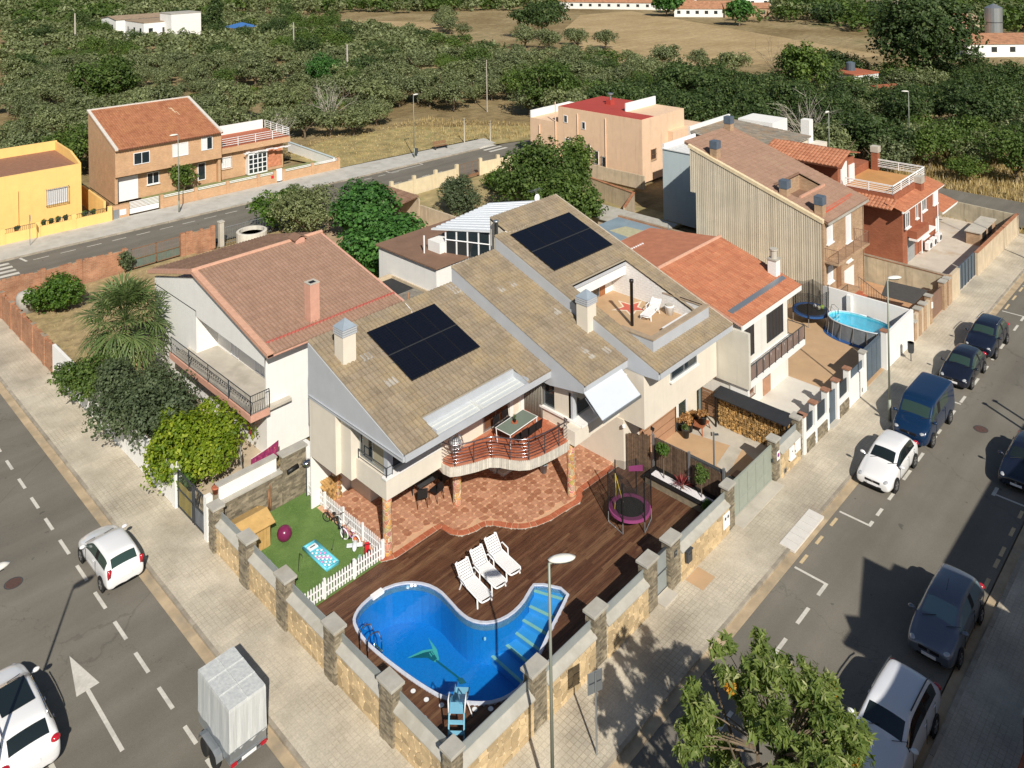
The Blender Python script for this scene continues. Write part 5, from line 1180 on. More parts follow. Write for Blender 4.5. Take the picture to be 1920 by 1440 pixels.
def low_wall(lab,x0,y0,x1,y1,h,th,mt,piers=(),pm=None,name='garden_wall',cap=None,ph=.15):
 t=thing(name,lab,'wall',((x0+x1)/2,(y0+y1)/2,0));L=sqrt((x1-x0)**2+(y1-y0)**2);ang=atan2(y1-y0,x1-x0)
 m=MB();m.obox(((x0+x1)/2,(y0+y1)/2,h/2-.1),(L,th,h+.2),ang);w_=m.build('wall',mt,t)
 for f in piers:m=MB();m.obox((x0+(x1-x0)*f,y0+(y1-y0)*f,(h+ph)/2),(.38,th+.12,h+ph),ang);m.build('pier',pm or mt,t)
 if cap:m=MB();m.obox(((x0+x1)/2,(y0+y1)/2,h+.03),(L,th+.08,.06),ang);m.build('coping',cap,t)
 return t
def rough_top(t,x0,y0,x1,y1,h,th,mt):
 m=MB();L=sqrt((x1-x0)**2+(y1-y0)**2);n=int(L/.3)
 for k in range(n):
  if random.random()<.55:f=(k+.5)/n;m.obox((x0+(x1-x0)*f,y0+(y1-y0)*f,h+rnd(-.02,.06)),(.28,th,.14),atan2(y1-y0,x1-x0)+rnd(-.05,.05))
 m.build('loose_bricks',mt,t,kind='stuff')
t=low_wall('weathered red brick wall along the left street beside the palm garden',.12,38.7,.12,52.6,1.75,.18,M_BRICKR,(.12,.3,.48,.66,.84));rough_top(t,.12,38.7,.12,52.6,1.75,.18,M_BRICKR)
t=low_wall('weathered red brick wall between the far road and the dry garden',.1,53.0,9.9,52.45,1.8,.18,M_BRICKR,(.02,.35,.62,.97),M_BRICKR);rough_top(t,.1,53.0,9.9,52.45,1.8,.18,M_BRICKR)
t=low_wall('broken red brick wall right of the rusty garden gate',14.4,52.15,17.2,52.0,1.9,.2,M_BRICKR,(.02,.98));rough_top(t,14.4,52.15,17.2,52.0,1.95,.2,M_BRICKR)
rg=thing('garden_gate','rusty double gate with green mesh in the brick wall by the far road','gate',(12.2,52.35,0))
for x0,x1 in((10.15,12.2),(12.25,14.3)):
 m=MB()
 for k in range(14):x=x0+.1+k*.145;m.tube([(x,52.35,.15),(x,52.35,1.75)],.012,4,cap=False)
 m.build('bars',plain('rusty_iron',(.26,.17,.13),.8),rg,kind='stuff');m=MB()
 for z in(.1,.85,1.72):m.box(x0,52.32,z,x1,52.38,z+.05)
 for x in(x0,x1-.05):m.box(x,52.32,.1,x+.05,52.38,1.8)
 m.build('frame',M_WOODD,rg);box('mesh_panel',plain('green_mesh',(.12,.17,.14),.8),rg,x0+.05,52.39,.15,x1-.05,52.4,.95)
tank=thing('water_tank','round whitewashed masonry water tank beside the iron fence by the far road','tank',(19.7,49.6,0));MB().lathe([(1.35,0),(1.35,1.5),(1.25,1.55),(1.1,1.55),(1.1,1.2)],(19.7,49.6,0),24).build('wall',wallmat('old_whitewash',(.62,.58,.50),.12,.2),tank);MB().lathe([(1.1,1.15),(1.1,1.2)],(19.7,49.6,0),20).build('cover',M_CONC,tank)
well=thing('well','short round rendered well behind the bright green citrus bush','well',(1.7,50.2,0));MB().lathe([(.75,0),(.72,1.2),(.6,1.4),(.3,1.5)],(1.7,50.2,0),20).build('wall',plain('grey_render',(.42,.40,.36),.9,var=.2),well,smooth=True);MB().lathe([(.2,1.48),(.2,1.56)],(1.7,50.2,0),12).build('cap',M_CONC,well)
pil=thing('gate_pillar','pale concrete pillar between the brick ruins and the iron street fence','pillar',(17.9,51.9,0));box('shaft',M_CONC,pil,17.7,51.7,0,18.1,52.1,2.2);box('cap',M_CONC,pil,17.65,51.65,2.2,18.15,52.15,2.3)
t=thing('street_fence','grey iron bar fence along the far road behind the water tank','fence',(21,52,0));railing('railing',t,[(18.2,51.95),(24.5,51.65)],0.1,1.5,plain('grey_iron',(.22,.24,.25),.6,bump=0),0,.16,2.2)
shed=thing('shed','open shed with a brown sheet roof beside the yard wall behind the fig trees','shed',(33.4,46.5,0))
m=MB();m.slab([(31.4,43.2,2.3),(33.9,43.2,2.6),(33.9,50.2,2.6),(31.4,50.2,2.3)],.05);q=m.build('roof',M_TILE4,shed);tile_roof((33.9,43.2,2.62),(0,7,0),(-2.5,0,-.3),30,3,M_TILE4,q)
box('back_wall',M_BEIGEW,shed,33.85,43.2,0,34.0,50.2,2.35)
for y in(43.3,46.5,50):MB().tube([(31.6,y,0),(31.6,y,2.3)],.06,6).build('post',M_WOODD,shed)
low_wall('stained low wall running from the shed towards the villa conservatory',34.0,43.1,33.9,34.5,1.75,.2,M_BEIGEW)
for k,(a,b)in enumerate([((36.5,51.0),(45.6,50.75)),((49.3,50.75),(59,48.8))]):
 low_wall(['cream rendered wall with piers along the far road left of the ornate iron gate','cream rendered wall along the far road right of the ornate iron gate'][k],*a,*b,1.55,.18,wallmat('cream_yellow_render',(.66,.56,.38),.08,.12),(0,.33,.66,1)if k==0 else(0,.25),None,ph=.45)
og=thing('garden_gate','ornate brown iron gate between cream piers by the far road','gate',(47.4,50.8,0));railing('railing',og,[(45.8,50.78),(49.1,50.76)],.35,1.5,M_WOODD,0,.2,1.1);box('base_plate',M_WOODD,og,45.8,50.74,.1,49.1,50.8,.4)
oh=thing('orange_roof_house','white house with orange tile roof, dark shutters and a balcony next to the villa','house',(24.3,4.2,0))
w_=MB();w_.box(24.25,4.15,-.05,31.25,13.5,2.5);w_.box(24.25,4.15,2.5,31.25,13.5,5.5);w_.build('wall',wallmat('off_white_render',(.74,.71,.65),.05,.12),oh)
w_=MB();w_.box(24.05,2.9,2.45,24.25,12,5.5);w_.box(24.05,6.1,-.05,24.25,16,2.45);w_.build('party_wall',wallmat('pale_grey_render',(.60,.57,.49),.06,.12),oh)
S4=.2962;r4=lambda y:5.80+S4*(y-3.4)if y<8.87 else 5.80+S4*5.47-.12*(y-8.87)
m=MB();m.slab([(24.2,3.4,r4(3.4)),(31.45,3.4,r4(3.4)),(31.45,8.87,r4(8.87)),(24.2,8.87,r4(8.87))],.14);m.slab([(24.2,8.87,r4(8.87)),(31.45,8.87,r4(8.87)),(31.45,14.5,r4(14.5)),(24.2,14.5,r4(14.5))],.14);rf=m.build('roof',M_SALMON,oh)
tile_roof((24.2,8.87,r4(8.87)),(7.25,0,0),(0,-5.5,-5.5*S4),30,14,M_TILE3,rf);m=MB();m.slab([(24.2,8.9,r4(8.9)+.03),(31.45,8.9,r4(8.9)+.03),(31.45,14.4,r4(14.4)+.03),(24.2,14.4,r4(14.4)+.03)],.02);m.build('back_slope',plain('orange_sheet',(.48,.19,.105),.85,var=.14,scale=1.6,bump=.3),rf)
MB().tube([(24.2,8.87,r4(8.87)+.05),(31.45,8.87,r4(8.87)+.05)],.12,8).build('ridge',RIDGE,rf);box('gutter_board',M_WHITE,oh,24.2,3.3,5.5,31.45,3.4,5.78)
m=MB();m.slab([(24.5,4.1,r4(4.1)+.12),(31.1,4.1,r4(4.1)+.12),(31.1,4.4,r4(4.4)+.12),(24.5,4.4,r4(4.4)+.12)],.05);m.build('flashing',M_STEEL,rf)
q=MB()
for k in range(16):q.obox((24.35+k*.24,12.6+.0*k,r4(12.6)+.08),(.12,.1,.06))
q.build('white_dots',M_WHITEP,rf,kind='stuff')
c=box('chimney',M_WHITE,oh,30.55,4.5,5.9,31.1,5.05,7.2);box('chimney_cap',M_COPING,c,30.5,4.45,7.2,31.15,5.1,7.28);MB().lathe([(.2,7.28),(.2,7.75),(.26,7.78),(.26,7.86)],(30.83,4.78,0),12).build('chimney_pot',M_CONC,c)
for x,w in((25.9,2.05),(29.55,2.05)):
 fo=window(oh,(x,4.15,3.9),'x',w,1.75,M_DARK,M_SHD,5,fw=.05)
box('balcony_slab',M_WHITE,oh,24.3,3.05,2.3,31.3,4.15,2.62);box('side_parapet',M_WHITE,oh,24.2,3.05,1.95,24.36,4.15,3.3)
railing('balcony_railing',oh,[(24.5,3.08),(31.25,3.08),(31.25,4.15)],2.62,.88,M_DARK,0,0,.78,.022)
for k in range(8):box('infill_panel',plain('brown_tinted_panel',(.24,.17,.14),.5,bump=0),oh,24.56+k*.84,3.1,2.7,24.56+k*.84+.74,3.12,3.42)
box('door',plain('light_brown_door',(.42,.23,.14),.6),oh,27.95,4.10,.1,28.85,4.16,1.75)
for i in range(2):
 for j in range(2):box('door_pane',M_GLASS,oh,28.08+i*.38,4.085,1.1+j*.3,28.36+i*.38,4.1,1.34+j*.3)
window(oh,(25.95,4.15,1.45),'x',1.5,1.1,plain('brown_frame',(.28,.15,.10),.6,bump=0),M_GLASS,3,grille=plain('brown_iron',(.26,.14,.09),.6,bump=0));box('wall_lamp',M_WHITEP,oh,24.2,6.5,3.8,24.05,6.6,3.95)
ys=MB();ys.box(17.75,.3,-.2,24.4,6.12,.03);struct('driveway',ys,M_OCHRE)
ys=MB();ys.prism([(21.85,6.1),(24.3,6.1),(24.3,.6),(21.7,.6),(22.6,2.6)],.03,.036);ys.prism([(20.5,2.9),(22.9,3.3),(22.7,2.62),(20.3,2.1)],.03,.04);ys.box(17.3,-.35,-.1,21.4,.6,.02);struct('driveway_concrete',ys,M_CONC)
ys=MB();ys.box(24.45,.1,-.2,40.8,16,.03);struct('yard_floor',ys,M_OCHRE)
ys=MB();ys.box(24.5,.15,.03,31.2,4.15,.036);struct('yard_concrete',ys,plain('light_concrete',(.60,.57,.51),.85,var=.07,scale=.8))
yw=thing('yard_wall','white street wall with short brown capped pillars, stone plinths and blue grey infill fences','wall',(30,0,0))
PX=[24.52,25.85,27.4,28.75,30.35];HT=[1.98,2.1,2.15,2.15,2.2]
for x,h in zip(PX,HT):p_=box('pillar',M_WHITE,yw,x-.14,-.02,0,x+.14,.3,h);box('cap',plain('brown_tile_cap',(.32,.16,.10),.8,var=.2),p_,x-.2,-.08,h,x+.2,.36,h+.07)
MSH=plain('blue_grey_mesh',(.09,.12,.15),.6,var=.1,bump=0)
for a,b in((24.66,25.71),(25.99,27.26),(28.89,30.21)):
 box('low_wall',M_WHITE,yw,a,0,.0,b,.2,.95);o_=box('plinth',M_SLATE,yw,a+.02,-.03,0,b-.02,.0,.68);
 fo=box('infill_panel',MSH,yw,a,.1,.97,b,.13,1.75);m=MB()
 for k in range(int((b-a)/.12)):m.box(a+k*.12,.07,.97,a+k*.12+.025,.1,1.8)
 m.build('bars',M_DARK,fo,kind='stuff');slate_faces(a+.02,-.03,b-.02,.02,0,.66,.11,.26).build('plinth_stones',M_SLATE,o_,kind='stuff')
box('gate_door',MSH,yw,27.54,.1,.05,28.6,.14,1.75);box('step',M_CONC,yw,27.5,-.2,0,28.65,.1,.08);box('gate_lock',M_DARK,yw,27.5,-.02,.9,27.62,.1,1.15)
box('low_wall',M_WHITE,yw,30.49,0,0,32.8,.2,1.45);box('infill_panel',MSH,yw,30.5,.1,1.45,32.5,.13,1.9);p_=box('pillar',M_WHITE,yw,32.5,-.02,0,32.85,.3,2.3);box('cap',M_COPING,p_,32.45,-.06,2.3,32.9,.34,2.37);box('vent',M_STEEL,yw,32.1,-.01,.15,32.3,0,.4)
sg=thing('sliding_gate','dark blue grey ribbed sliding gate in the white street wall','gate',(34.5,.3,0));m=MB()
for k in range(10):m.box(32.95+k*.3,.3,.06,32.95+k*.3+.27,.36,2.05)
m.build('ribs',MSH,sg,kind='stuff');box('frame',MSH,sg,32.9,.36,.04,36.0,.42,2.1)
for k in range(4):box('panel',MSH,sg,32.95+k*.76,.27,.1,32.95+k*.76+.7,.3,2.0)
ww=thing('pool_yard_wall','tall white wall around the above ground pool at the street corner of the yard','wall',(38,0,0))
box('street_wall',M_WHITE,ww,36.3,-.02,-.05,40.95,.16,2.15);p_=box('pillar',M_WHITE,ww,36.0,-.06,0,36.3,.3,2.35);box('cap',plain('brown_cap',(.32,.16,.10),.8),p_,35.95,-.1,2.35,36.35,.36,2.42)
box('side_wall',M_WHITE,ww,40.8,.16,-.05,40.95,6.1,2.1);box('buttress',M_WHITE,ww,40.55,4.0,0,40.8,4.3,2.0)
bn=thing('litter_bin','dark litter bin on a post in front of the white pool yard wall','bin',(38.2,-.75,0));MB().lathe([(.16,.55),(.19,.7),(.19,1.15),(.17,1.15),(.15,.75)],(38.2,-.75,0),16).build('bin',M_DARK,bn);MB().tube([(38.2,-.75,0),(38.2,-.75,.56)],.03,6).build('post',M_DARK,bn);MB().lathe([(.2,1.15),(.2,1.19),(.17,1.19),(.17,1.15)],(38.2,-.75,0),16).build('rim',M_BLACK,bn)
ap=thing('above_ground_pool','oval above ground pool with turquoise water and grey metal frame','pool',(39.0,2.75,0))
def oval(a,b,n=40):return[(39.05+a*(abs(cos(2*pi*k/n))**.75)*(1 if cos(2*pi*k/n)>0 else-1)*.0+a*cos(2*pi*k/n),2.75+b*(abs(sin(2*pi*k/n))**.8)*(1 if sin(2*pi*k/n)>0 else-1))for k in range(n)]
O=oval(1.15,2.15);m=MB()
for i in range(40):a,b=O[i],O[(i+1)%40];m.quad((a[0],a[1],.05),(b[0],b[1],.05),(b[0],b[1],1.08),(a[0],a[1],1.08))
m.build('liner_wall',plain('grey_pool_wall',(.16,.18,.20),.6,bump=0),ap);m=MB();m.tube([(x,y,1.1)for x,y in O+O[:1]],.045,6);m.build('rim',plain('pale_rim',(.55,.62,.68),.4,bump=0),ap,smooth=True)
m=MB();m.sheet(oval(1.12,2.1),.16);m.build('floor',plain('turquoise_liner',(.20,.62,.70),.5,var=.06,scale=5,bump=0),ap);m=MB();m.sheet(oval(1.12,2.1),.98);m.build('water',M_WATER,ap);m=MB()
for i in range(40):a,b=oval(1.13,2.12)[i],oval(1.13,2.12)[(i+1)%40];m.quad((b[0],b[1],.1),(a[0],a[1],.1),(a[0],a[1],1.08),(b[0],b[1],1.08))
m.build('inner_liner',MATS.setdefault('tq',plain('turquoise_wall',(.22,.62,.70),.5,bump=0)),ap)
for i in range(0,40,2):
 x,y=O[i];k=1.12;m=MB();m.tube([(39.05+(x-39.05)*1.02,2.75+(y-2.75)*1.01,1.08),(39.05+(x-39.05)*1.16,2.75+(y-2.75)*1.07,.04)],.028,5);m.build('leg',M_STEEL,ap)
m=MB();m.sheet(oval(1.5,2.5),.045);m.build('ground_sheet',plain('blue_sheet',(.03,.09,.25),.6),ap)
t=thing('pool_ladder','steel ladder standing at the far end of the above ground pool','ladder',(39.4,4.7,0))
for x in(39.15,39.65):MB().tube([(x,5.3,0),(x,4.95,1.45),(x,4.75,1.5),(x,4.5,1.3),(x,4.45,.4)],.022,5).build('rail',M_CHROME,t)
for z in(.3,.6,.9):box('step',M_WHITEP,t,39.15,4.38,z,39.65,4.5,z+.04)
def trampoline(lab,cx_,cy_,r,h,pad,net,hn,poles,leg=.12,zb=0,mat=M_BLACK,rim=.28):
 t=thing('trampoline',lab,'trampoline',(cx_,cy_,zb));z=zb+h
 MB().lathe([(r-rim+.02,z),(r-rim+.02,z+.012)],(cx_,cy_,0),32).build('jumping_mat',mat,t)
 m=MB();n=32
 for i in range(n):
  a0,a1=2*pi*i/n,2*pi*(i+1)/n;q=[(cx_+rr*cos(a),cy_+rr*sin(a))for rr,a in((r-rim,a0),(r,a0),(r,a1),(r-rim,a1))]
  m.add([(p[0],p[1],z+.03)for p in q]+[(q[1][0],q[1][1],z-.08),(q[2][0],q[2][1],z-.08)],[(0,1,2,3),(1,4,5,2)])
 m.build('pad',pad,t)
 for k in range(poles):
  a=2*pi*(k+.3)/poles;x,y=cx_+r*cos(a)*1.03,cy_+r*sin(a)*1.03
  MB().tube([(x,y,z-.1),(x,y,z+hn)],.03,7).build('pole',M_BLACK,t)
 for k in range(poles//2):
  a0,a1=2*pi*(2*k+.3)/poles,2*pi*(2*k+1.3)/poles;p0=(cx_+r*cos(a0)*1.03,cy_+r*sin(a0)*1.03);p1=(cx_+r*cos(a1)*1.03,cy_+r*sin(a1)*1.03)
  MB().tube([(p0[0],p0[1],z-.05),(p0[0],p0[1],zb+.06),(p0[0],p0[1],zb+.03),(p1[0],p1[1],zb+.03),(p1[0],p1[1],zb+.06),(p1[0],p1[1],z-.05)],.024,6).build('leg',M_STEEL,t)
 m=MB();n=poles*4
 for i in range(n):
  a0,a1=2*pi*(i/n+.3/poles),2*pi*((i+1)/n+.3/poles);f0=abs(((i%4)/4)-.5)*2;f1=abs((((i+1)%4 if(i+1)%4 else 4)/4)-.5)*2
  m.quad((cx_+(r-.06)*cos(a0),cy_+(r-.06)*sin(a0),z),(cx_+(r-.06)*cos(a1),cy_+(r-.06)*sin(a1),z),(cx_+r*cos(a1),cy_+r*sin(a1),z+hn-.18*(1-f1)),(cx_+r*cos(a0),cy_+r*sin(a0),z+hn-.18*(1-f0)))
 m.build('net',net,t,smooth=False);return t
nm=NT('safety_net',.9);tr=nm.N('ShaderNodeBsdfTransparent');ms=nm.N('ShaderNodeMixShader');nm.col((.02,.02,.02));ms.inputs[0].default_value=.52;nm.L(nm.b.outputs[0],ms.inputs[2]);nm.L(tr.outputs[0],ms.inputs[1]);ms.inputs[0].default_value=.42;nm.L(ms.outputs[0],nm.n.nodes['Material Output'].inputs[0]);M_NET=nm.m
trampoline('round trampoline with purple pad, black net and yellow ropes on the dark deck',14.15,3.72,.98,.62,plain('purple_pad',(.27,.055,.17),.6,var=.05,bump=0),M_NET,1.7,6,zb=deck_z)
t=bpy.data.objects['trampoline']
MB().tube([(13.5,4.1,.75),(13.75,4.2,1.4),(13.9,4.35,2.1),(14.0,4.2,1.4),(14.15,4.1,.75)],.02,5).build('yellow_rope',plain('yellow_rope',(.65,.50,.05),.7,bump=0),t);m=MB();m.quad((14.9,4.3,2.0),(15.05,3.6,2.3),(15.05,3.6,2.0),(14.9,4.3,1.75));m.build('purple_flap',plain('purple_cloth',(.27,.055,.17),.6,bump=0),t)
trampoline('blue trampoline with black net in the yard of the orange roofed house',39.35,6.35,1.25,.75,plain('blue_pad',(.025,.09,.26),.55,var=.05,bump=0),M_NET,1.7,6)
for i,(x,y,r,lab,c)in enumerate([(39.9,6.3,.13,'white ball on the blue trampoline',(.75,.75,.75)),(40.0,5.8,.15,'green and yellow ball on the blue trampoline',(.45,.65,.08)),(39.75,5.95,.14,'pale beige ball on the blue trampoline',(.7,.66,.5))]):
 t=thing('ball',lab,'ball',(x,y,.76));MB().ball((x,y,.76+r),r,14,10).build('skin',plain('ball%d'%i,c,.5,bump=0),t,smooth=True);MB().lathe([(r*1.004,-.008),(r*1.004,.008)],(x,y,.76+r),16).build('seam',M_DARK,t)
bh=thing('brick_house','tall narrow brick house with a huge cream ribbed side wall and brown tile roof','house',(40.8,6.1,0))
S5=.3352;r5=lambda y:6.78+S5*(y-6.16)
w_=MB();w_.extr([(40.86,6.12,0),(40.86,6.12,r5(6.12)-.1),(40.86,17.0,r5(17.0)-.1),(40.86,17.0,6.7),(40.86,16.5,6.7),(40.86,16.5,0)],(.3,0,0));wl_=w_.build('side_wall',plain('cream_ribbed_sheet',(.66,.58,.45),.6,var=.05,scale=1,bump=0),bh)
m=MB();y=6.15
while y<16.95:m.ct=rnd(0,1);ztop=r5(y)-.15;zb_=0 if y<16.5 else 6.7;m.box(40.80,y,zb_,40.86,y+.1,ztop,True);y+=.17
m.build('ribs',plain('cream_rib',(.72,.64,.50),.6,var=.1,scale=.8,bump=0,tint=.22),wl_,kind='stuff')
m=MB();m.extr([(40.74,6.0,r5(6.0)-.18),(40.74,6.0,r5(6.0)+.08),(40.74,17.1,r5(17.1)+.08),(40.74,17.1,r5(17.1)-.18)],(.34,0,0));m.build('verge',plain('cream_verge',(.70,.58,.38),.7,bump=0),bh)
box('front_wall',M_BRICKT,bh,41.16,6.1,0,48.4,6.5,6.3);box('inner_walls',M_BRICKT,bh,41.16,6.5,0,48.4,16.4,6.2);box('corner_pier',M_BRICKT,bh,40.82,5.98,0,41.2,6.12,6.5);w_=MB();w_.extr([(48.3,6.1,0),(48.3,6.1,r5(6.1)-.15),(48.3,17.5,r5(17.5)-.15),(48.3,17.5,0)],(.2,0,0));w_.build('far_side_wall',M_BRICKT,bh)
m=MB();Z=r5
for a,b,c_,d in((41.0,5.75,48.5,8.4),(41.0,8.4,42.0,10.4),(46.5,8.4,48.5,10.4),(41.0,10.4,48.5,17.6)):m.slab([(a,b,Z(b)-.02),(c_,b,Z(b)-.02),(c_,d,Z(d)-.02),(a,d,Z(d)-.02)],.14)
rf=m.build('roof',M_TILE4,bh);yl=17.65
tile_roof((41.0,yl,Z(yl)),(7.5,0,0),(0,-11.9,-11.9*S5),34,30,M_TILE2,rf,holes=[(1.0/7.5,(yl-10.4)/11.9,5.5/7.5,(yl-8.4)/11.9)])
box('terrace_floor',M_TILE4,bh,42.0,8.4,6.2,46.5,10.4,6.9);w_=MB();w_.extr([(46.5,8.4,6.9),(46.5,8.4,Z(8.4)),(46.5,10.4,Z(10.4)),(46.5,10.4,6.9)],(.1,0,0));w_.box(42.0,10.4,6.9,46.5,10.5,Z(10.4)-.1);w_.build('dormer_wall',M_BRICKT,bh);window(bh,(44.2,10.4,7.6),'x',.9,.7,M_WHITEM,M_GLASS,1)
box('orange_parapet',RIDGE,bh,42.2,8.28,Z(8.3),46.5,8.42,Z(8.3)+.25);m=MB();m.slab([(45.4,11.4,Z(11.4)+.07),(46.3,11.4,Z(11.4)+.07),(46.5,13.2,Z(13.2)+.07),(45.6,13.2,Z(13.2)+.07)],.04);m.build('skylight',plain('pale_skylight',(.34,.28,.17),.4,bump=0),rf)
m=MB();m.slab([(41.5,6.32,Z(6.32)+.09),(47.6,6.5,Z(6.5)+.09),(47.6,6.75,Z(6.75)+.09),(41.5,6.7,Z(6.7)+.09)],.06);m.build('red_flashing',plain('red_flashing',(.55,.09,.04),.7,bump=0),rf)
M_COWL=plain('dark_cowl',(.10,.13,.17),.5,bump=0)
for x,y,h in((41.25,14.9,.75),(47.5,17.2,.6),(41.5,9.2,.55),(41.5,6.5,.8)):
 z0=Z(y);c=box('chimney',M_BRICKT,bh,x-.3,y-.3,z0-.3,x+.3,y+.3,z0+h);box('cowl',M_COWL,c,x-.33,y-.33,z0+h+.02,x+.33,y+.33,z0+h+.62)
box('eave_gutter',M_COPING,bh,41.1,5.66,Z(5.7)-.2,48.5,5.76,Z(5.7)-.06)
for x,w,z0,z1 in((42.1,.95,4.85,6.1),(45.45,.9,4.0,6.05),(42.1,.85,2.0,3.2),(45.5,.85,2.55,3.35)):window(bh,(x,6.1,(z0+z1)/2),'x',w,z1-z0,M_WHITEM,M_SHW,1,sill=M_WHITE)
box('garage_door',M_WHITEP,bh,44.6,6.04,.3,46.3,6.1,2.0);box('balcony_slab',M_BRICKT,bh,40.9,4.95,3.72,46.6,6.1,3.86);box('front_door',M_WOODD,bh,43.2,6.05,1.15,44.0,6.1,3.0)
railing('balcony_railing',bh,[(40.95,6.05),(40.95,5.0),(46.5,5.0),(46.5,6.05)],3.86,.92,plain('brown_iron_rail',(.22,.13,.09),.6,bump=0),0,.14,1.4,.016)
st_=MB();st_.box(41.2,4.9,0,44.6,6.1,1.15)
st_.build('landing',M_BRICKT,bh)
for k in range(6):box('step',M_TERRAB,bh,42.4,4.9-.32*(k+1),0,44.3,4.9-.32*k,1.0-.17*k)
railing('stair_railing',bh,[(41.2,4.95),(42.4,4.95)],1.15,.85,M_DARK,0,.14,1.3,.014);m=MB();m.tube([(44.3,4.9,2.0),(44.3,2.9,.95)],.02,5)
for k in range(12):y=4.9-k*.18;m.tube([(44.3,y,1.15-k*.095),(44.3,y,2.0-k*.095)],.012,4,cap=False)
m.build('stair_handrail',M_DARK,bh,kind='stuff')
ys=MB();ys.box(40.95,.1,-.2,48.7,6.1,.03);struct('brick_yard_floor',ys,plain('orange_terrazzo',(.46,.27,.15),.8,var=.2,scale=1.5))
fb=thing('front_wall','brick and beige street wall with brown metal gates before the ribbed brick house','wall',(44.5,0,0))
for a,b,h in((41.1,41.5,1.2),(42.0,42.5,1.75),(43.0,43.5,1.75),(44.3,44.7,1.9),(47.3,47.9,1.95),(48.3,48.75,1.9)):p_=box('pillar',M_BRICKT,fb,a,-.05,0,b,.35,h);box('cap',M_COPING,p_,a-.05,-.1,h,b+.05,.4,h+.07)
for a,b,h in((41.5,42.0,1.6),(42.5,43.0,1.6),(43.5,44.3,1.7)):box('beige_panel',M_BEIGEW,fb,a,0,0,b,.2,h)
box('brown_gate',plain('brown_sheet_gate',(.22,.13,.09),.6,bump=0),fb,44.72,.1,.06,47.28,.16,1.7);box('brown_gate',plain('brown_sheet_gate_b',(.20,.12,.085),.6,bump=0),fb,47.92,.1,.06,48.28,.16,1.7);box('intercom',M_WHITEP,fb,44.4,-.12,1.1,44.62,-.05,1.5)
m=MB();m.slab([(42.3,.4,2.0),(45.2,.4,2.0),(44.6,3.0,2.15),(41.9,2.4,2.15)],.05);m.build('porch_roof',plain('dark_felt',(.07,.065,.06),.9),fb)
low_wall('tall stained beige wall with damp streaks between the brick house and the terrace house',48.9,.2,49.1,8.5,1.95,.2,wallmat('streaked_beige_render',(.52,.45,.32),.18,.35),name='party_wall',cap=M_BRICKR)
th_=thing('terrace_house','deep red brick house with orange terrace floor, white railings and terracotta eaves','house',(53.3,4.6,0))
w_=MB();w_.box(53.3,5.0,-.05,62.0,14.5,4.75);w_.box(53.3,4.85,-.05,54.4,5.0,4.75);w_.box(54.4,4.7,2.3,62.0,5.0,4.75);w_.box(62.0,5.6,-.05,65.0,13,2.6);w_.build('wall',M_BRICKB,th_)
m=MB();m.box(53.4,5.5,5.2,61,5.7,5.8);m.box(53.4,5.7,5.2,53.6,10,5.8);m.build('terrace_parapet',M_BRICKB,th_);box('terrace_floor',plain('orange_terrace_paint',(.52,.27,.10),.8,var=.12,scale=.8),th_,53.5,5.6,4.75,61.2,11.0,5.5)
box('tower',M_BRICKB,th_,53.0,10.0,4.75,56.6,16.5,7.7);box('tower_door',M_WHITEP,th_,53.6,9.92,5.6,54.8,10.0,7.6);box('tower_door',M_WHITEP,th_,55.3,9.9,5.6,56.4,10.0,7.1);box('tower_annex',M_BRICKB,th_,56.6,10.5,4.75,61.4,12.0,6.2)
m=MB();m.slab([(51.9,9.2,7.7),(54.6,9.6,8.5),(54.6,16.6,8.5),(51.9,16.6,7.7)],.1);m.slab([(54.6,9.6,8.5),(57,9.6,8.0),(57,16.6,8.0),(54.6,16.6,8.5)],.1);q=m.build('tower_roof',M_BRICKB,th_)
tile_roof((54.6,9.5,8.52),(0,7.1,0),(-2.7,0,-.8),22,6,M_TILE5,q,lift=.09);m=MB()
tile_roof((62.6,5.9,5.3),(-10.2,0,0),(0,-1.45,-.45),34,5,M_TILE3,th_,name='eave_tiles');tile_roof((53.5,5.2,5.45),(0,6,0),(-1.5,0,-.5),20,4,M_TILE5,th_,name='side_eave_tiles',lift=.09);tile_roof((66.2,5.9,2.95),(-4.2,0,0),(0,-1.5,-.45),16,5,M_TILE3,th_,name='porch_tiles')
box('eave_board',M_WHITE,th_,52.3,4.42,4.75,62.7,4.52,4.9);box('porch_board',M_WHITE,th_,62,4.35,2.35,66.2,4.45,2.52);box('chimney',M_BRICKB,th_,61.0,9.6,5.5,61.6,10.2,7.1);box('chimney_cap',M_CONC,th_,60.95,9.55,7.15,61.65,10.25,7.7);box('chimney',M_BRICKB,th_,58.4,5.0,5.0,59.1,5.6,5.7);box('chimney_cap',M_CONC,th_,58.35,4.95,5.75,59.15,5.65,6.3)
rr=railing('terrace_railing',th_,[(53.4,9.5),(53.4,5.6),(61.1,5.6),(61.1,10.0)],5.8,.75,M_WHITEM,4,0,2.0,.03)
for x,w,z0,z1 in((54.0,.9,3.2,4.45),(56.2,.5,3.4,4.6),(58.0,1.1,3.6,4.75),(60.9,1.0,3.5,4.7)):window(th_,(x,4.7,(z0+z1)/2),'x',w,z1-z0,M_WHITEM,M_GLASS if x<60 else M_SHW,2 if w>.8 else 1,sill=M_WHITE)
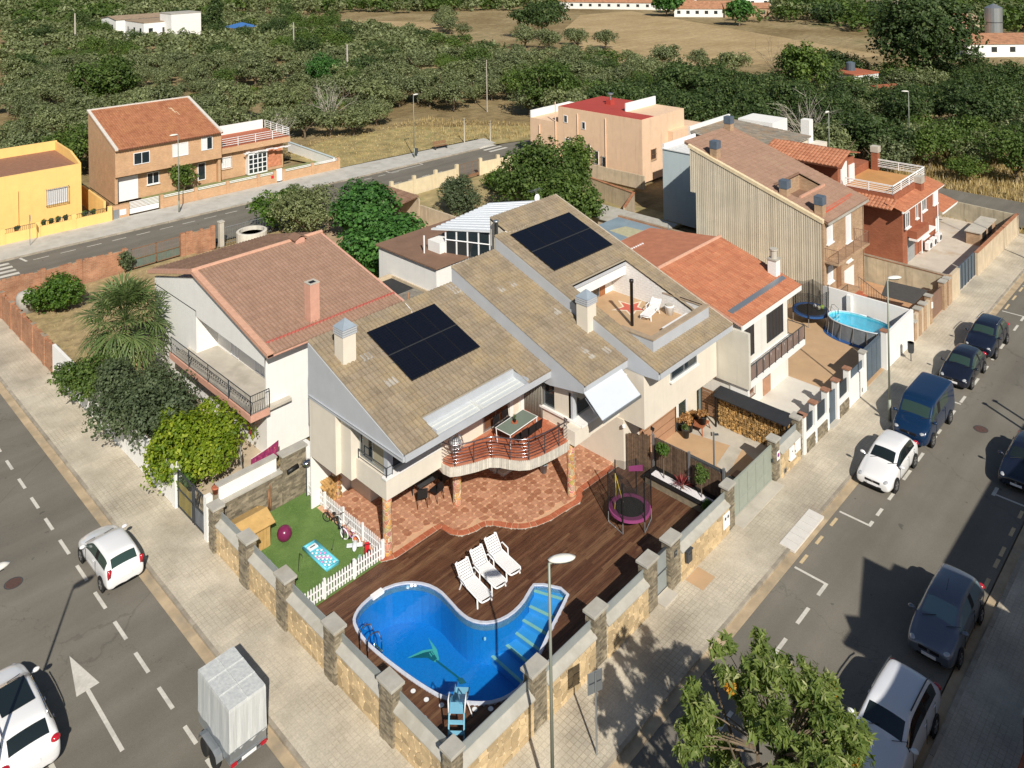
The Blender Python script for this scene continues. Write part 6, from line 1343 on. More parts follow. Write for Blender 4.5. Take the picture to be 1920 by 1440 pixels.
window(th_,(59.2,5.0,1.6),'x',1.5,1.3,M_WHITEM,M_SHW,1,sill=M_WHITE);box('door',M_WHITEP,th_,63.2,5.5,.1,64.6,5.6,2.2);box('planter_balcony',M_BRICKB,th_,54.4,4.1,2.2,57.4,4.7,2.85);box('balcony_edge',M_WHITE,th_,54.3,4.0,2.05,58.8,4.7,2.2);MB().tube([(57.2,4.62,4.6),(57.2,4.62,.2)],.05,6).build('downpipe',M_WHITEP,th_);MB().tube([(61.4,4.62,4.6),(61.4,4.62,.2)],.05,6).build('downpipe',M_WHITEP,th_);box('recess',plain('grey_recess',(.30,.31,.31),.8),th_,54.42,4.95,0,56.4,4.99,2.1)
for k,x in enumerate((58.4,59.6,61.0)):
 t=thing('air_conditioner',['white air conditioner unit nearest the downpipe of the terrace house','white air conditioner unit, middle one of the three on the terrace house','white air conditioner unit nearest the white door of the terrace house'][k],'air conditioner',(x,4.5,0),group='air conditioners of the terrace house')
 box('case',M_WHITEP,t,x-.42,4.3,.25,x+.42,4.65,.9,bevel=.02);MB().lathe([(.24,0),(.24,.02)],(x+.08,4.3,.57),18,'y').build('fan_grille',M_DARK,t)
ys=MB();ys.box(49.1,.1,-.2,69.2,14,.03);struct('terrace_yard_floor',ys,plain('pale_yard_concrete',(.55,.49,.41),.85,var=.1,scale=.8,dirt=(.44,.33,.22)))
low_wall('long weathered beige wall with brick cap along the far end of the right-hand pavement',55.6,.05,68.2,.0,1.8,.2,M_BEIGEW,cap=M_BRICKR,name='street_wall');low_wall('weathered rear yard wall with dark streaks below the dry bank',68.3,.1,69.3,9.5,1.7,.2,wallmat('streaky_render',(.48,.42,.30),.15,.4),name='street_wall')
t=thing('yard_gate','blue grey sheet metal gate near the weathered beige street wall','gate',(53,.2,0));box('panel',MSH,t,51.3,.15,.05,55.5,.22,1.85);m=MB()
for k in range(6):m.box(51.3+k*.82,.1,.05,51.36+k*.82,.15,1.85)
m.build('ribs',M_DARK,t);p_=box('pillar',M_BEIGEW,t,49.2,0,0,51.2,.25,1.9);box('pillar',M_BRICKT,t,48.8,-.03,0,49.15,.3,2.0)
bb=thing('barbecue','orange brick barbecue with two dark openings in the far yard','barbecue',(65,2.2,0));box('body',M_BRICKT,bb,62.6,1.6,0,67.4,2.7,1.1);box('worktop',M_CONC,bb,62.5,1.5,1.1,67.5,2.8,1.2)
for x in(63.3,65.1):box('opening',M_BLACK,bb,x,1.58,.25,x+1.2,1.6,.95)
pb_=thing('pale_blue_house','pale blue and white flat roofed house behind the ribbed brick house','house',(53,20,0));box('wall',M_PALEBLUE,pb_,50.3,17.9,0,56,26.0,6.9);box('roof_deck',plain('white_roof_deck',(.72,.72,.70),.8),pb_,50.2,17.8,6.9,56,26.1,6.98);m=MB();m.box(50.3,25.8,6.98,56,26.0,7.4);m.build('parapet',M_WHITE,pb_);box('brick_balcony',M_BRICKT,pb_,49.7,19.0,3.2,50.3,21.5,4.3);window(pb_,(50.3,19.6,1.3),'y',1.2,1.2,M_WHITEM,M_GLASS,1,grille=M_DARK)
gh=thing('grey_roof_house','cream house with a sagging grey cement tile roof behind the brick house','house',(60,22,0));box('wall',wallmat('pale_cream_render',(.66,.60,.47),.06,.1),gh,56.2,17.6,0,63.8,26.2,6.9);m=MB();m.slab([(56.1,17.3,6.95),(64.0,17.3,6.95),(64.0,26.5,7.5),(56.1,26.5,7.5)],.1);q=m.build('roof',M_COPING,gh)
tile_roof((56.1,26.5,7.52),(7.9,0,0),(0,-9.2,-.55),32,18,rooftile('grey_cement_tile',(.20,.18,.15),(.38,.34,.28),(.38,.22,.10)),q);m=MB();m.box(56.1,26.5,6,64.2,26.7,8.0);m.build('parapet',M_WHITE,gh);box('chimney',M_WHITE,gh,64.3,17.6,4,65.2,18.5,8.5);box('annex',M_WHITE,gh,64.1,21.5,0,67.5,25.5,7.7);box('lower_annex',M_CREAM,gh,63.9,16.5,0,66,17.6,6.2)
bf=thing('blue_roof_shed','low building with faded blue flat roof and beige patch behind the orange roofed house','outbuilding',(37,20,0));box('wall',M_BEIGEW,bf,29.8,14.6,0,40.6,24.0,3.0);box('roof',plain('faded_blue_coating',(.22,.29,.34),.8,var=.12,scale=.7,dirt=(.27,.34,.38)),bf,29.7,14.5,3.0,40.7,24.1,3.15);m=MB();m.add([(37.0,20.0,3.156),(39.2,19.6,3.156),(39.0,22.2,3.156),(37.3,22.6,3.156)],[(0,1,2,3)]);m.build('patch',plain('beige_patch',(.45,.42,.27),.8),bf);box('edge_tiles',M_BRICKR,bf,40.5,14.5,3.15,40.75,24.1,3.3)
MB().tube([(34.3,14.8,3.1),(34.3,14.8,6.2)],.03,6).build('mast',M_STEEL,bf)
t=thing('satellite_dish','white satellite dish on a mast at the edge of the blue flat roof','satellite dish',(34.3,14.8,4.6));m=MB();m.lathe([(0,0),(.25,.03),(.42,.12),(.42,.13),(.25,.05),(0,.02)],(0,0,0),20);o_=m.mesh('dish',M_WHITEP,Matrix.Translation((.1,-.15,0))@Euler((radians(75),0,radians(25))).to_matrix().to_4x4(),True);link('dish',o_,t);MB().tube([(34.3,14.8,4.6),(34.35,14.2,4.5)],.015,4).build('feed_arm',M_STEEL,t)
ph_=thing('pink_house','peach rendered three storey house with a flat red painted roof','house',(59,34.5,0))
w_=MB();w_.box(58.9,34.5,0,67.5,46.9,7.1);w_.box(58.9,46.9,0,66.5,51.6,5.1);w_.box(64,33.8,0,70.5,40,5.0);w_.build('wall',M_PINK,ph_);M_REDR=plain('red_roof_paint',(.42,.06,.045),.8,var=.08,scale=.6);m=MB();m.box(58.95,34.6,7.1,61.4,38.6,7.14);m.box(58.95,38.6,7.1,67.4,46.8,7.14);m.build('roof',M_REDR,ph_);m=MB();m.box(61.4,38.5,7.1,67.5,38.65,8.1);m.build('parapet',M_WHITE,ph_);m=MB();m.box(58.9,51.4,5.1,66.5,51.6,6.0);m.box(66.3,46.9,5.1,66.5,51.4,6.0);m.build('low_parapet',M_WHITE,ph_);m=MB()
for y,z0,z1 in((47.3,1,7.6),(43.8,1,6.6),(39.6,.2,6.6),(50.0,1,4.4)):MB().tube([(58.84,y,z0),(58.84,y,z1)],.07,6).build('downpipe',M_PINK,ph_)
for y,z,h,w in((45.7,5.7,.9,.6),(42.9,5.3,.9,.55),(42.2,2.3,1.6,.6),(41.0,1.8,1.6,.6),(39.9,1.3,1.6,.6),(45.4,3.0,.8,.9)):window(ph_,(58.9,y,z),'y',w,h,M_WHITEM if z>4 else M_WHITE,M_GLASS,1,grille=M_DARK if h>1.2 else None)
window(ph_,(61.0,34.5,2.9),'x',.9,1.1,M_WOODD,M_GLASS,1,grille=M_WOODD);box('chimney',M_REDR,ph_,63.4,42.3,7.14,64.2,43.0,7.7);MB().lathe([(.12,7.7),(.12,8.3),(.35,8.35),(.35,8.5)],(63.8,42.6,0),10).build('vent',M_STEEL,ph_);box('sunroom',M_WHITEM,ph_,61.5,35.0,5.0,64.0,37.5,6.9);box('sunroom_glass',M_GLASS,ph_,61.6,34.96,5.5,63.9,35.0,6.7);box('low_wall',M_BEIGEW,ph_,57.0,33.0,0,57.2,48,1.5);low_wall('long stained rear yard wall below the peach house',52.0,37.5,50.3,29.5,1.9,.2,M_BEIGEW,name='yard_wall',cap=M_BRICKR)
low_wall('second stretch of stained yard wall towards the pale blue house',50.3,29.5,46.0,27.5,1.9,.2,M_BEIGEW,name='yard_wall',cap=M_BRICKR);sh=thing('garden_shed','small rendered garden shed with a lean-to roof beside the blue flat roof','shed',(45,26,0));box('wall',M_BEIGEW,sh,41.5,20.5,0,43.9,28.5,2.2);box('door',M_DARK,sh,41.46,22.2,0,41.5,23.2,1.9);m=MB();m.slab([(41.3,20.3,2.2),(44.0,20.3,2.5),(44.0,28.7,2.5),(41.3,28.7,2.2)],.07);m.build('roof',M_COPING,sh)
FA=radians(-3.4)
def far_thing(name,lab,cat):return thing(name,lab,cat,(0,67.8,0),FA)
class FB:
 def __init__(s,t):s.t=t
 def box(s,name,mt,*b,**k):return MB().box(*b).build(name,mt,s.t,world=False,**k)
 def mb(s,name,mb_,mt,par=None,**k):return mb_.build(name,mt,par or s.t,world=False,**k)
def fwin(F,u,w_,z,ww,hh,frame,glass,panes=2,sill=None,grille=None):
 f=MB();y=w_
 f.box(u-ww/2,y-.06,z-hh/2,u-ww/2+.07,y+.02,z+hh/2);f.box(u+ww/2-.07,y-.06,z-hh/2,u+ww/2,y+.02,z+hh/2);f.box(u-ww/2+.07,y-.06,z+hh/2-.07,u+ww/2-.07,y+.02,z+hh/2);f.box(u-ww/2+.07,y-.06,z-hh/2,u+ww/2-.07,y+.02,z-hh/2+.07)
 for k in range(1,panes):a=u-ww/2+ww*k/panes;f.box(a-.03,y-.05,z-hh/2+.07,a+.03,y+.02,z+hh/2-.07)
 fo=F.mb('window',f,frame)
 for k in range(panes):
  gl=glass[k%len(glass)]if isinstance(glass,list)else glass
  MB().box(u-ww/2+ww*k/panes+.04,y-.02,z-hh/2+.07,u-ww/2+ww*(k+1)/panes-.04,y-.005,z+hh/2-.07).build('shutter' if gl in SHUT else 'pane',gl,fo,world=False)
 if sill:MB().box(u-ww/2-.08,y-.16,z-hh/2-.09,u+ww/2+.08,y-.001,z-hh/2-.002).build('sill',sill,fo,world=False)
 if grille:
  q=MB();n=int(ww/.16)
  for k in range(n+1):a=u-ww/2-.06+(ww+.12)*k/n;q.box(a-.012,y-.22,z-hh/2-.1,a+.012,y-.2,z+hh/2+.08)
  for zz in(z-hh/2-.1,z+hh/2+.06):q.box(u-ww/2-.08,y-.23,zz,u+ww/2+.08,y-.19,zz+.03);q.box(u-ww/2-.08,y-.2,zz,u-ww/2-.05,y,zz+.03);q.box(u+ww/2+.05,y-.2,zz,u+ww/2+.08,y,zz+.03)
  q.build('grille',grille,fo,world=False,kind='stuff')
 return fo
t=far_thing('brick_house','orange brick two storey house with a big sloping terracotta roof by the far road','house');F=FB(t)
U0,U1,W0,W1=15.75,27.3,5.1,14.8
m=MB();m.box(U0,W0,2.85,U1,W0+.3,5.9);m.extr([(U0,W0+.3,-.05),(U0,W0+.3,5.9),(U0,W1,8.5),(U0,W1,-.05)],(.3,0,0));m.extr([(U1-.3,W0+.3,-.05),(U1-.3,W0+.3,5.9),(U1-.3,W1,8.5),(U1-.3,W1,-.05)],(.3,0,0));m.box(U0+.3,W0+.9,-.05,U1-.3,W1,5.8);F.mb('wall',m,M_BRICKO)
m=MB();m.slab([(U0-.1,W0-.35,5.86),(U1+.1,W0-.35,5.86),(U1+.1,W1,8.62),(U0-.1,W1,8.62)],.14);r_=F.mb('roof',m,M_BRICKO)
tile_roof((U0+.25,W1-.1,8.62),(U1-U0-.5,0,0),(0,W0-.3-W1,-2.78),44,22,rooftile('rust_roof_tile',(.36,.14,.07),(.50,.22,.12),(.45,.22,.10)),r_,world=False,lift=.05)
M_VERGE=plain('pale_verge',(.62,.58,.52),.8,var=.1)
for u in(U0-.1,U1-.2):m=MB();m.extr([(u,W0-.4,5.8),(u,W0-.4,5.98),(u,W1+.05,8.76),(u,W1+.05,8.58)],(.32,0,0));F.mb('verge',m,M_VERGE)
F.box('ridge',M_VERGE,U0-.1,W1-.1,8.6,U1+.1,W1+.15,8.78);m=MB()
for k in range(44):m.obox((U0+.3+k*.26,W0-.38,5.84),(.17,.2,.09))
F.mb('eave_tiles',m,plain('dark_eave_tile',(.16,.05,.035),.8),kind='stuff');m=MB();m.slab([(24.4,10.5,7.5),(24.7,10.5,7.5),(24.3,12.6,8.1),(24.0,12.6,8.1)],.03);F.mb('pale_streak',m,plain('cream_mortar',(.66,.52,.34),.8,bump=0))
fwin(F,18.45,W0,4.5,1.7,1.3,M_WHITEM,M_GLASS);fwin(F,22.6,W0,4.65,1.75,1.45,M_WHITEM,M_SHW);fwin(F,25.6,W0,4.8,1.3,1.45,M_WHITEM,[M_SHW,M_GLASS])
fwin(F,19.9,W0+.9,1.85,1.3,1.3,M_WHITEM,M_GLASS,sill=M_WHITE);F.box('garage_door',M_WHITEP,U0+.4,W0+.82,0,18.3,W0+.9,2.55);fwin(F,25.3,W0+.9,1.5,.9,2.0,M_WHITEM,M_GLASS,1)
F.box('annex',M_BRICKO,U1,6.2,-.05,35.5,12,3.2);F.box('annex_terrace',M_BRICKO,U1,5.6,3.1,36.2,12.5,3.75);F.box('annex_floor',M_TERRAB,U1+.1,5.7,3.75,36.1,12.3,3.78);F.box('terrace_back_wall',M_WHITE,U1,12.3,3.75,35.8,12.5,4.9)
m=MB()
for a,b in(((U1+.1,5.7),(36.1,5.7)),((36.1,5.7),(36.1,12.3))):
 a=Vector((*a,3.78));b=Vector((*b,3.78))
 for z in(.25,.5,.75,1.0):m.tube([a+Vector((0,0,z)),b+Vector((0,0,z))],.035,4)
 for k in range(5):q=a.lerp(b,k/4);m.tube([q,q+Vector((0,0,1.02))],.045,4)
F.mb('terrace_railing',m,M_WHITEM,kind='stuff');fwin(F,28.3,6.2,1.9,1.1,1.2,M_WHITEM,M_SHW,1,grille=M_WHITEM)
gpo=F.box('glazed_porch',M_WHITEM,30.6,5.3,.1,33.0,6.15,2.6)
for i in range(4):
 for j in range(4):MB().box(30.72+i*.57,5.27,.3+j*.56,31.15+i*.57,5.3,.74+j*.56).build('pane',M_GLASS,gpo,world=False)
m=MB()
for k in range(14):m.obox((30.3+k*.42,5.3+.15*sin(k),2.72+.05*sin(k*1.9)),(.44,.5,.05),.1*sin(k),.1*sin(k*2.3))
F.mb('porch_canopy',m,M_WHITEP);F.box('bare_render',plain('bare_brick_patch',(.55,.22,.12),.9,var=.3),33.3,6.17,.3,35.3,6.2,2.7)
t2=far_thing('front_fence','low brick front wall with white horizontal rails before the orange brick house','fence');F=FB(t2)
F.box('wall',M_BRICKO,18.9,.45,-.05,31.6,.65,.95);F.box('wall',M_BRICKO,32.7,.45,-.05,40.0,.65,.95)
for u in(18.9,22.5,26.0,29.6,31.6,32.7,36.4,39.9):F.box('pier',M_BRICKO,u-.17,.38,-.05,u+.17,.72,1.35)
for a,b in((19.1,22.3),(22.7,25.8),(26.2,29.4),(29.8,31.4),(32.9,36.2),(36.6,39.7)):
 for z in(1.05,1.2):F.box('rail',M_WHITEM,a,.52,z,b,.56,z+.07)
F.box('gate',M_WHITEM,31.8,.5,.1,32.5,.58,1.5);F.box('sliding_gate',M_WHITEM,15.7,.5,.1,18.6,.56,.62)
for k in range(5):F.box('gate_slat',M_WHITEM,15.7,.5,.7+k*.14,18.6,.54,.77+k*.14)
F.box('meter_pier',M_BRICKO,14.0,.3,-.05,15.6,.7,1.25);F.box('meter_box',M_STEEL,14.05,.24,.0,14.6,.3,.9);F.box('meter_box',M_WHITEP,14.7,.24,.25,15.3,.3,.8);F.box('letterbox',M_RED,31.1,.38,.6,31.4,.44,.9)
t3=far_thing('side_wall','white garden wall with blue line beside the brick house lawn at the field edge','wall');F=FB(t3);F.box('wall',M_WHITE,39.6,1.2,-.05,39.8,13,1.2);F.box('coping',M_PALEBLUE,39.55,1.2,1.2,39.85,13,1.26);MB().box(18.5,.7,-.06,39.6,5.8,.02).build('lawn_ground',plain('far_lawn',(.22,.24,.10),.95,var=.3),t3,world=False)
t=far_thing('yellow_house','yellow flat roofed house with barred windows at the left edge by the far road','house');F=FB(t)
F.box('wall',M_YELLOW,-6,3.2,-.05,11.95,12.6,5.0);m=MB();m.box(-6,12.4,5.0,11.95,12.6,6.3);m.box(11.75,6.5,5.0,11.95,12.4,6.2);m.extr([(11.75,3.2,5.0),(11.75,3.2,5.55),(11.75,6.5,6.2),(11.75,6.5,5.0)],(.2,0,0));m.box(-6,3.2,5.0,11.75,3.35,5.5);F.mb('parapet',m,M_YELLOW);F.box('roof_deck',plain('brown_roof_deck',(.30,.15,.09),.9,var=.2),-6,3.35,5.0,11.7,12.4,5.3)
fwin(F,9.75,3.2,2.7,1.9,1.5,M_WHITEM,M_SHW,grille=M_DARK);fwin(F,3.6,3.2,2.7,1.6,1.5,M_WHITEM,M_SHW,grille=M_DARK);MB().tube([(6.3,3.1,.1),(6.3,3.1,3.9)],.05,6).build('downpipe',M_YELLOW,t,world=False)
t2=far_thing('yellow_wall','low yellow street wall with plant pots and iron rails before the yellow house','wall');F=FB(t2);F.box('wall',M_YELLOW,-6,0,-.05,13.9,.22,.95)
for u in(4.4,7.3,10.4,13.7):F.box('pier',M_YELLOW,u-.2,-.04,-.05,u+.2,.26,1.45)
for a,b in((4.6,7.1),(7.5,10.2),(10.6,13.5)):
 m=MB()
 for k in range(int((b-a)/.16)):m.box(a+k*.16,.1,.95,a+k*.16+.025,.125,1.35)
 m.box(a,.09,1.33,b,.13,1.37);F.mb('railing',m,M_DARK,kind='stuff')
F.box('side_wall',M_YELLOW,13.2,.3,-.05,13.4,8,2.0);F.box('wooden_fence',M_WOODD,13.9,1.0,.0,14.0,5.5,1.5)
def farb(name,lab,x0,y0,x1,y1,h,wall,roof,ang=0,gable=0,wins=0,cat='building',ov=.3):
 cx0,cy0=(x0+x1)/2,(y0+y1)/2;t=thing(name,lab,cat,(cx0,cy0,0),ang);a,b=abs(x1-x0)/2,abs(y1-y0)/2
 MB().box(-a,-b,-.3,a,b,h).build('wall',wall,t,world=False)
 m=MB()
 if gable:
  m.slab([(-a-ov,-b-ov,h),(a+ov,-b-ov,h),(a+ov,0,h+gable),(-a-ov,0,h+gable)],.12);m.slab([(-a-ov,0,h+gable),(a+ov,0,h+gable),(a+ov,b+ov,h),(-a-ov,b+ov,h)],.12)
  g_=MB();g_.extr([(-a,-b,h-.02),(-a,0,h+gable-.12),(-a,b,h-.02)],(.2,0,0));g_.extr([(a-.2,-b,h-.02),(a-.2,0,h+gable-.12),(a-.2,b,h-.02)],(.2,0,0));g_.build('gable',wall,t,world=False)
 else:m.box(-a-.1,-b-.1,h,a+.1,b+.1,h+.25)
 m.build('roof',roof,t,world=False)
 for k in range(wins):
  x=-a+2*a*(k+.5)/wins;w_=min(1.2,a/wins);MB().box(x-w_/2,-b-.04,h*.3,x+w_/2,-b-.0,h*.72).build('window',M_GLASS,t,world=False)
  z=-b+2*b*(k+.5)/wins;MB().box(-a-.04,z-w_/2,h*.3,-a,z+w_/2,h*.72).build('window',M_GLASS,t,world=False)
 return t
MT_R=plain('old_tile_roof',(.40,.20,.11),.9,var=.3,scale=1);MT_B=plain('old_brown_roof',(.33,.24,.16),.9,var=.25,scale=1)
GR=radians(-36)
farb('white_farmhouse','bright white cubic farmhouse rising above the olive grove at top left',80,226,92,240,5.6,M_WHITE,MT_B,0,0,3,'house');farb('white_farmhouse','taller white wing with blank walls right of the cubic farmhouse',86,221,95,229,8.0,M_WHITE,M_COPING,0,0,0,'house');farb('white_farmhouse','low white wing with brown roof behind the cubic farmhouse',78,242,94,254,6.0,M_WHITE,MT_B,0,.8,2,'house')
farb('long_barn','long low farm building with orange tile roof at the field edge, left part',232,178,288,190,2.6,M_WHITE,MT_R,radians(-68),2.2,14,'barn');farb('long_barn','long low farm building with orange tile roof ending in a white gable',236,132,262,144,2.8,M_WHITE,MT_R,radians(-60),2.4,8,'barn')
farb('farmhouse','small brick farmhouse with orange roof beside the white gable',246,122,262,132,3.0,M_BRICKT,MT_R,radians(-52),1.6,3,'house');farb('farmhouse','white farmhouse with terracotta roof far behind the dry field',292,140,306,152,6,M_WHITE,MT_R,radians(-50),1.5,3,'house');farb('farmhouse','flat white block beside the far white farmhouse',280,134,290,144,4.5,M_WHITE,MT_R,radians(-50),0,2,'house')
farb('stone_barn','long old stone barn with a low brown gable roof at top right',282,82,322,94,6.5,plain('old_stone_wall',(.36,.30,.21),.9,var=.25,scale=.5),MT_B,radians(-10),1.8,4,'barn');farb('salmon_ruin','narrow salmon coloured ruined wall beside the dark pine',226,48,232,54,5.5,M_SALMON,MT_R,.3,0,0,'ruin')
farb('long_shed','long white farm shed with rusty tile roof at the right edge',188,22,220,36,2.8,M_WHITE,MT_R,radians(-50),1.6,8,'shed');farb('small_shed','small dark walled shed left of the grey silo',238,50,246,57,4.0,M_BEIGEW,MT_B,radians(-40),1.0,1,'shed')
farb('blue_factory','blue industrial hall at the very top right corner',425,70,470,90,9,plain('blue_cladding',(.05,.12,.42),.5,bump=0),M_WHITEP,radians(-40),0,4,'factory')
farb('white_hut','small white hut with a water tank on its flat roof among the trees',126,36,132,42,3.4,M_WHITE,M_TERRAB,radians(-20),0,1,'hut');MB().lathe([(.8,3.6),(.8,5.0),(.3,5.2)],(129.5,39.5,0),12).build('water_tank',MSH,bpy.data.objects['white_hut'])
farb('white_ruin','curved white rendered walls half hidden by trees below the white hut',119,27,124,32,2.6,M_WHITE,M_TERRAB,radians(-30),0,0,'ruin')
si=thing('silo','grey metal grain silo beside the small dark shed','silo',(236,43,0));MB().lathe([(2.2,-.3),(2.2,7.5),(.3,8.6)],(236,43,0),20).build('body',M_STEEL,si,smooth=False);MB().lathe([(2.25,3.5),(2.25,3.7)],(236,43,0),20).build('band',M_DARK,si)
gz=thing('gazebo','small gazebo with a blue canopy in the grove at top left','gazebo',(107,219,0));m=MB();m.add([(103,215,2.8),(111,215,2.8),(111,223,2.8),(103,223,2.8),(107,219,4.2)],[(0,1,4),(1,2,4),(2,3,4),(3,0,4),(3,2,1,0)]);m.build('canopy',plain('blue_canopy',(.05,.16,.42),.6),gz)
for x in(103.5,110.5):
 for y in(215.5,222.5):MB().tube([(x,y,-.3),(x,y,2.8)],.1,5).build('post',M_WHITEM,gz)
fm=NT('mown_field',.95,spec=.1);n_=fm.noise(.05,6,.65);c_=fm.ramp(n_,[(.3,(.36,.26,.13)),(.6,(.48,.36,.20)),(.75,(.33,.27,.13))]);n_=fm.noise(.25,4,.6,sc=(.25,3,1));c_=fm.mix(1.0,c_,fm.ramp(n_,[(.35,(.86,)*3),(.65,(1.08,)*3)]),'MULTIPLY');n_=fm.noise(1.2,5,.7);c_=fm.mix(1.0,c_,fm.ramp(n_,[(.3,(.75,)*3),(.7,(1.15,)*3)]),'MULTIPLY');fm.col(c_);fm.bump(fm.noise(2,5,.7),.7,.2)
fs_=MB();fs_.sheet([(250,175),(180,51),(128,80),(130,100),(180,150),(225,180)],-.27);fs_.sheet([(200,28),(150,12),(135,-10),(210,-30),(260,10)],-.27);fs_.sheet([(160,240),(175,195),(165,175),(140,185),(142,235)],-.27);struct('mown_field',fs_,fm.m)
fs_=MB();fs_.sheet([(40,66.2),(62,64.2),(66,70),(60,78),(48,80),(38,76)],-.02);fs_.sheet([(61,60),(67,58),(74,62),(66,72),(61.5,64)],-.03);struct('verge_grass',fs_,plain('verge_grass_mat',(.34,.27,.12),.95,var=.4,scale=.5,bump=.6,dirt=(.20,.22,.07)))
L_OLIVE=leafmat('olive_leaf',(.10,.125,.055),(.20,.235,.11),(.34,.37,.215),.25)
L_GREEN=leafmat('green_leaf',(.055,.10,.02),(.12,.185,.04),(.225,.295,.08),.3)
L_DARK=leafmat('dark_green_leaf',(.035,.065,.02),(.08,.125,.038),(.16,.205,.075),.25)
L_FIG=leafmat('fig_leaf',(.03,.095,.02),(.075,.19,.04),(.15,.30,.08),.25)
L_LIME=leafmat('lime_leaf',(.075,.14,.008),(.20,.27,.02),(.38,.42,.05),.3)
L_YG=leafmat('yellow_green_leaf',(.07,.12,.02),(.15,.20,.035),(.28,.30,.07),.25)
L_CIT=leafmat('citrus_leaf',(.035,.085,.012),(.085,.165,.022),(.19,.27,.045),.22)
L_GREYG=leafmat('grey_green_leaf',(.06,.085,.040),(.11,.145,.072),(.19,.23,.13),.22)
L_PALM=leafmat('palm_leaf',(.06,.10,.03),(.13,.19,.06),(.25,.29,.12),.15);L_DEAD=leafmat('dead_palm_leaf',(.28,.19,.10),(.46,.34,.20),(.60,.47,.30),.1)
L_GREV=leafmat('pale_tree_leaf',(.09,.15,.03),(.27,.34,.09),(.60,.60,.32),.4);L_ORANGE=leafmat('orange_flower',(.45,.18,.01),(.60,.27,.02),(.66,.36,.05),.2)
M_BARK=plain('bark',(.16,.12,.08),.95,var=.3,scale=4,bump=.6)
def rdir(r):
 z=r.uniform(-1,1);a=r.uniform(0,2*pi);s=sqrt(1-z*z);return Vector((s*cos(a),s*sin(a),z))
def crown_mb(m,seed,rx,ry,rz,n,size,nl=12,c=(0,0,0),per=4,long=1.7,flat=.35,open_=.25,mi=0,flower=0,fm=1):
 r=random.Random(seed);c=Vector(c);L=[]
 for k in range(nl):
  d=rdir(r);d.z=d.z*.75+.12;k_=r.uniform(.45,.72);L.append((Vector((d.x*rx*k_,d.y*ry*k_,d.z*rz*k_)),r.uniform(.30,.52)))
 L.append((Vector((0,0,0)),.6));cl=n//per
 for k in range(cl):
  lc,lr=r.choice(L);d=rdir(r)
  if d.z<-.45 and r.random()<.6:d.z=-d.z
  q=r.random()**open_;p=lc+Vector((d.x*rx*lr*q,d.y*ry*lr*q,d.z*rz*lr*q))
  p=p*(1+noise.noise(p*.9+Vector((seed,0,0)))*.18);tint0=min(1,max(0,r.gauss(.42,.2)))
  for j in range(per):
   pp=c+p+rdir(r)*size*1.1;nrm=(d*.8+rdir(r)*.75+Vector((0,0,flat))).normalized();ax=nrm.cross(rdir(r)).normalized();sd=nrm.cross(ax);s=size*r.uniform(.6,1.35)
   m.ct=min(1,max(0,tint0+r.uniform(-.18,.18)));m.cm=fm if flower and r.random()<flower and(k%9==0)else mi
   b=len(m.v);m.v+=[tuple(pp-ax*s*long*.5),tuple(pp+sd*s*.5+nrm*s*.08),tuple(pp+ax*s*long*.5),tuple(pp-sd*s*.5+nrm*s*.08)];m.f.append([b,b+1,b+2,b+3]);m.m.append(m.cm);m.t.append(m.ct);m.sm.append(False)
 return m
def trunk_mb(m,seed,h,r0,rx,rz,cz,nb=5,c=(0,0,0)):
 r=random.Random(seed);c=Vector(c);m.ct=.5
 m.tube([c+Vector((0,0,-.3)),c+Vector((r.uniform(-.1,.1),r.uniform(-.1,.1),h*.55)),c+Vector((r.uniform(-.2,.2),r.uniform(-.2,.2),h))],r0,7,True,r0*.65)
 for k in range(nb):
  a=2*pi*k/nb+r.uniform(-.4,.4);m.tube([c+Vector((0,0,h*.8)),c+Vector((cos(a)*rx*.35,sin(a)*rx*.35,h+(cz-h)*.5)),c+Vector((cos(a)*rx*.7,sin(a)*rx*.7,cz+r.uniform(-.1,.5)*rz))],r0*.5,5,False,r0*.12)
 return m
def tree_proto(name,seed,leaf,rx,rz,n,size,h=1.0,cz=2.2,r0=.16,nl=12,**k):
 t=thing(name,None,None);trunk_mb(MB(),seed,h,r0,rx,rz,cz).build('trunk',M_BARK,t,world=False);crown_mb(MB(),seed,rx,rx,rz,n,size,nl,(0,0,cz),**k).build('crown',leaf,t,world=False);return t
PROTO={}
def protos(key,name,cnt,leaf,rx,rz,n,size,**k):
 PROTO[key]=[tree_proto(name,100+hash(key)%7+i*13,leaf,rx*rnd(.9,1.1),rz*rnd(.9,1.1),n,size,**k)for i in range(cnt)]
USED=set()
def put(key,x,y,s,lab,cat,group=None,sz=None,z=-.28):
 p=random.choice(PROTO[key])
 if p.name not in USED:o=p;USED.add(p.name)
 else:o=copy_tree(p)
 o.location=(x,y,z);o.rotation_euler=(0,0,rnd(0,6.28));o.scale=(s,s*rnd(.9,1.1),s*(sz or 1)*rnd(.92,1.08))
 o['label']=lab;o['category']=cat
 if group:o['group']=group
 elif 'group' in o:del o['group']
 return o
PROTO['olive']=[tree_proto('olive_tree',11+i*7,L_OLIVE,2.6,1.75,3000,.15,cz=2.3,nl=14,open_=.2)for i in range(4)]
PROTO['green']=[tree_proto('carob_tree',51+i*7,L_GREEN,2.8,2.1,2800,.18,cz=2.6,nl=14,long=1.3)for i in range(3)]
PROTO['dark']=[tree_proto('dark_tree',81+i*7,L_DARK,3.0,2.5,3000,.18,cz=3.1,nl=16)for i in range(3)]
PROTO['yg']=[tree_proto('bush',91+i*7,L_YG,1.9,1.3,1100,.20,cz=1.4,h=.6,nl=9)for i in range(2)]
def bounds(P):xs=[p[0]for p in P];ys=[p[1]for p in P];return min(xs),min(ys),max(xs),max(ys)
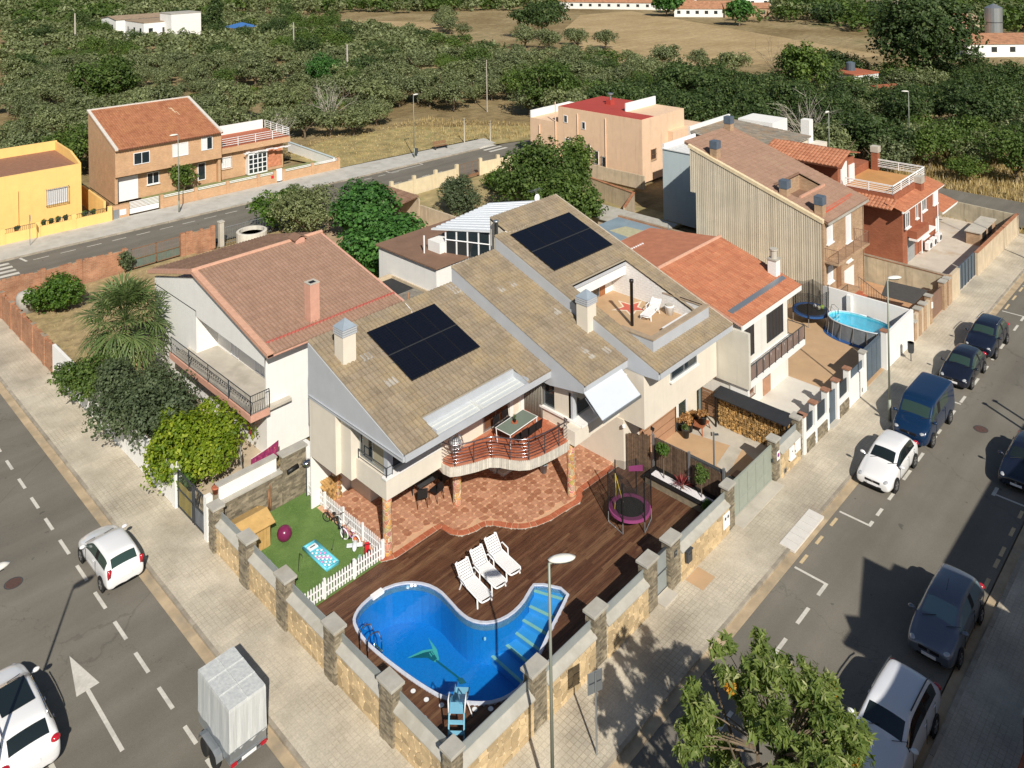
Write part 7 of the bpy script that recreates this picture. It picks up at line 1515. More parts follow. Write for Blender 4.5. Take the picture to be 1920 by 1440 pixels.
def scatter(P,s,r):
 x0,y0,x1,y1=bounds(P);out=[];y=y0;row=0
 while y<y1:
  x=x0+(row%2)*s/2
  while x<x1:
   px,py=x+r.uniform(-.33,.33)*s,y+r.uniform(-.33,.33)*s
   if inside(px,py,P):out.append((px,py))
   x+=s
  y+=s*.87;row+=1
 return out
CLEAR=[((66,64),12),((54,70),7.5),((44,69),4),((86,232),11),((107,219),8),((129,39),4),((121,29),3.5),((60,84),2),((70,77),3.5)]
Z1=[(32,178),(15,109),(8,92),(12,84),(30,84),(36,80),(43,80),(55,79),(68,79),(80,82),(86,78),(99,87),(122,115),(126,138),(139,176),(140,236),(150,263),(116,286),(81,216),(76,242),(94,302),(67,320)]
Z2=[(78,71),(90,84),(118,104),(124,92),(122,76),(114,60),(112,48),(106,37),(109,30),(115,24),(108,18),(115,15),(117,5),(100,-4),(84,-4),(82,12),(76,20),(72,42),(72,58)]
Z3=[(142,59),(150,51),(132,37),(160,30),(150,24),(149,16),(121,8),(110,30),(122,46)]
Z5=[(172,262),(240,202),(252,210),(236,178),(262,190),(292,243),(240,300),(200,301),(150,290)]
Z6=[(401,174),(514,103),(330,45),(250,30),(229,44),(236,60),(214,54),(226,74),(240,100),(236,118),(262,118),(280,128),(310,128),(330,160)]
rt=random.Random(5);pts=[]
for Z,s in((Z1,4.9),(Z2,4.5),(Z3,5.2)):
 for x,y in scatter(Z,s,rt):
  if any((x-c[0][0])**2+(y-c[0][1])**2<c[1]**2 for c in CLEAR):continue
  dep=(x+16.8)*.717+(y+19.3)*.697;lat=(x+16.8)*.697-(y+19.3)*.717
  if abs(lat/dep)>.70:continue
  pts.append((dep,x,y))
pts.sort();cnt=dict(olive=0,green=0,dark=0,yg=0);rest=[]
LAB=dict(olive=('grey green olive tree in the dense grove beyond the far road','olive tree','olive trees of the grove'),green=('bright green round crowned tree scattered through the olive grove','tree','bright green trees in the grove'),dark=('dark green tree in the wood right of the olive grove','tree','dark green trees in the wood'),yg=('low yellow green bush between the olive trees','bush','yellow green bushes in the grove'))
for dep,x,y in pts:
 q=noise.noise(Vector((x*.045,y*.045,0)));right=x>78 and y<62
 k='olive'
 if right:k='dark' if q>-.1 or rt.random()<.3 else('olive' if rt.random()<.75 else 'green')
 elif q>.36:k='green'
 elif rt.random()<.09:k='yg'
 elif rt.random()<.08:k='dark' if dep>150 else 'green'
 if rt.random()<.05 or(not right and noise.noise(Vector((x*.11+7,y*.11,0)))>.30):continue
 if cnt[k]<290:cnt[k]+=1;put(k,x,y,rnd(.7,1.4)*(1.1 if k=='olive' else 1),*LAB[k][:2],LAB[k][2],sz=rnd(.85,1.1))
 else:rest.append((x,y,k))
fw_=[MB()for _ in range(3)];ri=random.Random(9)
Z4=[(75,300),(96,296),(116,286),(150,290),(200,301),(330,420),(150,560),(40,480),(50,330)]
for Z,s in((Z5,9),(Z6,8.5),(Z4,10)):
 for x,y in scatter(Z,s,ri):
  lat=(x+16.8)*.697-(y+19.3)*.717;dep=(x+16.8)*.717+(y+19.3)*.697
  if abs(lat/dep)>.7 or any(abs(x-a)<b and abs(y-c)<d for a,b,c,d in((302,24,88,10),(260,32,184,16),(300,16,144,10),(236,5,43,5),(204,20,29,10),(241,6,53,6),(229,4,51,5),(250,16,136,10),(254,12,126,8),(448,30,80,18))):continue
  j=ri.choice((0,1,1,2))if Z is Z6 else ri.choice((0,0,1));h=ri.uniform(.9,1.9 if x>330 else 1.4)
  crown_mb(fw_[j],ri.randrange(9999),4.8*h,4.8*h,3.6*h,260,.8,9,(x,y,2.6*h-.3))
for x,y,k in rest:crown_mb(fw_[{'olive':0,'green':1,'dark':2,'yg':1}[k]],ri.randrange(9999),2.9,2.9,2.0,200,.5,8,(x,y,2.0))
for q,(mm,lm,lb)in enumerate(zip(fw_,(L_OLIVE,L_GREEN,L_DARK),('far grey green tree cover on the hillside','far bright green tree cover on the hillside','far dark green tree cover around the farm buildings'))):o=mm.build('distant_wood',lm,None,kind='stuff');o['label']=lb;o['category']='trees'
for i,(px,py,lab)in enumerate([(123.5,100,'olive tree at the left end of the row on the dry field'),(127,96,'second olive tree from the left in the row on the dry field'),(126.6,85.5,'olive tree in the middle of the row on the dry field'),(130.5,79,'big round olive tree of the row on the dry field'),(133.5,72.5,'smaller round olive tree right of the big one in the field row'),(132.5,64,'olive tree at the right end of the field row beside the dark tree')]):put('olive',px,py,[1.2,1.1,1.15,1.5,1.2,1.45][i],lab,'olive tree')
for i,(x,y)in enumerate([(150,170),(146,160),(139,128),(142,122),(146,116),(150,110),(152,122),(136,118),(158,184),(166,190),(176,205),(186,214),(154,176)]):put('olive',x,y,rnd(1.2,1.6),'olive tree at the edge of the dry field strip near the umbrella pine','olive tree','olive trees near the umbrella pine')
def single(name,lab,cat,x,y,leaf,rx,ry,rz,cz,n,size,h=1.0,r0=.2,seed=1,z=-.28,**k):
 t=thing(name,lab,cat,(x,y,z));trunk_mb(MB(),seed,h,r0,min(rx,ry),rz,cz).build('trunk',M_BARK,t,world=False);crown_mb(MB(),seed,rx,ry,rz,n,size,k.pop('nl',16),(0,0,cz),**k).build('crown',leaf,t,world=False);return t
single('pine_tree','huge dark pine with a broad irregular crown at the right side of the dry field','pine tree',140,31,L_DARK,9.5,9.5,8.5,9.5,16000,.42,5,.5,3,nl=26)
single('pine_tree','wide dark umbrella pine in the middle of the dry field strip','pine tree',160,141,L_DARK,10,9,4.2,6.5,9000,.42,4,.4,4,nl=20)
single('round_tree','tall dark green tree with two rounded heads at the near edge of the dry field','tree',115,42,L_GREEN,4.6,4.6,5.6,5.5,6500,.3,2,.3,5,nl=18);single('green_tree','bright leafy green tree behind the red roofed peach house','tree',80,68,L_GREEN,5.6,5.6,5.0,5.0,9000,.26,2,.3,6,nl=18)
single('green_tree','bright green tree beside the wooden pole in the olive grove','tree',71,116,L_FIG,4.6,4.6,3.6,4.0,6000,.26,2,.3,8);single('dark_pine','rounded dark green pine in the grove at upper left','pine tree',36,132,L_GREEN,6.0,6.0,5.2,5.0,8000,.3,2,.3,9,nl=20);single('yellow_bush','yellow green bush beside the white ruins among dark trees','bush',118,24,L_LIME,3.0,3.0,2.0,2.2,2200,.28,1,.2,10)
for x,y,s,lb in((252,158,4.2,'bright green tree before the left part of the long barn'),(238,150,6,'bright green tree before the middle of the long barn'),(222,112,5,'yellow green round tree before the small brick farmhouse')):single('green_tree',lb,'tree',x,y,L_FIG,s,s,s*.85,s*.9,2500,.6,2,.3,int(s*3))
single('cypress','dark narrow cypress beside the blue gazebo','cypress',100,222,L_DARK,2.6,2.6,7.5,7.5,3500,.4,2,.3,12,nl=16)
def bare(lab,x,y,h,n,seed,c=M_BARK,w=.5,name='bare_tree'):
 t=thing(name,lab,'tree',(x,y,-.28));r=random.Random(seed);m=MB();m2=MB();m.tube([(0,0,-.2),(0,0,h*.4)],.14,6,True,.1)
 for k in range(n):
  a=r.uniform(0,6.28);l=h*r.uniform(.5,1);p=Vector((0,0,h*.3));d=Vector((cos(a)*w,sin(a)*w,1)).normalized();q=[p]
  for j in range(4):d=(d+rdir(r)*.28).normalized();q.append(q[-1]+d*l/4)
  m2.tube(q,.05,4,False,.012)
  for j in range(5):s=q[r.randrange(2,5)];e=s+(d+rdir(r)*.8).normalized()*l*.3;m2.tube([s,e],.02,3,False,.006)
 m.build('trunk',c,t,world=False);m2.build('branches',c,t,world=False);return t
M_PALEB=plain('pale_dead_wood',(.42,.38,.32),.9,var=.15)
bare('bare grey branched shrub beside the white railed annex terrace',38,80,4.5,70,3,M_PALEB,1.4);bare('small leafless pale tree beside the wooden pole',52,86,5.5,34,4,M_PALEB,.6);bare('bare pale tree behind the terrace house',78,24,7.5,26,5,M_PALEB,.5);bare('grey leafless tree on the dry field beside the tall dark tree',124,50,7,40,6,M_BARK,.8)
single('fig_tree','bright green fig tree with large leaves nearest the villa roof','fig tree',24.3,35.3,L_FIG,4.1,4.3,2.9,2.4,11000,.27,.8,.2,21,z=0,per=3,long=1.2,flat=.7,nl=22);single('fig_tree','bright green fig tree beside the shed roof','fig tree',27.9,44.0,L_FIG,3.1,3.1,2.8,2.5,7500,.27,.8,.2,22,z=0,per=3,long=1.2,flat=.7)
single('olive_tree','dense grey green olive tree behind the brown tiled roof','olive tree',24.6,48.4,L_OLIVE,3.6,3.4,2.7,2.3,12000,.12,.8,.2,23,z=0,nl=20);single('citrus_tree','glossy green tree with two heads by the iron street fence','tree',23.3,52.2,L_CIT,2.1,2.0,2.0,1.9,6000,.13,.8,.14,24,z=0);single('citrus_tree','smaller glossy green tree behind the grey green olive tree','tree',26.2,53.6,L_CIT,1.5,1.5,2.0,2.0,3500,.13,.8,.12,25,z=0)
single('olive_tree','round grey green shrub in the orchard behind the white ribbed roof','olive tree',38.5,42.4,L_GREYG,2.5,2.5,2.1,1.7,8000,.12,.6,.14,26,z=0);single('walnut_tree','large spreading green tree behind the top of the villa roof','tree',43.4,35.4,L_GREEN,5.0,5.2,4.0,3.4,17000,.21,1.5,.3,27,z=0,nl=26,per=4,long=1.4);single('walnut_tree','narrow upright green tree beside the peach house wall','tree',49.5,36.5,L_GREEN,2.0,2.0,3.3,4.0,4500,.19,1.5,.2,28,z=0);single('walnut_tree','green tree filling the corner between the villa roof and the stained wall','tree',40.5,30.0,L_GREEN,3.4,3.6,3.0,3.0,8500,.2,1.2,.2,29,z=0)
single('low_shrub','bright green low shrub by the cream wall in the orchard','shrub',46.5,44.5,L_CIT,2.6,2.4,1.3,1.0,4500,.15,.4,.1,30,z=0)
single('citrus_bush','bright green citrus bush beside the round rendered well','bush',3.1,48.3,L_CIT,2.1,1.9,1.5,1.35,9000,.12,.5,.1,31,z=0,nl=18);single('twiggy_bush','small twiggy bush against the brick wall beside the rusty gate','bush',9.6,52.0,L_GREYG,.65,.6,1.1,1.0,900,.12,.4,.05,32,z=0,open_=.6)
single('hedge_shrub','dark green shrub hanging over the white wall at the far end','shrub',.5,32.6,L_GREEN,2.1,2.8,2.0,1.7,8500,.11,.5,.12,33,z=0,nl=18);single('hedge_shrub','big grey green shrub between the palm and the lime green shrub','shrub',.9,27.2,L_GREYG,2.5,3.1,2.3,2.4,16000,.11,.6,.14,34,z=0,nl=22);single('hedge_shrub','grey green shrub behind the lime green one under the balcony','shrub',1.1,24.2,L_GREYG,2.2,2.0,2.1,2.2,7500,.11,.6,.14,35,z=0,nl=18);single('lime_shrub','vivid lime green shrub beside the iron pedestrian gate','shrub',1.55,21.6,L_LIME,2.5,2.3,2.1,2.05,18000,.11,.6,.14,36,z=0,nl=22);single('ivy_shrub','dark ivy like growth at the foot of the lime green shrub','shrub',.6,20.9,L_CIT,.8,1.3,.8,1.0,3500,.1,.4,.06,37,z=0)
single('round_shrub','dark round shrub in front of the orange brick house','shrub',23.0,71.1,L_GREEN,1.6,1.5,1.6,1.6,3500,.15,.6,.1,38,z=0)
pm=thing('fan_palm','shaggy fan palm with a skirt of dead brown leaves above the hedge','palm tree',(2.7,33.8,0));m=MB();m.tube([(2.7,33.8,-.1),(2.7,33.8,3.6)],.32,10,True,.26);m.build('trunk',M_BARK,pm)
rp_=random.Random(17)
def frond(m,base,az,el,L,R,droop,nb=22):
 d=Vector((cos(az)*cos(el),sin(az)*cos(el),sin(el)));tip=base+d*L+Vector((0,0,-droop*L));mid=base+d*L*.5;m.ct=.5;m.tube([base,mid,tip],.02,3,False)
 fw=(tip-mid).normalized();side=fw.cross(Vector((0,0,1))).normalized();up=side.cross(fw)
 for k in range(nb):
  a=-2.2+4.4*k/(nb-1)+rp_.uniform(-.05,.05);r=R*(1-.18*abs(a)/2.2)*rp_.uniform(.85,1.08);dd=(fw*cos(a)+side*sin(a)).normalized();fold=up*rp_.uniform(-.06,.1)
  w=.05;s2=dd.cross(up).normalized();p1=tip+dd*r*.55+fold*r+s2*w;p2=tip+dd*r*.55+fold*r-s2*w;p3=tip+dd*r+fold*r+Vector((0,0,-r*(.12+.35*max(0,droop))))
  m.ct=min(1,max(0,rp_.gauss(.5,.2)));m.add([tip,p1,p3,p2],[(0,1,2,3)])
base=Vector((2.7,33.6,4.2));g_=MB();d_=MB()
for k in range(58):el=radians(-28+(k/58)*116)+rp_.uniform(-.1,.1);frond(g_,base,k*2.399,el,rp_.uniform(1.5,2.1),rp_.uniform(1.25,1.6),.18 if el>.3 else.34)
for k in range(34):frond(d_,base+Vector((0,0,-.3-rp_.random()*.9)),k*2.399,radians(rp_.uniform(-80,-42)),rp_.uniform(.9,1.5),rp_.uniform(.9,1.2),.35,14)
g_.build('fronds',L_PALM,pm);d_.build('dead_fronds',L_DEAD,pm)
ft_=thing('street_tree','tree with narrow leaves and orange blossoms at the bottom edge of the right-hand street','tree',(3.9,-8.2,RZ));m=MB();trunk_mb(m,44,3.2,.16,2.2,2,5.4,7,(3.9,-8.2,0));m.build('trunk',M_BARK,ft_)
fr_=random.Random(8);m=MB();br=MB();cc=Vector((4.0,-8.7,4.9))
for k in range(84):
 d=rdir(fr_);d.z=d.z*.8+.15;q=fr_.uniform(.5,1.0)**.6;p=cc+Vector((d.x*2.55*q,d.y*2.55*q,d.z*2.2*q))
 br.tube([cc+(p-cc)*.3,cc+(p-cc)*.7+Vector((0,0,.1)),p],.03,4,False,.008)
 crown_mb(m,k*7+1,.50,.50,.42,210,.075,4,tuple(p),per=5,long=3.6,flat=.5,open_=.5)
 if k%7==0:crown_mb(m,k+500,.24,.24,.2,50,.06,3,tuple(p-Vector((0,0,.1))),long=1.6,mi=1)
m.build('crown',[L_GREV,L_ORANGE],ft_);br.build('branches',M_BARK,ft_)
gw_=MB();rw=random.Random(2)
for k in range(9000):
 x,y=rw.uniform(38,75),rw.uniform(57,84)
 if inside(x,y,[(41,66.2),(62,64.0),(64,60),(67.8,58.5),(75,62),(66,80),(48,82),(38,78)]):
  h=rw.uniform(.08,.26)*(2.2 if x>60 else 1);a=rw.uniform(0,6.28);gw_.ct=rw.random();gw_.add([(x-cos(a)*.05,y-sin(a)*.05,-.05),(x+cos(a)*.05,y+sin(a)*.05,-.05),(x+rw.uniform(-.15,.15),y+rw.uniform(-.15,.15),h)],[(0,1,2)])
for k in range(9000):
 x,y=rw.uniform(.4,13),rw.uniform(35,52);h=rw.uniform(.03,.12);a=rw.uniform(0,6.28);gw_.ct=rw.random();gw_.add([(x-cos(a)*.03,y-sin(a)*.03,.04),(x+cos(a)*.03,y+sin(a)*.03,.04),(x+rw.uniform(-.08,.08),y+rw.uniform(-.08,.08),h)],[(0,1,2)])
for k in range(14000):
 x,y=rw.uniform(68.5,100),rw.uniform(-12,18)
 if 70.4<x<79.2:continue
 h=rw.uniform(.3,.9);a=rw.uniform(0,6.28);gw_.ct=rw.random();gw_.add([(x-cos(a)*.06,y-sin(a)*.06,-.3),(x+cos(a)*.06,y+sin(a)*.06,-.3),(x+rw.uniform(-.2,.2),y+rw.uniform(-.2,.2),h-.3)],[(0,1,2)])
o=gw_.build('dry_grass_tufts',leafmat('straw',(.30,.22,.09),(.46,.35,.17),(.60,.48,.27),.2),None,kind='stuff');o['label']='tufts of dry yellow grass on the verges and in the dry gardens';o['category']='grass'
def opp(lab,x0,x1,y0,h,ridge,wall,roofm):
 t=thing('opposite_house',lab,'house',((x0+x1)/2,y0,0));MB().box(x0,y0-9,0,x1,y0,h).build('wall',wall,t)
 m=MB();xm=(x0+x1)/2;m.slab([(x0-.3,y0+.4,h),(x1+.3,y0+.4,h),(x1+.3,y0-4.5,h+ridge),(x0-.3,y0-4.5,h+ridge)],.15);m.slab([(x0-.3,y0-9.4,h),(x0-.3,y0-4.5,h+ridge),(x1+.3,y0-4.5,h+ridge),(x1+.3,y0-9.4,h)],.15);m.build('roof',roofm,t)
 for k in range(3):
  for z in(1.5,4.4):window(t,(x0+(x1-x0)*(k+.5)/3,y0,z),'x',1.2,1.2,M_WHITEM,M_GLASS,2,out=-1)
 return t
opp('cream house across the street from the yellow stone wall',-9,8.6,-16.5,8.3,1.2,M_CREAM,M_TILE5);t=opp('taller gabled house across the street from the entrance gate',8.7,13.6,-16.5,9.1,.6,M_PINK,M_TILE5)
m=MB();m.extr([(9.4,-16.3,9.1),(13.3,-16.3,9.1),(12.6,-16.3,10.3)],(0,-4,0));m.extr([(8.8,-16.35,9.0),(9.3,-16.35,9.75),(10.4,-16.35,9.0)],(0,-3,0));m.build('gable',M_PINK,t)
opp('long terracotta roofed house across the street from the parked cars',16.6,30,-16.5,7.7,1.1,M_WHITE,M_TILE5)
for i,x in enumerate((32.6,34.6)):
 t=thing('wooden_pole',['wooden pole across the street, nearer of two','wooden pole across the street, farther of two'][i],'pole',(x-.9*i,-11.4+.3*i,0));MB().tube([(x-.9*i,-11.4+.3*i,0),(x-.9*i,-11.4+.3*i,5.3-.6*i)],.08,8).build('shaft',M_WOODD,t);MB().box(x-.9*i-.12,-11.5+.3*i,5.3-.6*i,x-.9*i+.12,-11.3+.3*i,5.36-.6*i).build('cap',M_DARK,t)
fw2=thing('front_wall','dark brick front wall with white planter boxes at the bottom right corner','wall',(15,-12.5,0));box('wall',M_BRICKB,fw2,8,-12.75,0,16.2,-12.5,1.2);box('pillar',M_BRICKB,fw2,13.5,-12.8,0,14.2,-12.35,1.75);box('cap',M_COPING,fw2,13.45,-12.85,1.75,14.25,-12.3,1.82)
for k in range(2):box('planter_box',M_WHITEP,fw2,14.4+k*.95,-12.75,1.25,15.25+k*.95,-12.35,1.55)
def lamp(x,y,rz,lab,h=8.0,far=False,mt=None):
 t=thing('street_lamp',lab,'street lamp',(x,y,0),rz);mt=mt or M_LAMPP
 m=MB();m.tube([(0,0,0),(0,0,1.2)],.09,10);m.build('base',mt,t,world=False,smooth=True);MB().tube([(0,0,1.2),(0,0,h-.1)],.06,8,True,.04).build('post',mt,t,world=False,smooth=True)
 MB().tube([(0,0,h-.12),(.25,0,h-.04)],.04,6).build('arm',mt,t,world=False)
 m=MB();m.lathe([(.05,0),(.16,.04),(.17,.09),(.10,.15),(.02,.17)],(0,0,0),18,'z',2.6,1.0);me=m.mesh('lamp_head',M_LAMPH,Matrix.Translation((.40,0,h-.08)),True);link('lamp_head',me,t);MB().box(.15,-.1,h-.1,.65,.1,h-.08).build('lens',M_GLASS,t,world=False);return t
M_LAMPP=plain('grey_green_lamp_post',(.26,.28,.23),.5,.2,var=.05,bump=0);M_LAMPH=plain('off_white_lamp_head',(.72,.70,.64),.4,var=.03,bump=0)
lamp(1.95,-2.25,radians(-38),'street lamp with a cream head standing before the pool corner of the garden wall',8.0);lamp(30.55,-2.15,radians(-38),'street lamp beside the parked blue van');lamp(19.54,64.45,radians(170),'street lamp in front of the orange brick house');lamp(49.27,62.96,radians(0),'street lamp beside the bench on the far pavement');lamp(62.2,-1.95,radians(-80),'tall street lamp at the right edge of the photo',8.2);lamp(-10.4,10.0,0,'street lamp across the left-hand street')
lamp(87.3,15.6,radians(120),'street lamp with a round head behind the terrace house',8.5);lamp(70,18,radians(180),'short street lamp behind the tiled tower roof',8.5)
def pole(x,y,h,lab,r=.1,mt=None,z=-.28):
 t=thing('wooden_pole',lab,'pole',(x,y,z));MB().tube([(0,0,0),(0,0,h)],r,7,True,r*.7).build('shaft',mt or M_PALEB,t,world=False);MB().box(-.25,-.03,h-.3,.25,.03,h-.2).build('crossbar',M_DARK,t,world=False)
pole(71.8,110.5,9,'tall wooden pole in the middle of the olive grove',.22);pole(76,77.2,8.5,'wooden utility pole where the far road ends');pole(96,170,8,'wooden pole beside the yellow bushes in the grove',.2);pole(62,228,10,'thin wooden pole in the grove at the top left',.3);pole(58.7,63.8,3.4,'short pale post with a red top on the far pavement',.08,M_CONC,0);pole(61.8,61.9,2.8,'short pale post at the far zebra crossing',.08,M_CONC,0)
def sign(x,y,lab,h,w,hh,rz,z=0,back=True):
 t=thing('road_sign',lab,'road sign',(x,y,z),rz);MB().tube([(0,0,0),(0,0,h)],.035,7).build('post',M_STEEL,t,world=False);MB().obox((0,-.045,h-hh/2),(w,.02,hh)).build('plate',M_STEEL if back else M_WHITEP,t,world=False,bevel=.01);MB().obox((0,-.03,h-hh/2),(w*.8,.02,.04)).build('bracket',M_DARK,t,world=False)
sign(4.45,-1.98,'square grey road sign seen from behind on the pavement by the tree',2.75,.58,.72,radians(160));sign(6.1,65.5,'round sign post on the pavement before the yellow house',2.8,.5,.55,radians(80));sign(67.5,-.8,'road sign at the far end of the right pavement',2.5,.6,.5,radians(40))
bn=thing('street_bench','dark slatted street bench on the far pavement beside the lamp','bench',(54.4,63.8,0),radians(-10))
for k in range(4):MB().box(-1.0,-.25+k*.14,.44,1.0,-.25+k*.14+.11,.48).build('seat_slat',M_WOODD,bn,world=False)
for k in range(3):MB().box(-1.0,.28,.58+k*.15,1.0,.32,.70+k*.15).build('back_slat',M_WOODD,bn,world=False)
for x in(-.85,.85):MB().box(x-.04,-.28,0,x+.04,.3,.44).build('leg',M_DARK,bn,world=False)
bn=thing('litter_bin','small dark litter bin beside the far street lamp','bin',(49.8,63.2,0));MB().lathe([(.2,.35),(.24,1.0)],(0,0,0),12).build('bin',M_DARK,bn,world=False);MB().tube([(0,0,0),(0,0,.4)],.03,5).build('post',M_DARK,bn,world=False)
M_LNG=plain('lounger_plastic',(.80,.80,.80),.35,var=.02,bump=0)
def sunbed(x0,y0,x1,y1,lab,z0=deck_z,back=.62,towel=False,L=1.95,hd=.75):
 ang=atan2(y1-y0,x1-x0);t=thing('sun_lounger',lab,'sun lounger',(x0,y0,z0),ang);w=.62
 for k in range(14):MB().box(.06+k*.095,-w/2+.04,.33,.06+k*.095+.078,w/2-.04,.355).build('seat_slat',M_LNG,t,world=False)
 bx=1.4;dx,dz=.66*cos(radians(50)),.66*sin(radians(50))
 for k in range(7):
  f=(k+.1)/7;g_=(k+.88)/7;m=MB();m.extr([(bx+dx*f,-w/2+.05,.34+dz*f),(bx+dx*g_,-w/2+.05,.34+dz*g_),(bx+dx*g_,w/2-.05,.34+dz*g_),(bx+dx*f,w/2-.05,.34+dz*f)],(.02,0,-.02));m.build('back_slat',M_LNG,t,world=False)
 for s in(-1,1):
  m=MB();y=s*w/2;m.tube([(0,y*.8,.30),(.08,y,.34),(bx,y,.34),(bx+dx,y,.34+dz),(bx+dx*1.02,y*.7,.36+dz)],.035,6);m.build('side_frame',M_LNG,t,world=False,smooth=True)
  m=MB();m.tube([(.95,y*1.05,.34),(1.05,y*1.25,.56),(1.45,y*1.3,.58),(1.6,y*1.1,.45)],.03,6);m.build('armrest',M_LNG,t,world=False,smooth=True)
  for x in(.25,1.35):m=MB();m.tube([(x,y,.34),(x+(.12 if x>1 else-.08),y*1.15,0)],.035,6);m.build('leg',M_LNG,t,world=False)
 m=MB();m.tube([(0,-w/2*.8,.3),(-.04,0,.31),(0,w/2*.8,.3)],.035,6);m.build('foot_rail',M_LNG,t,world=False,smooth=True)
 return t
sunbed(6.13,5.0,6.38,6.8,'white plastic sun lounger nearest the pool ladder side, left of the three');sunbed(7.05,5.1,7.3,6.9,'white plastic sun lounger in the middle of the three, crossed by the lamp shadow');sunbed(7.97,5.15,8.22,6.95,'white plastic sun lounger on the right, nearest the curved patio')
tb=sunbed(20.95,7.55,23.2,7.95,'white sun lounger on the roof terrace beside the black stove pipe',5.86,hd=.5);tb.scale=(.9,.9,.8)
t=thing('white_stool','white plastic bucket stool beside the roof terrace lounger','stool',(22.6,7.0,5.86));MB().lathe([(.2,0),(.26,.45),(.28,.47),(.28,.5)],(0,0,0),16).build('seat',M_LNG,t,world=False,smooth=True);MB().lathe([(.2,.5),(.2,.53)],(0,0,0),16).build('cushion',M_CONC,t,world=False)
t=thing('white_bench','low white wooden bench along the front parapet of the roof terrace','bench',(21.4,5.85,5.86))
for k in range(3):MB().box(-1.0,-.2+k*.14,.28,1.4,-.09+k*.14,.31).build('slat',M_LNG,t,world=False)
for x in(-.9,1.3):MB().box(x-.04,-.2,0,x+.04,.2,.28).build('leg',M_LNG,t,world=False)
sl_=thing('pool_slide','light blue plastic children slide at the near corner of the pool','slide',(1.3,1.45,deck_z),radians(42));M_SLB=plain('light_blue_plastic',(.22,.50,.66),.35,var=.05,bump=0)
m=MB();pf_=[(0,1.25),(.45,1.22),(.8,.95),(1.3,.55),(1.7,.36),(2.0,.33)];hw_=.24
for a,b in zip(pf_[:-1],pf_[1:]):m.add([(a[0],-hw_,a[1]),(b[0],-hw_,b[1]),(b[0],hw_,b[1]),(a[0],hw_,a[1]),(a[0],-hw_-.03,a[1]+.16),(b[0],-hw_-.03,b[1]+.13),(b[0],hw_+.03,b[1]+.13),(a[0],hw_+.03,a[1]+.16)],[(0,1,2,3),(0,4,5,1),(3,2,6,7)])
m.build('chute',M_SLB,sl_,world=False,smooth=False)
for s in(-1,1):MB().tube([(-.02,s*.27,1.3),(.1,s*.29,1.6),(.45,s*.29,1.55),(.75,s*.28,1.15)],.022,6).build('handrail',M_WHITEP,sl_,world=False,smooth=True);MB().tube([(-.45,s*.27,0),(0,s*.25,1.28)],.03,6).build('ladder_rail',M_SLB,sl_,world=False);MB().tube([(1.2,s*.24,.55),(1.25,s*.4,0)],.025,6).build('leg',M_WHITEP,sl_,world=False)
for k in range(4):MB().box(-.42+k*.1,-.26,.22+k*.26,-.3+k*.1,.26,.26+k*.26).build('rung',M_SLB,sl_,world=False)
m=MB()
for k in range(7):m.tube([(.25+.08*k,-.2+.05*(k%3),1.28-.09*k),(.55+.08*k,.05,1.14-.07*k),(.9+.1*k,.2,.92-.06*k)],.035,5)
m.build('towel',plain('blue_towel',(.12,.33,.46),.9,var=.2),sl_,world=False,smooth=True)
ph2=thing('playhouse','small wooden playhouse standing against the garden wall on the lawn','playhouse',(1.2,15.2,.09));M_PW=plain('pale_pine',(.52,.33,.12),.7,var=.12,scale=4)
for k in range(6):MB().box(.45+.0*k,14.65+k*.19,.09,.5,14.65+k*.19+.18,1.2).build('board',M_PW,ph2)
for k in range(8):MB().box(.5+k*.165,14.6,.09,.5+k*.165+.155,14.65,1.2).build('board',M_PW,ph2)
MB().box(1.78,14.62,.09,1.84,14.74,1.3).build('post',M_PW,ph2);MB().box(1.78,15.65,.09,1.84,15.77,1.3).build('post',M_PW,ph2);MB().box(1.76,14.9,.5,1.95,15.55,.56).build('counter',M_PW,ph2)
m=MB();m.slab([(.3,14.4,1.18),(1.98,14.4,1.18),(1.98,15.15,1.5),(.3,15.15,1.5)],.04);m.build('roof_panel',M_PW,ph2);m=MB();m.slab([(.3,15.15,1.5),(1.98,15.15,1.5),(1.98,15.95,1.18),(.3,15.95,1.18)],.04);m.build('roof_panel',M_PW,ph2)
t=thing('gym_ball','big shiny maroon gym ball on the lawn','ball',(2.42,14.4,.09));M_MAR=plain('maroon_rubber',(.17,.02,.075),.25,var=.04,bump=0);MB().ball((0,0,.33),.33,28,18).build('skin',M_MAR,t,world=False,smooth=True);m=MB()
for z in(.18,.33,.48):r_=sqrt(.33**2-(z-.33)**2)*1.003;m.lathe([(r_,z-.004),(r_,z+.004)],(0,0,0),28)
m.build('ribs',M_MAR,t,world=False,kind='stuff')
t=thing('inflatable_lilo','turquoise inflatable mattress with pink and white pattern on the lawn','inflatable',(2.98,12.32,.1));M_TQ=plain('turquoise_vinyl',(.12,.50,.62),.3,var=.05,bump=0);M_PKV=plain('pink_vinyl',(.72,.30,.58),.3,bump=0);M_WV=plain('white_vinyl',(.72,.78,.80),.3,bump=0)
MB().box(-.32,-.97,.0,.32,.97,.08).build('base',M_TQ,t,world=False,bevel=.03)
for s in(-1,1):MB().tube([(s*.30,-.93,.09),(s*.30,.93,.09)],.06,8).build('side_tube',M_TQ,t,world=False,smooth=True);MB().tube([(-.30,s*.93,.09),(.30,s*.93,.09)],.06,8).build('end_tube',M_TQ,t,world=False,smooth=True)
for j in range(10):
 for i in range(4):MB().ball((-.195+i*.13,-.78+j*.125,.09),.062,8,6,(1,1,.6)).build('air_cell',(M_PKV if(i+j)%3==0 and 2<j<8 else(M_WV if(i+j)%2 else M_TQ)),t,world=False,smooth=True)
MB().box(-.22,.5,.07,.22,.78,.15).build('pillow',M_WV,t,world=False,bevel=.03);MB().box(-.12,.6,.15,.12,.66,.155).build('print',M_DARK,t,world=False)
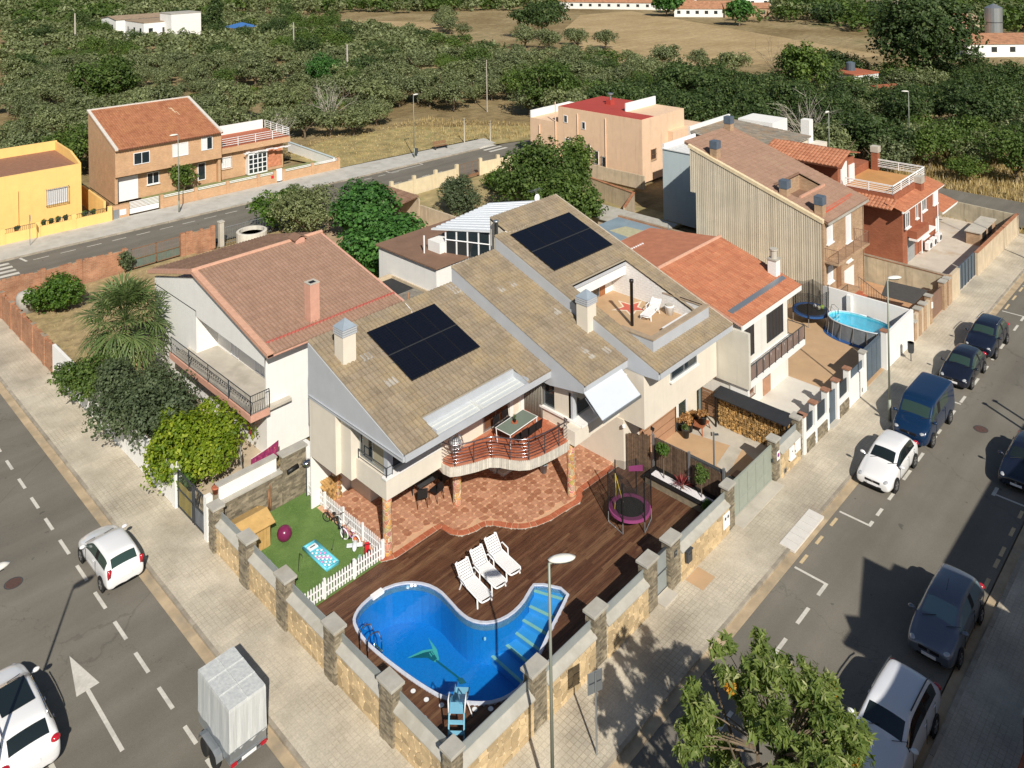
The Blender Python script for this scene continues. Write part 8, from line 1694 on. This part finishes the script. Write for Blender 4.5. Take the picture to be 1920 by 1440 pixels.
def kidbike(x,y,rz,lab,c,s=1,seatc=M_BLACK):
 t=thing('kids_bicycle',lab,'bicycle',(x,y,.1),rz,scale=s);R=.2
 for k,xx in enumerate((-.33,.33)):
  m=MB();m.lathe([(R-.03,-.018),(R,-.02),(R+.005,0),(R,.02),(R-.03,.018)],(xx,0,R),20,'y');w_=MB();pts=[(xx+cos(a*pi/10)*R,0,R+sin(a*pi/10)*R)for a in range(21)];w_.tube(pts,.024,6,False);w_.build('tyre',M_WHITEP if c is M_PKV else M_RUBBER,t,world=False,smooth=True);q=MB()
  for a in range(6):q.tube([(xx,0,R),(xx+cos(a*pi/3)*R,0,R+sin(a*pi/3)*R)],.005,3,False)
  q.build('spokes',M_CHROME,t,world=False,kind='stuff')
 m=MB();m.tube([(-.33,0,R),(-.02,0,R+.02),(.26,0,.46),(-.12,0,.48),(-.02,0,R+.02)],.016,6);m.tube([(-.33,0,R),(-.12,0,.48)],.014,5);m.tube([(.33,0,R),(.24,0,.56)],.016,6);m.build('frame',c,t,world=False,smooth=True)
 MB().tube([(.22,-.2,.62),(.24,0,.57),(.22,.2,.62)],.013,5).build('handlebar',M_CHROME,t,world=False);MB().ball((-.14,0,.52),.09,10,6,(1.2,.7,.4)).build('saddle',seatc,t,world=False,smooth=True);MB().box(-.06,-.1,R,.02,.1,R+.02).build('pedals',M_BLACK,t,world=False)
 return t
kidbike(4.52,13.75,1.9,'black and orange balance bike leaning at the far end of the picket fence',M_BLACK,1.0);kidbike(4.45,12.95,1.2,'white wheeled child bicycle leaning on the picket fence',M_WV,1.15,M_WHITEP);kidbike(4.4,12.1,1.75,'pink and white child bicycle next to the silver toy',M_PKV,1.15,M_WHITEP)
t=thing('ride_on_toy','pale blue and white ride-on toy beside the picket fence','toy',(4.25,11.55,.1),.9);MB().ball((0,0,.2),.2,12,8,(1.7,.6,.7)).build('body',M_WV,t,world=False,smooth=True);MB().box(-.1,-.35,.2,.12,.35,.24).build('wing',M_WV,t,world=False,bevel=.01);MB().ball((.3,0,.28),.08,8,6).build('nose',plain('orange_plastic',(.6,.14,.02),.4,bump=0),t,world=False,smooth=True)
for y in(-.14,.14):MB().lathe([(.08,-.02),(.08,.02)],(.15,y,.08),12,'y').build('wheel',M_BLACK,t,world=False)
t=thing('toy_car','red toy scooter with a seat in the corner of the picket fence','toy',(4.4,10.75,.1),1.2);MB().ball((0,0,.2),.2,14,8,(1.6,.75,.65)).build('body',M_RED,t,world=False,smooth=True);MB().box(.12,-.1,.3,.2,.1,.55).build('windshield',M_RED,t,world=False,bevel=.01);MB().tube([(.1,-.17,.5),(.12,.17,.5)],.015,5).build('handlebar',M_BLACK,t,world=False);MB().ball((-.15,0,.36),.1,10,6,(1.2,.8,.4)).build('seat',M_BLACK,t,world=False,smooth=True)
for x,y in((.2,0),(-.22,.14),(-.22,-.14)):MB().lathe([(.09,-.025),(.09,.025)],(x,y,.09),14,'y').build('wheel',M_BLACK,t,world=False)
t=thing('toy_tractor','small grey green toy lying between the red scooter and the lawn','toy',(4.0,10.9,.1),.6);MB().box(-.22,-.06,.05,.22,.06,.12).build('body',plain('pale_green_plastic',(.25,.42,.36),.5,bump=0),t,world=False,bevel=.01);MB().lathe([(.06,-.02),(.06,.02)],(-.2,0,.06),10,'y').build('wheel',M_BLACK,t,world=False)
t=thing('golf_set','thin black toy golf stand on the near part of the lawn','toy',(1.85,12.3,.1));MB().tube([(0,0,0),(.25,.3,.5)],.012,4).build('pole',M_BLACK,t,world=False);MB().tube([(.25,.3,.5),(.33,.22,.42),(.3,.15,.35)],.012,4).build('hook',M_BLACK,t,world=False)
for i,(x,y)in enumerate(((3.55,12.3),(1.0,12.9))):
 t=thing('golf_flag',['tiny stick with a black ball end beside the inflatable mattress','small dark tray near the garden wall on the lawn'][i],'toy',(x,y,.1));MB().tube([(0,0,.01),(.45,.5,.02)]if i==0 else[(0,0,.05),(.3,0,.05)],.01 if i==0 else.1,4).build('stick',M_BLACK if i else M_DARK,t,world=False);MB().ball((0,0,.03),.035,8,6).build('ball',M_BLACK,t,world=False)
t=thing('wall_sculpture','long carved brown wooden figure hanging on the slate dividing wall','sculpture',(2.95,16.6,.3));m=MB();m.tube([(2.93,16.6,.2),(2.96,16.57,.5),(2.92,16.58,.9),(2.96,16.6,1.25),(2.92,16.6,1.45)],.06,7,True,.035);m.build('body',M_WOODD,t,smooth=True);m=MB();m.tube([(2.86,16.58,.3),(2.84,16.56,.7),(2.88,16.6,1.2)],.035,6);m.build('coil',M_WOODD,t,smooth=True)
t=thing('outdoor_lamp','round chrome outdoor lamp with a long black tube at the end of the dividing wall','lamp',(4.75,16.0,2.3));MB().ball((4.75,16.3,1.75),.24,16,10,(1,1,.6)).build('dome',M_CHROME,t,smooth=True);MB().tube([(4.75,16.3,.1),(4.75,16.3,1.65)],.03,6).build('stand',M_DARK,t);MB().tube([(3.85,16.56,1.55),(4.45,16.56,1.62)],.11,10).build('black_tube',M_BLACK,t,smooth=True)  # plain black tube set nearly level beside the lamp stand
lp_=thing('log_pile','stack of cut logs under the left wing of the villa','logs',(5.0,15.5,0));m=MB();rl_=random.Random(4)
for i in range(7):
 for j in range(9):m.ct=rl_.random();m.lathe([(.07,-.2),(.07,.2)],(4.95+i*.14+.07*(j%2),15.2+.0*j,.15+j*.125),7,'y')
M_LOG=plain('cut_log',(.60,.36,.13),.85,var=.2,scale=8,tint=.75);m.build('logs',M_LOG,lp_,kind='stuff')
t=thing('garden_table','frosted glass table with white metal frame on the curved balcony','table',(11.95,8.85,BZ),radians(3));box_=lambda n,mt,*b,**k:MB().box(*b).build(n,mt,t,world=False,**k);box_('top',glassmat('frosted_green_glass',(.20,.25,.21),.18),-1.0,-.46,.72,1.0,.46,.735)
m=MB();m.tube([(-1.02,-.48,.72),(1.02,-.48,.72),(1.02,.48,.72),(-1.02,.48,.72),(-1.02,-.48,.72)],.022,6);m.build('rim',M_WHITEM,t,world=False)
for sx in(-1,1):
 for sy in(-1,1):MB().tube([(sx*1.0,sy*.46,.72),(sx*.96,sy*.42,0)],.022,6).build('leg',M_WHITEM,t,world=False)
t=thing('potted_plant','small dark potted plant on a wooden tray on the balcony table','potted plant',(11.85,8.9,BZ+.735));MB().lathe([(.16,0),(.17,.02)],(0,0,0),18).build('tray',M_TERRAB,t,world=False);MB().lathe([(.06,.02),(.08,.14)],(0,0,0),12).build('pot',M_BLACK,t,world=False)
m=MB();r_=random.Random(1)
for k in range(16):a=r_.uniform(0,6.28);m.ct=r_.random();m.add([(0,0,.12),(cos(a)*.06,sin(a)*.06,.3),(cos(a)*.12,sin(a)*.12,.38),(cos(a+.4)*.07,sin(a+.4)*.07,.3)],[(0,1,2,3)])
m.build('leaves',L_DARK,t,world=False)
def chair(x,y,rz,lab,grp=None,z=BZ,s=1):
 t=thing('chair',lab,'chair',(x,y,z),rz,grp,s);M_=M_BLACK;MB().box(-.22,-.22,.42,.22,.22,.46).build('seat',M_,t,world=False,bevel=.01);m=MB();m.tube([(-.21,.22,.44),(-.22,.3,.9),(.22,.3,.9),(.21,.22,.44)],.016,5);m.build('back_frame',M_,t,world=False);MB().box(-.2,.25,.5,.2,.28,.86).build('backrest',M_,t,world=False)
 for sx in(-1,1):
  for sy in(-1,1):MB().tube([(sx*.2,sy*.2,.42),(sx*.22,sy*.24,0)],.014,5).build('leg',M_,t,world=False)
 return t
for i,(x,y,r,lb)in enumerate([(11.5,9.55,0,'black chair behind the balcony table, left one'),(12.2,9.6,.1,'black chair behind the balcony table, right one'),(11.6,8.25,pi,'black chair in front of the balcony table, left of three'),(12.1,8.2,pi,'black chair in front of the balcony table, middle of three'),(12.6,8.22,pi,'black chair in front of the balcony table, right of three')]):chair(x,y,r,lb)
for i,(x,y,r,lb)in enumerate([(8.15,11.6,2.6,'dark patio chair nearest the corner column'),(8.9,11.4,3.3,'dark patio chair in the middle under the overhang'),(9.7,11.8,3.0,'dark patio chair farther under the overhang'),(8.5,12.7,0,'dark patio chair behind the shaded patio table')]):chair(x,y,r,lb,z=.13,s=1.1)
t=thing('patio_table','dark table in the shade under the overhang','table',(8.9,12.15,.13));MB().box(-.7,-.4,.7,.7,.4,.74).build('top',M_DARK,t,world=False)
for sx in(-1,1):
 for sy in(-1,1):MB().tube([(sx*.6,sy*.33,.7),(sx*.6,sy*.33,0)],.025,5).build('leg',M_DARK,t,world=False)
t=thing('wire_sphere','silver wire sphere ornament at the left end of the balcony','ornament',(8.75,9.75,BZ));m=MB()
for k in range(9):a=k*pi/9;m.tube([(sin(b*pi/8)*cos(a)*.36,sin(b*pi/8)*sin(a)*.36,.75-cos(b*pi/8)*.42)for b in range(17)],.01,4,False)
for z in(.5,.75,1.0):r_=.36*sqrt(max(.05,1-((z-.75)/.42)**2));m.tube([(cos(b*pi/10)*r_,sin(b*pi/10)*r_,z)for b in range(21)],.01,4,False)
m.build('wires',M_CHROME,t,world=False,kind='stuff');MB().ball((0,0,.75),.27,12,8).build('core',plain('silver_cloth',(.55,.57,.6),.5,.3,var=.2),t,world=False,smooth=True);MB().tube([(0,0,0),(0,0,.4)],.03,6).build('stand',M_CHROME,t,world=False)
def potplant(x,y,z,lab,pr,ph,leafm,lr,lh,n=300,pm=M_DARK,seed=1,size=.07,nm='potted_plant'):
 t=thing(nm,lab,'potted plant',(x,y,z));MB().lathe([(pr*.75,0),(pr,ph),(pr*1.06,ph),(pr*1.06,ph+.03),(pr*.9,ph+.03),(pr*.85,ph-.04)],(0,0,0),16).build('pot',pm,t,world=False,smooth=True);crown_mb(MB(),seed,lr,lr,lh,n,size,6,(0,0,ph+lh*.7),long=2.2).build('plant',leafm,t,world=False);return t
potplant(13.95,8.95,.13,'grey pot with a bright green succulent behind the right stone column',.2,.42,L_CIT,.16,.16,260,M_SLATEC)
M_DRYL=leafmat('dry_brown_leaf',(.30,.14,.05),(.50,.27,.11),(.62,.40,.2),.2)
t=thing('low_table','low reddish wooden table carrying a black pot of dry leaves','table',(22.6,5.15,.04),.1)
for k in range(6):MB().box(-.45,-.38+k*.13,.38,.45,-.38+k*.13+.115,.42).build('slat',plain('red_brown_teak',(.34,.12,.055),.6,var=.15,scale=5),t,world=False)
for sx in(-1,1):
 for sy in(-1,1):MB().tube([(sx*.38,sy*.33,.38),(sx*.48,sy*.4,0)],.035,5).build('leg',plain('teak_leg',(.34,.12,.055),.6,bump=0),t,world=False)
for i,(x,y,z,s,lb)in enumerate([(22.6,5.0,.46,.27,'black pot of dry brown leaves standing on the low wooden table'),(22.1,5.6,.04,.34,'largest black pot of dry leaves left of the low table'),(22.9,5.65,.04,.28,'black pot of dry leaves behind the low table'),(22.5,6.0,.04,.28,'black pot with dry grass beside the villa wall'),(21.95,5.95,.04,.27,'black pot with twigs nearest the garage door')]):potplant(x,y,z,lb,s,s*1.5,M_DRYL,s*1.05,.14,260,M_BLACK,i+3,.08)
t=potplant(21.5,5.35,.04,'grey square planter with a small plant by the garage door',.22,.45,L_DARK,.18,.14,160,M_DARK,12)
wp=thing('firewood_stack','long firewood stack under a black lean-to along the driveway wall','firewood',(24.0,2.6,0));m=MB();rl_=random.Random(6);y=.55
while y<4.6:
 z=.1
 while z<1.62:
  m.ct=rl_.random();r=rl_.uniform(.045,.075);m.lathe([(r,-.02),(r*.98,.3)],(23.72+rl_.uniform(-.04,.04),y+rl_.uniform(-.02,.02),z),rl_.choice((4,5,6)),'x');z+=.115
 y+=.115
m.build('logs',M_LOG,wp,kind='stuff');box('backing',M_BLACK,wp,23.9,.45,.05,24.15,4.7,1.7);m=MB();m.slab([(23.35,.4,1.78),(24.2,.4,2.0),(24.2,4.75,2.0),(23.35,4.75,1.78)],.05);m.build('roof',plain('black_sheet',(.025,.027,.032),.6,bump=0),wp)
for y in(.5,4.65):box('post',M_BLACK,wp,23.42,y-.04,.03,23.5,y+.04,1.78)
sg2=thing('slatted_gate','brown wooden gate of horizontal slats at the end of the driveway','gate',(24.0,5.35,0))
for k in range(9):box('slat',M_WOODD,sg2,24.0,4.85,.15+k*.165,24.03,5.85,.28+k*.165)
for y in(4.83,5.87):box('post',M_DARK,sg2,23.98,y-.03,.03,24.05,y+.03,1.7)
railing('stair_rail',thing('handrail','short curved dark handrail above the firewood roof','handrail',(24.4,5.2,0)),[(24.3,4.7),(24.3,5.8)],1.6,.7,M_DARK,0,.2,1.1)
rs=thing('reed_screen','brown reed screen between the deck and the driveway with grey metal posts','fence',(17.85,3,0));m=MB();rr_=random.Random(3)
def reeds(x0,y0,x1,y1,h):
 L=sqrt((x1-x0)**2+(y1-y0)**2);n=int(L/.028)
 for k in range(n):f=k/n;x=x0+(x1-x0)*f+rr_.uniform(-.012,.012);y=y0+(y1-y0)*f;m.ct=rr_.random();m.box(x-.012,y-.012,.05,x+.012,y+.012,h+rr_.uniform(-.04,.04),True)
reeds(17.05,6.0,17.72,5.0,1.95);reeds(17.82,4.8,17.82,2.85,1.85);reeds(17.82,2.75,17.82,.95,1.7);m.build('reeds',M_REED,rs,kind='stuff')
for x,y in((17.78,4.88),(17.8,2.8),(17.8,.9)):box('post',M_STEEL,rs,x-.05,y-.05,.03,x+.05,y+.05,2.0)
m=MB();m.box(17.84,.9,.05,18.0,4.85,1.78);m.build('back_panel',M_DARK,rs)
pl=thing('planter','long black rimmed raised planter with white gravel beside the reed screen','planter',(17.3,3,0));m=MB();m.box(16.85,1.3,.05,16.98,4.75,.42);m.box(16.98,4.62,.05,17.75,4.75,.42);m.box(17.62,1.3,.05,17.75,4.62,.42);m.build('wall',M_SLATE,pl);m=MB();m.box(16.8,1.3,.42,17.05,4.8,.47);m.box(17.05,4.6,.42,17.78,4.8,.47);m.box(17.55,1.3,.42,17.78,4.6,.47);m.build('rim',M_BLACK,pl);box('gravel',plain('white_gravel',(.74,.72,.74),.9,var=.2,scale=25,bump=.8),pl,17.0,1.3,.3,17.6,4.62,.43)
t=thing('standard_tree','small ball headed tree on a thin stem in the planter nearest the villa','tree',(17.3,3.95,.43));MB().tube([(0,0,0),(0,0,1.15)],.025,6).build('stem',M_BARK,t,world=False);crown_mb(MB(),61,.36,.36,.38,1500,.055,8,(0,0,1.4)).build('crown',L_CIT,t,world=False)
t=thing('standard_tree','loose olive tree shaped shrub in the planter nearest the street wall','tree',(17.35,1.85,.43));MB().tube([(0,0,0),(0,0,.7)],.03,6).build('stem',M_BARK,t,world=False);crown_mb(MB(),62,.42,.38,.5,1500,.055,7,(0,0,1.05)).build('crown',L_GREEN,t,world=False)
t=thing('red_cordyline','spiky dark red cordyline in the middle of the planter','plant',(17.25,2.85,.43));m=MB();rc=random.Random(5);L_RED=leafmat('red_blade',(.10,.012,.02),(.22,.03,.04),(.40,.10,.10),.2)
for k in range(70):
 a=rc.uniform(0,6.28);e=rc.uniform(.3,1.4);l=rc.uniform(.45,.75);d=Vector((cos(a)*cos(e),sin(a)*cos(e),sin(e)));sd=Vector((-sin(a),cos(a),0))*.02;m.ct=rc.random();p1=d*l*.6;p2=d*l+Vector((0,0,-.12));b=Vector((0,0,.12));m.add([b,b+p1+sd,b+p2,b+p1-sd],[(0,1,2,3)])
m.build('leaves',L_RED,t,world=False);MB().tube([(0,0,0),(0,0,.2)],.04,6).build('stem',M_BARK,t,world=False)
for i,(x,y,s,lb)in enumerate([(16.9,1.2,.34,'green bush at the street end of the planter'),(12.9,.75,.26,'small bright green bush behind the wall right of the entrance gate'),(14.6,.7,.3,'dark leafy plant in the shade behind the yellow wall')]):t=thing('small_bush',lb,'bush',(x,y,.06));MB().tube([(0,0,0),(0,0,.2)],.03,5).build('stem',M_BARK,t,world=False);crown_mb(MB(),70+i,s,s,s,900,.06,6,(0,0,s*1.1)).build('leaves',L_CIT,t,world=False)
t=thing('camera_pole','tall grey pole with two small cameras behind the driveway pillar','pole',(18.2,1.65,.04));MB().tube([(0,0,0),(0,0,3.2)],.045,8).build('post',M_STEEL,t,world=False);MB().obox((-.12,.05,3.15),(.22,.07,.07),.6).build('camera',M_DARK,t,world=False);MB().obox((.08,-.1,3.1),(.2,.07,.07),-.8).build('camera',M_DARK,t,world=False)
t=thing('solar_lamp','small solar floodlight on top of the reed screen post','lamp',(17.75,4.9,2.0));MB().tube([(0,0,0),(0,0,.25)],.025,6).build('stem',M_STEEL,t,world=False);MB().obox((0,0,.3),(.28,.2,.03),.5,.5).build('solar_panel',M_BLACK,t,world=False)
for i,(x,y)in enumerate(((18.75,1.1),(19.4,1.0))):t=thing('wheelie_bin',['dark bin nearest the reed screen behind the driveway gate','brown topped bin behind the driveway gate'][i],'bin',(x,y,.04));MB().box(-.25,-.25,0,.25,.25,.8).build('body',M_DARK,t,world=False,bevel=.03);MB().box(-.28,-.28,.8,.28,.28,.87).build('lid',M_DARK if i==0 else M_WOODD,t,world=False,bevel=.02)
M_PURP=NT('patterned_purple_cloth',.9);n_=M_PURP.noise(7,3,.6);M_PURP.col(M_PURP.ramp(n_,[(.35,(.22,.02,.10)),(.6,(.38,.05,.14)),(.7,(.55,.22,.16))]));M_PURP=M_PURP.m
def cloth(nm,lab,p0,p1,drop,mt,seed,sag=.05):
 t=thing(nm,lab,'laundry',p0);p0,p1=Vector(p0),Vector(p1);m=MB();n=14;r=random.Random(seed);d=(p1-p0);sd=Vector((-d.y,d.x,0)).normalized();V=[]
 for i in range(n+1):
  f=i/n;top=p0.lerp(p1,f)+Vector((0,0,-sag*sin(pi*f)))
  for j in range(5):V.append(tuple(top+Vector((0,0,-drop*j/4*(1-.15*sin(f*9+seed))))+sd*.05*sin(i*1.7+j)*j/4))
 m.add(V,[(i*5+j,(i+1)*5+j,(i+1)*5+j+1,i*5+j+1)for i in range(n)for j in range(4)]);m.build('cloth',mt,t,smooth=True);MB().tube([tuple(p0),tuple(p1)],.008,4).build('line',M_WHITEP,t);return t
cloth('hanging_cloth','patterned purple cloth hanging on a line below the white house',(3.2,18.9,1.5),(4.9,19.2,1.6),.7,M_PURP,3);cloth('hanging_cloth','white laundry with a black piece beside the purple cloth',(3.1,19.7,1.4),(3.5,20.6,1.4),.55,M_WHITEP,4);cloth('hanging_cloth','small red cloth hanging under the balcony corner',(4.3,21.0,1.9),(4.7,22.0,1.9),.5,M_RED,5)
for i,(u,lb)in enumerate([(7.9,'round green potted plant, leftmost on the yellow wall'),(8.5,'round green potted plant, second on the yellow wall'),(9.1,'round green potted plant, third on the yellow wall'),(9.8,'round green potted plant, rightmost in the middle gap of the yellow wall'),(5.6,'tall potted plant in a red pot on the yellow wall'),(11.5,'leafy potted plant beside the iron side gate'),(12.3,'second leafy potted plant beside the iron side gate')]):
 x=u*cos(FA)-(.45)*sin(FA);y=67.8+u*sin(FA)+.45*cos(FA);potplant(x,y,.75,lb,.17,.28,L_GREEN,.24,.22,260,M_RED if i==4 else M_DARK,20+i,.09)
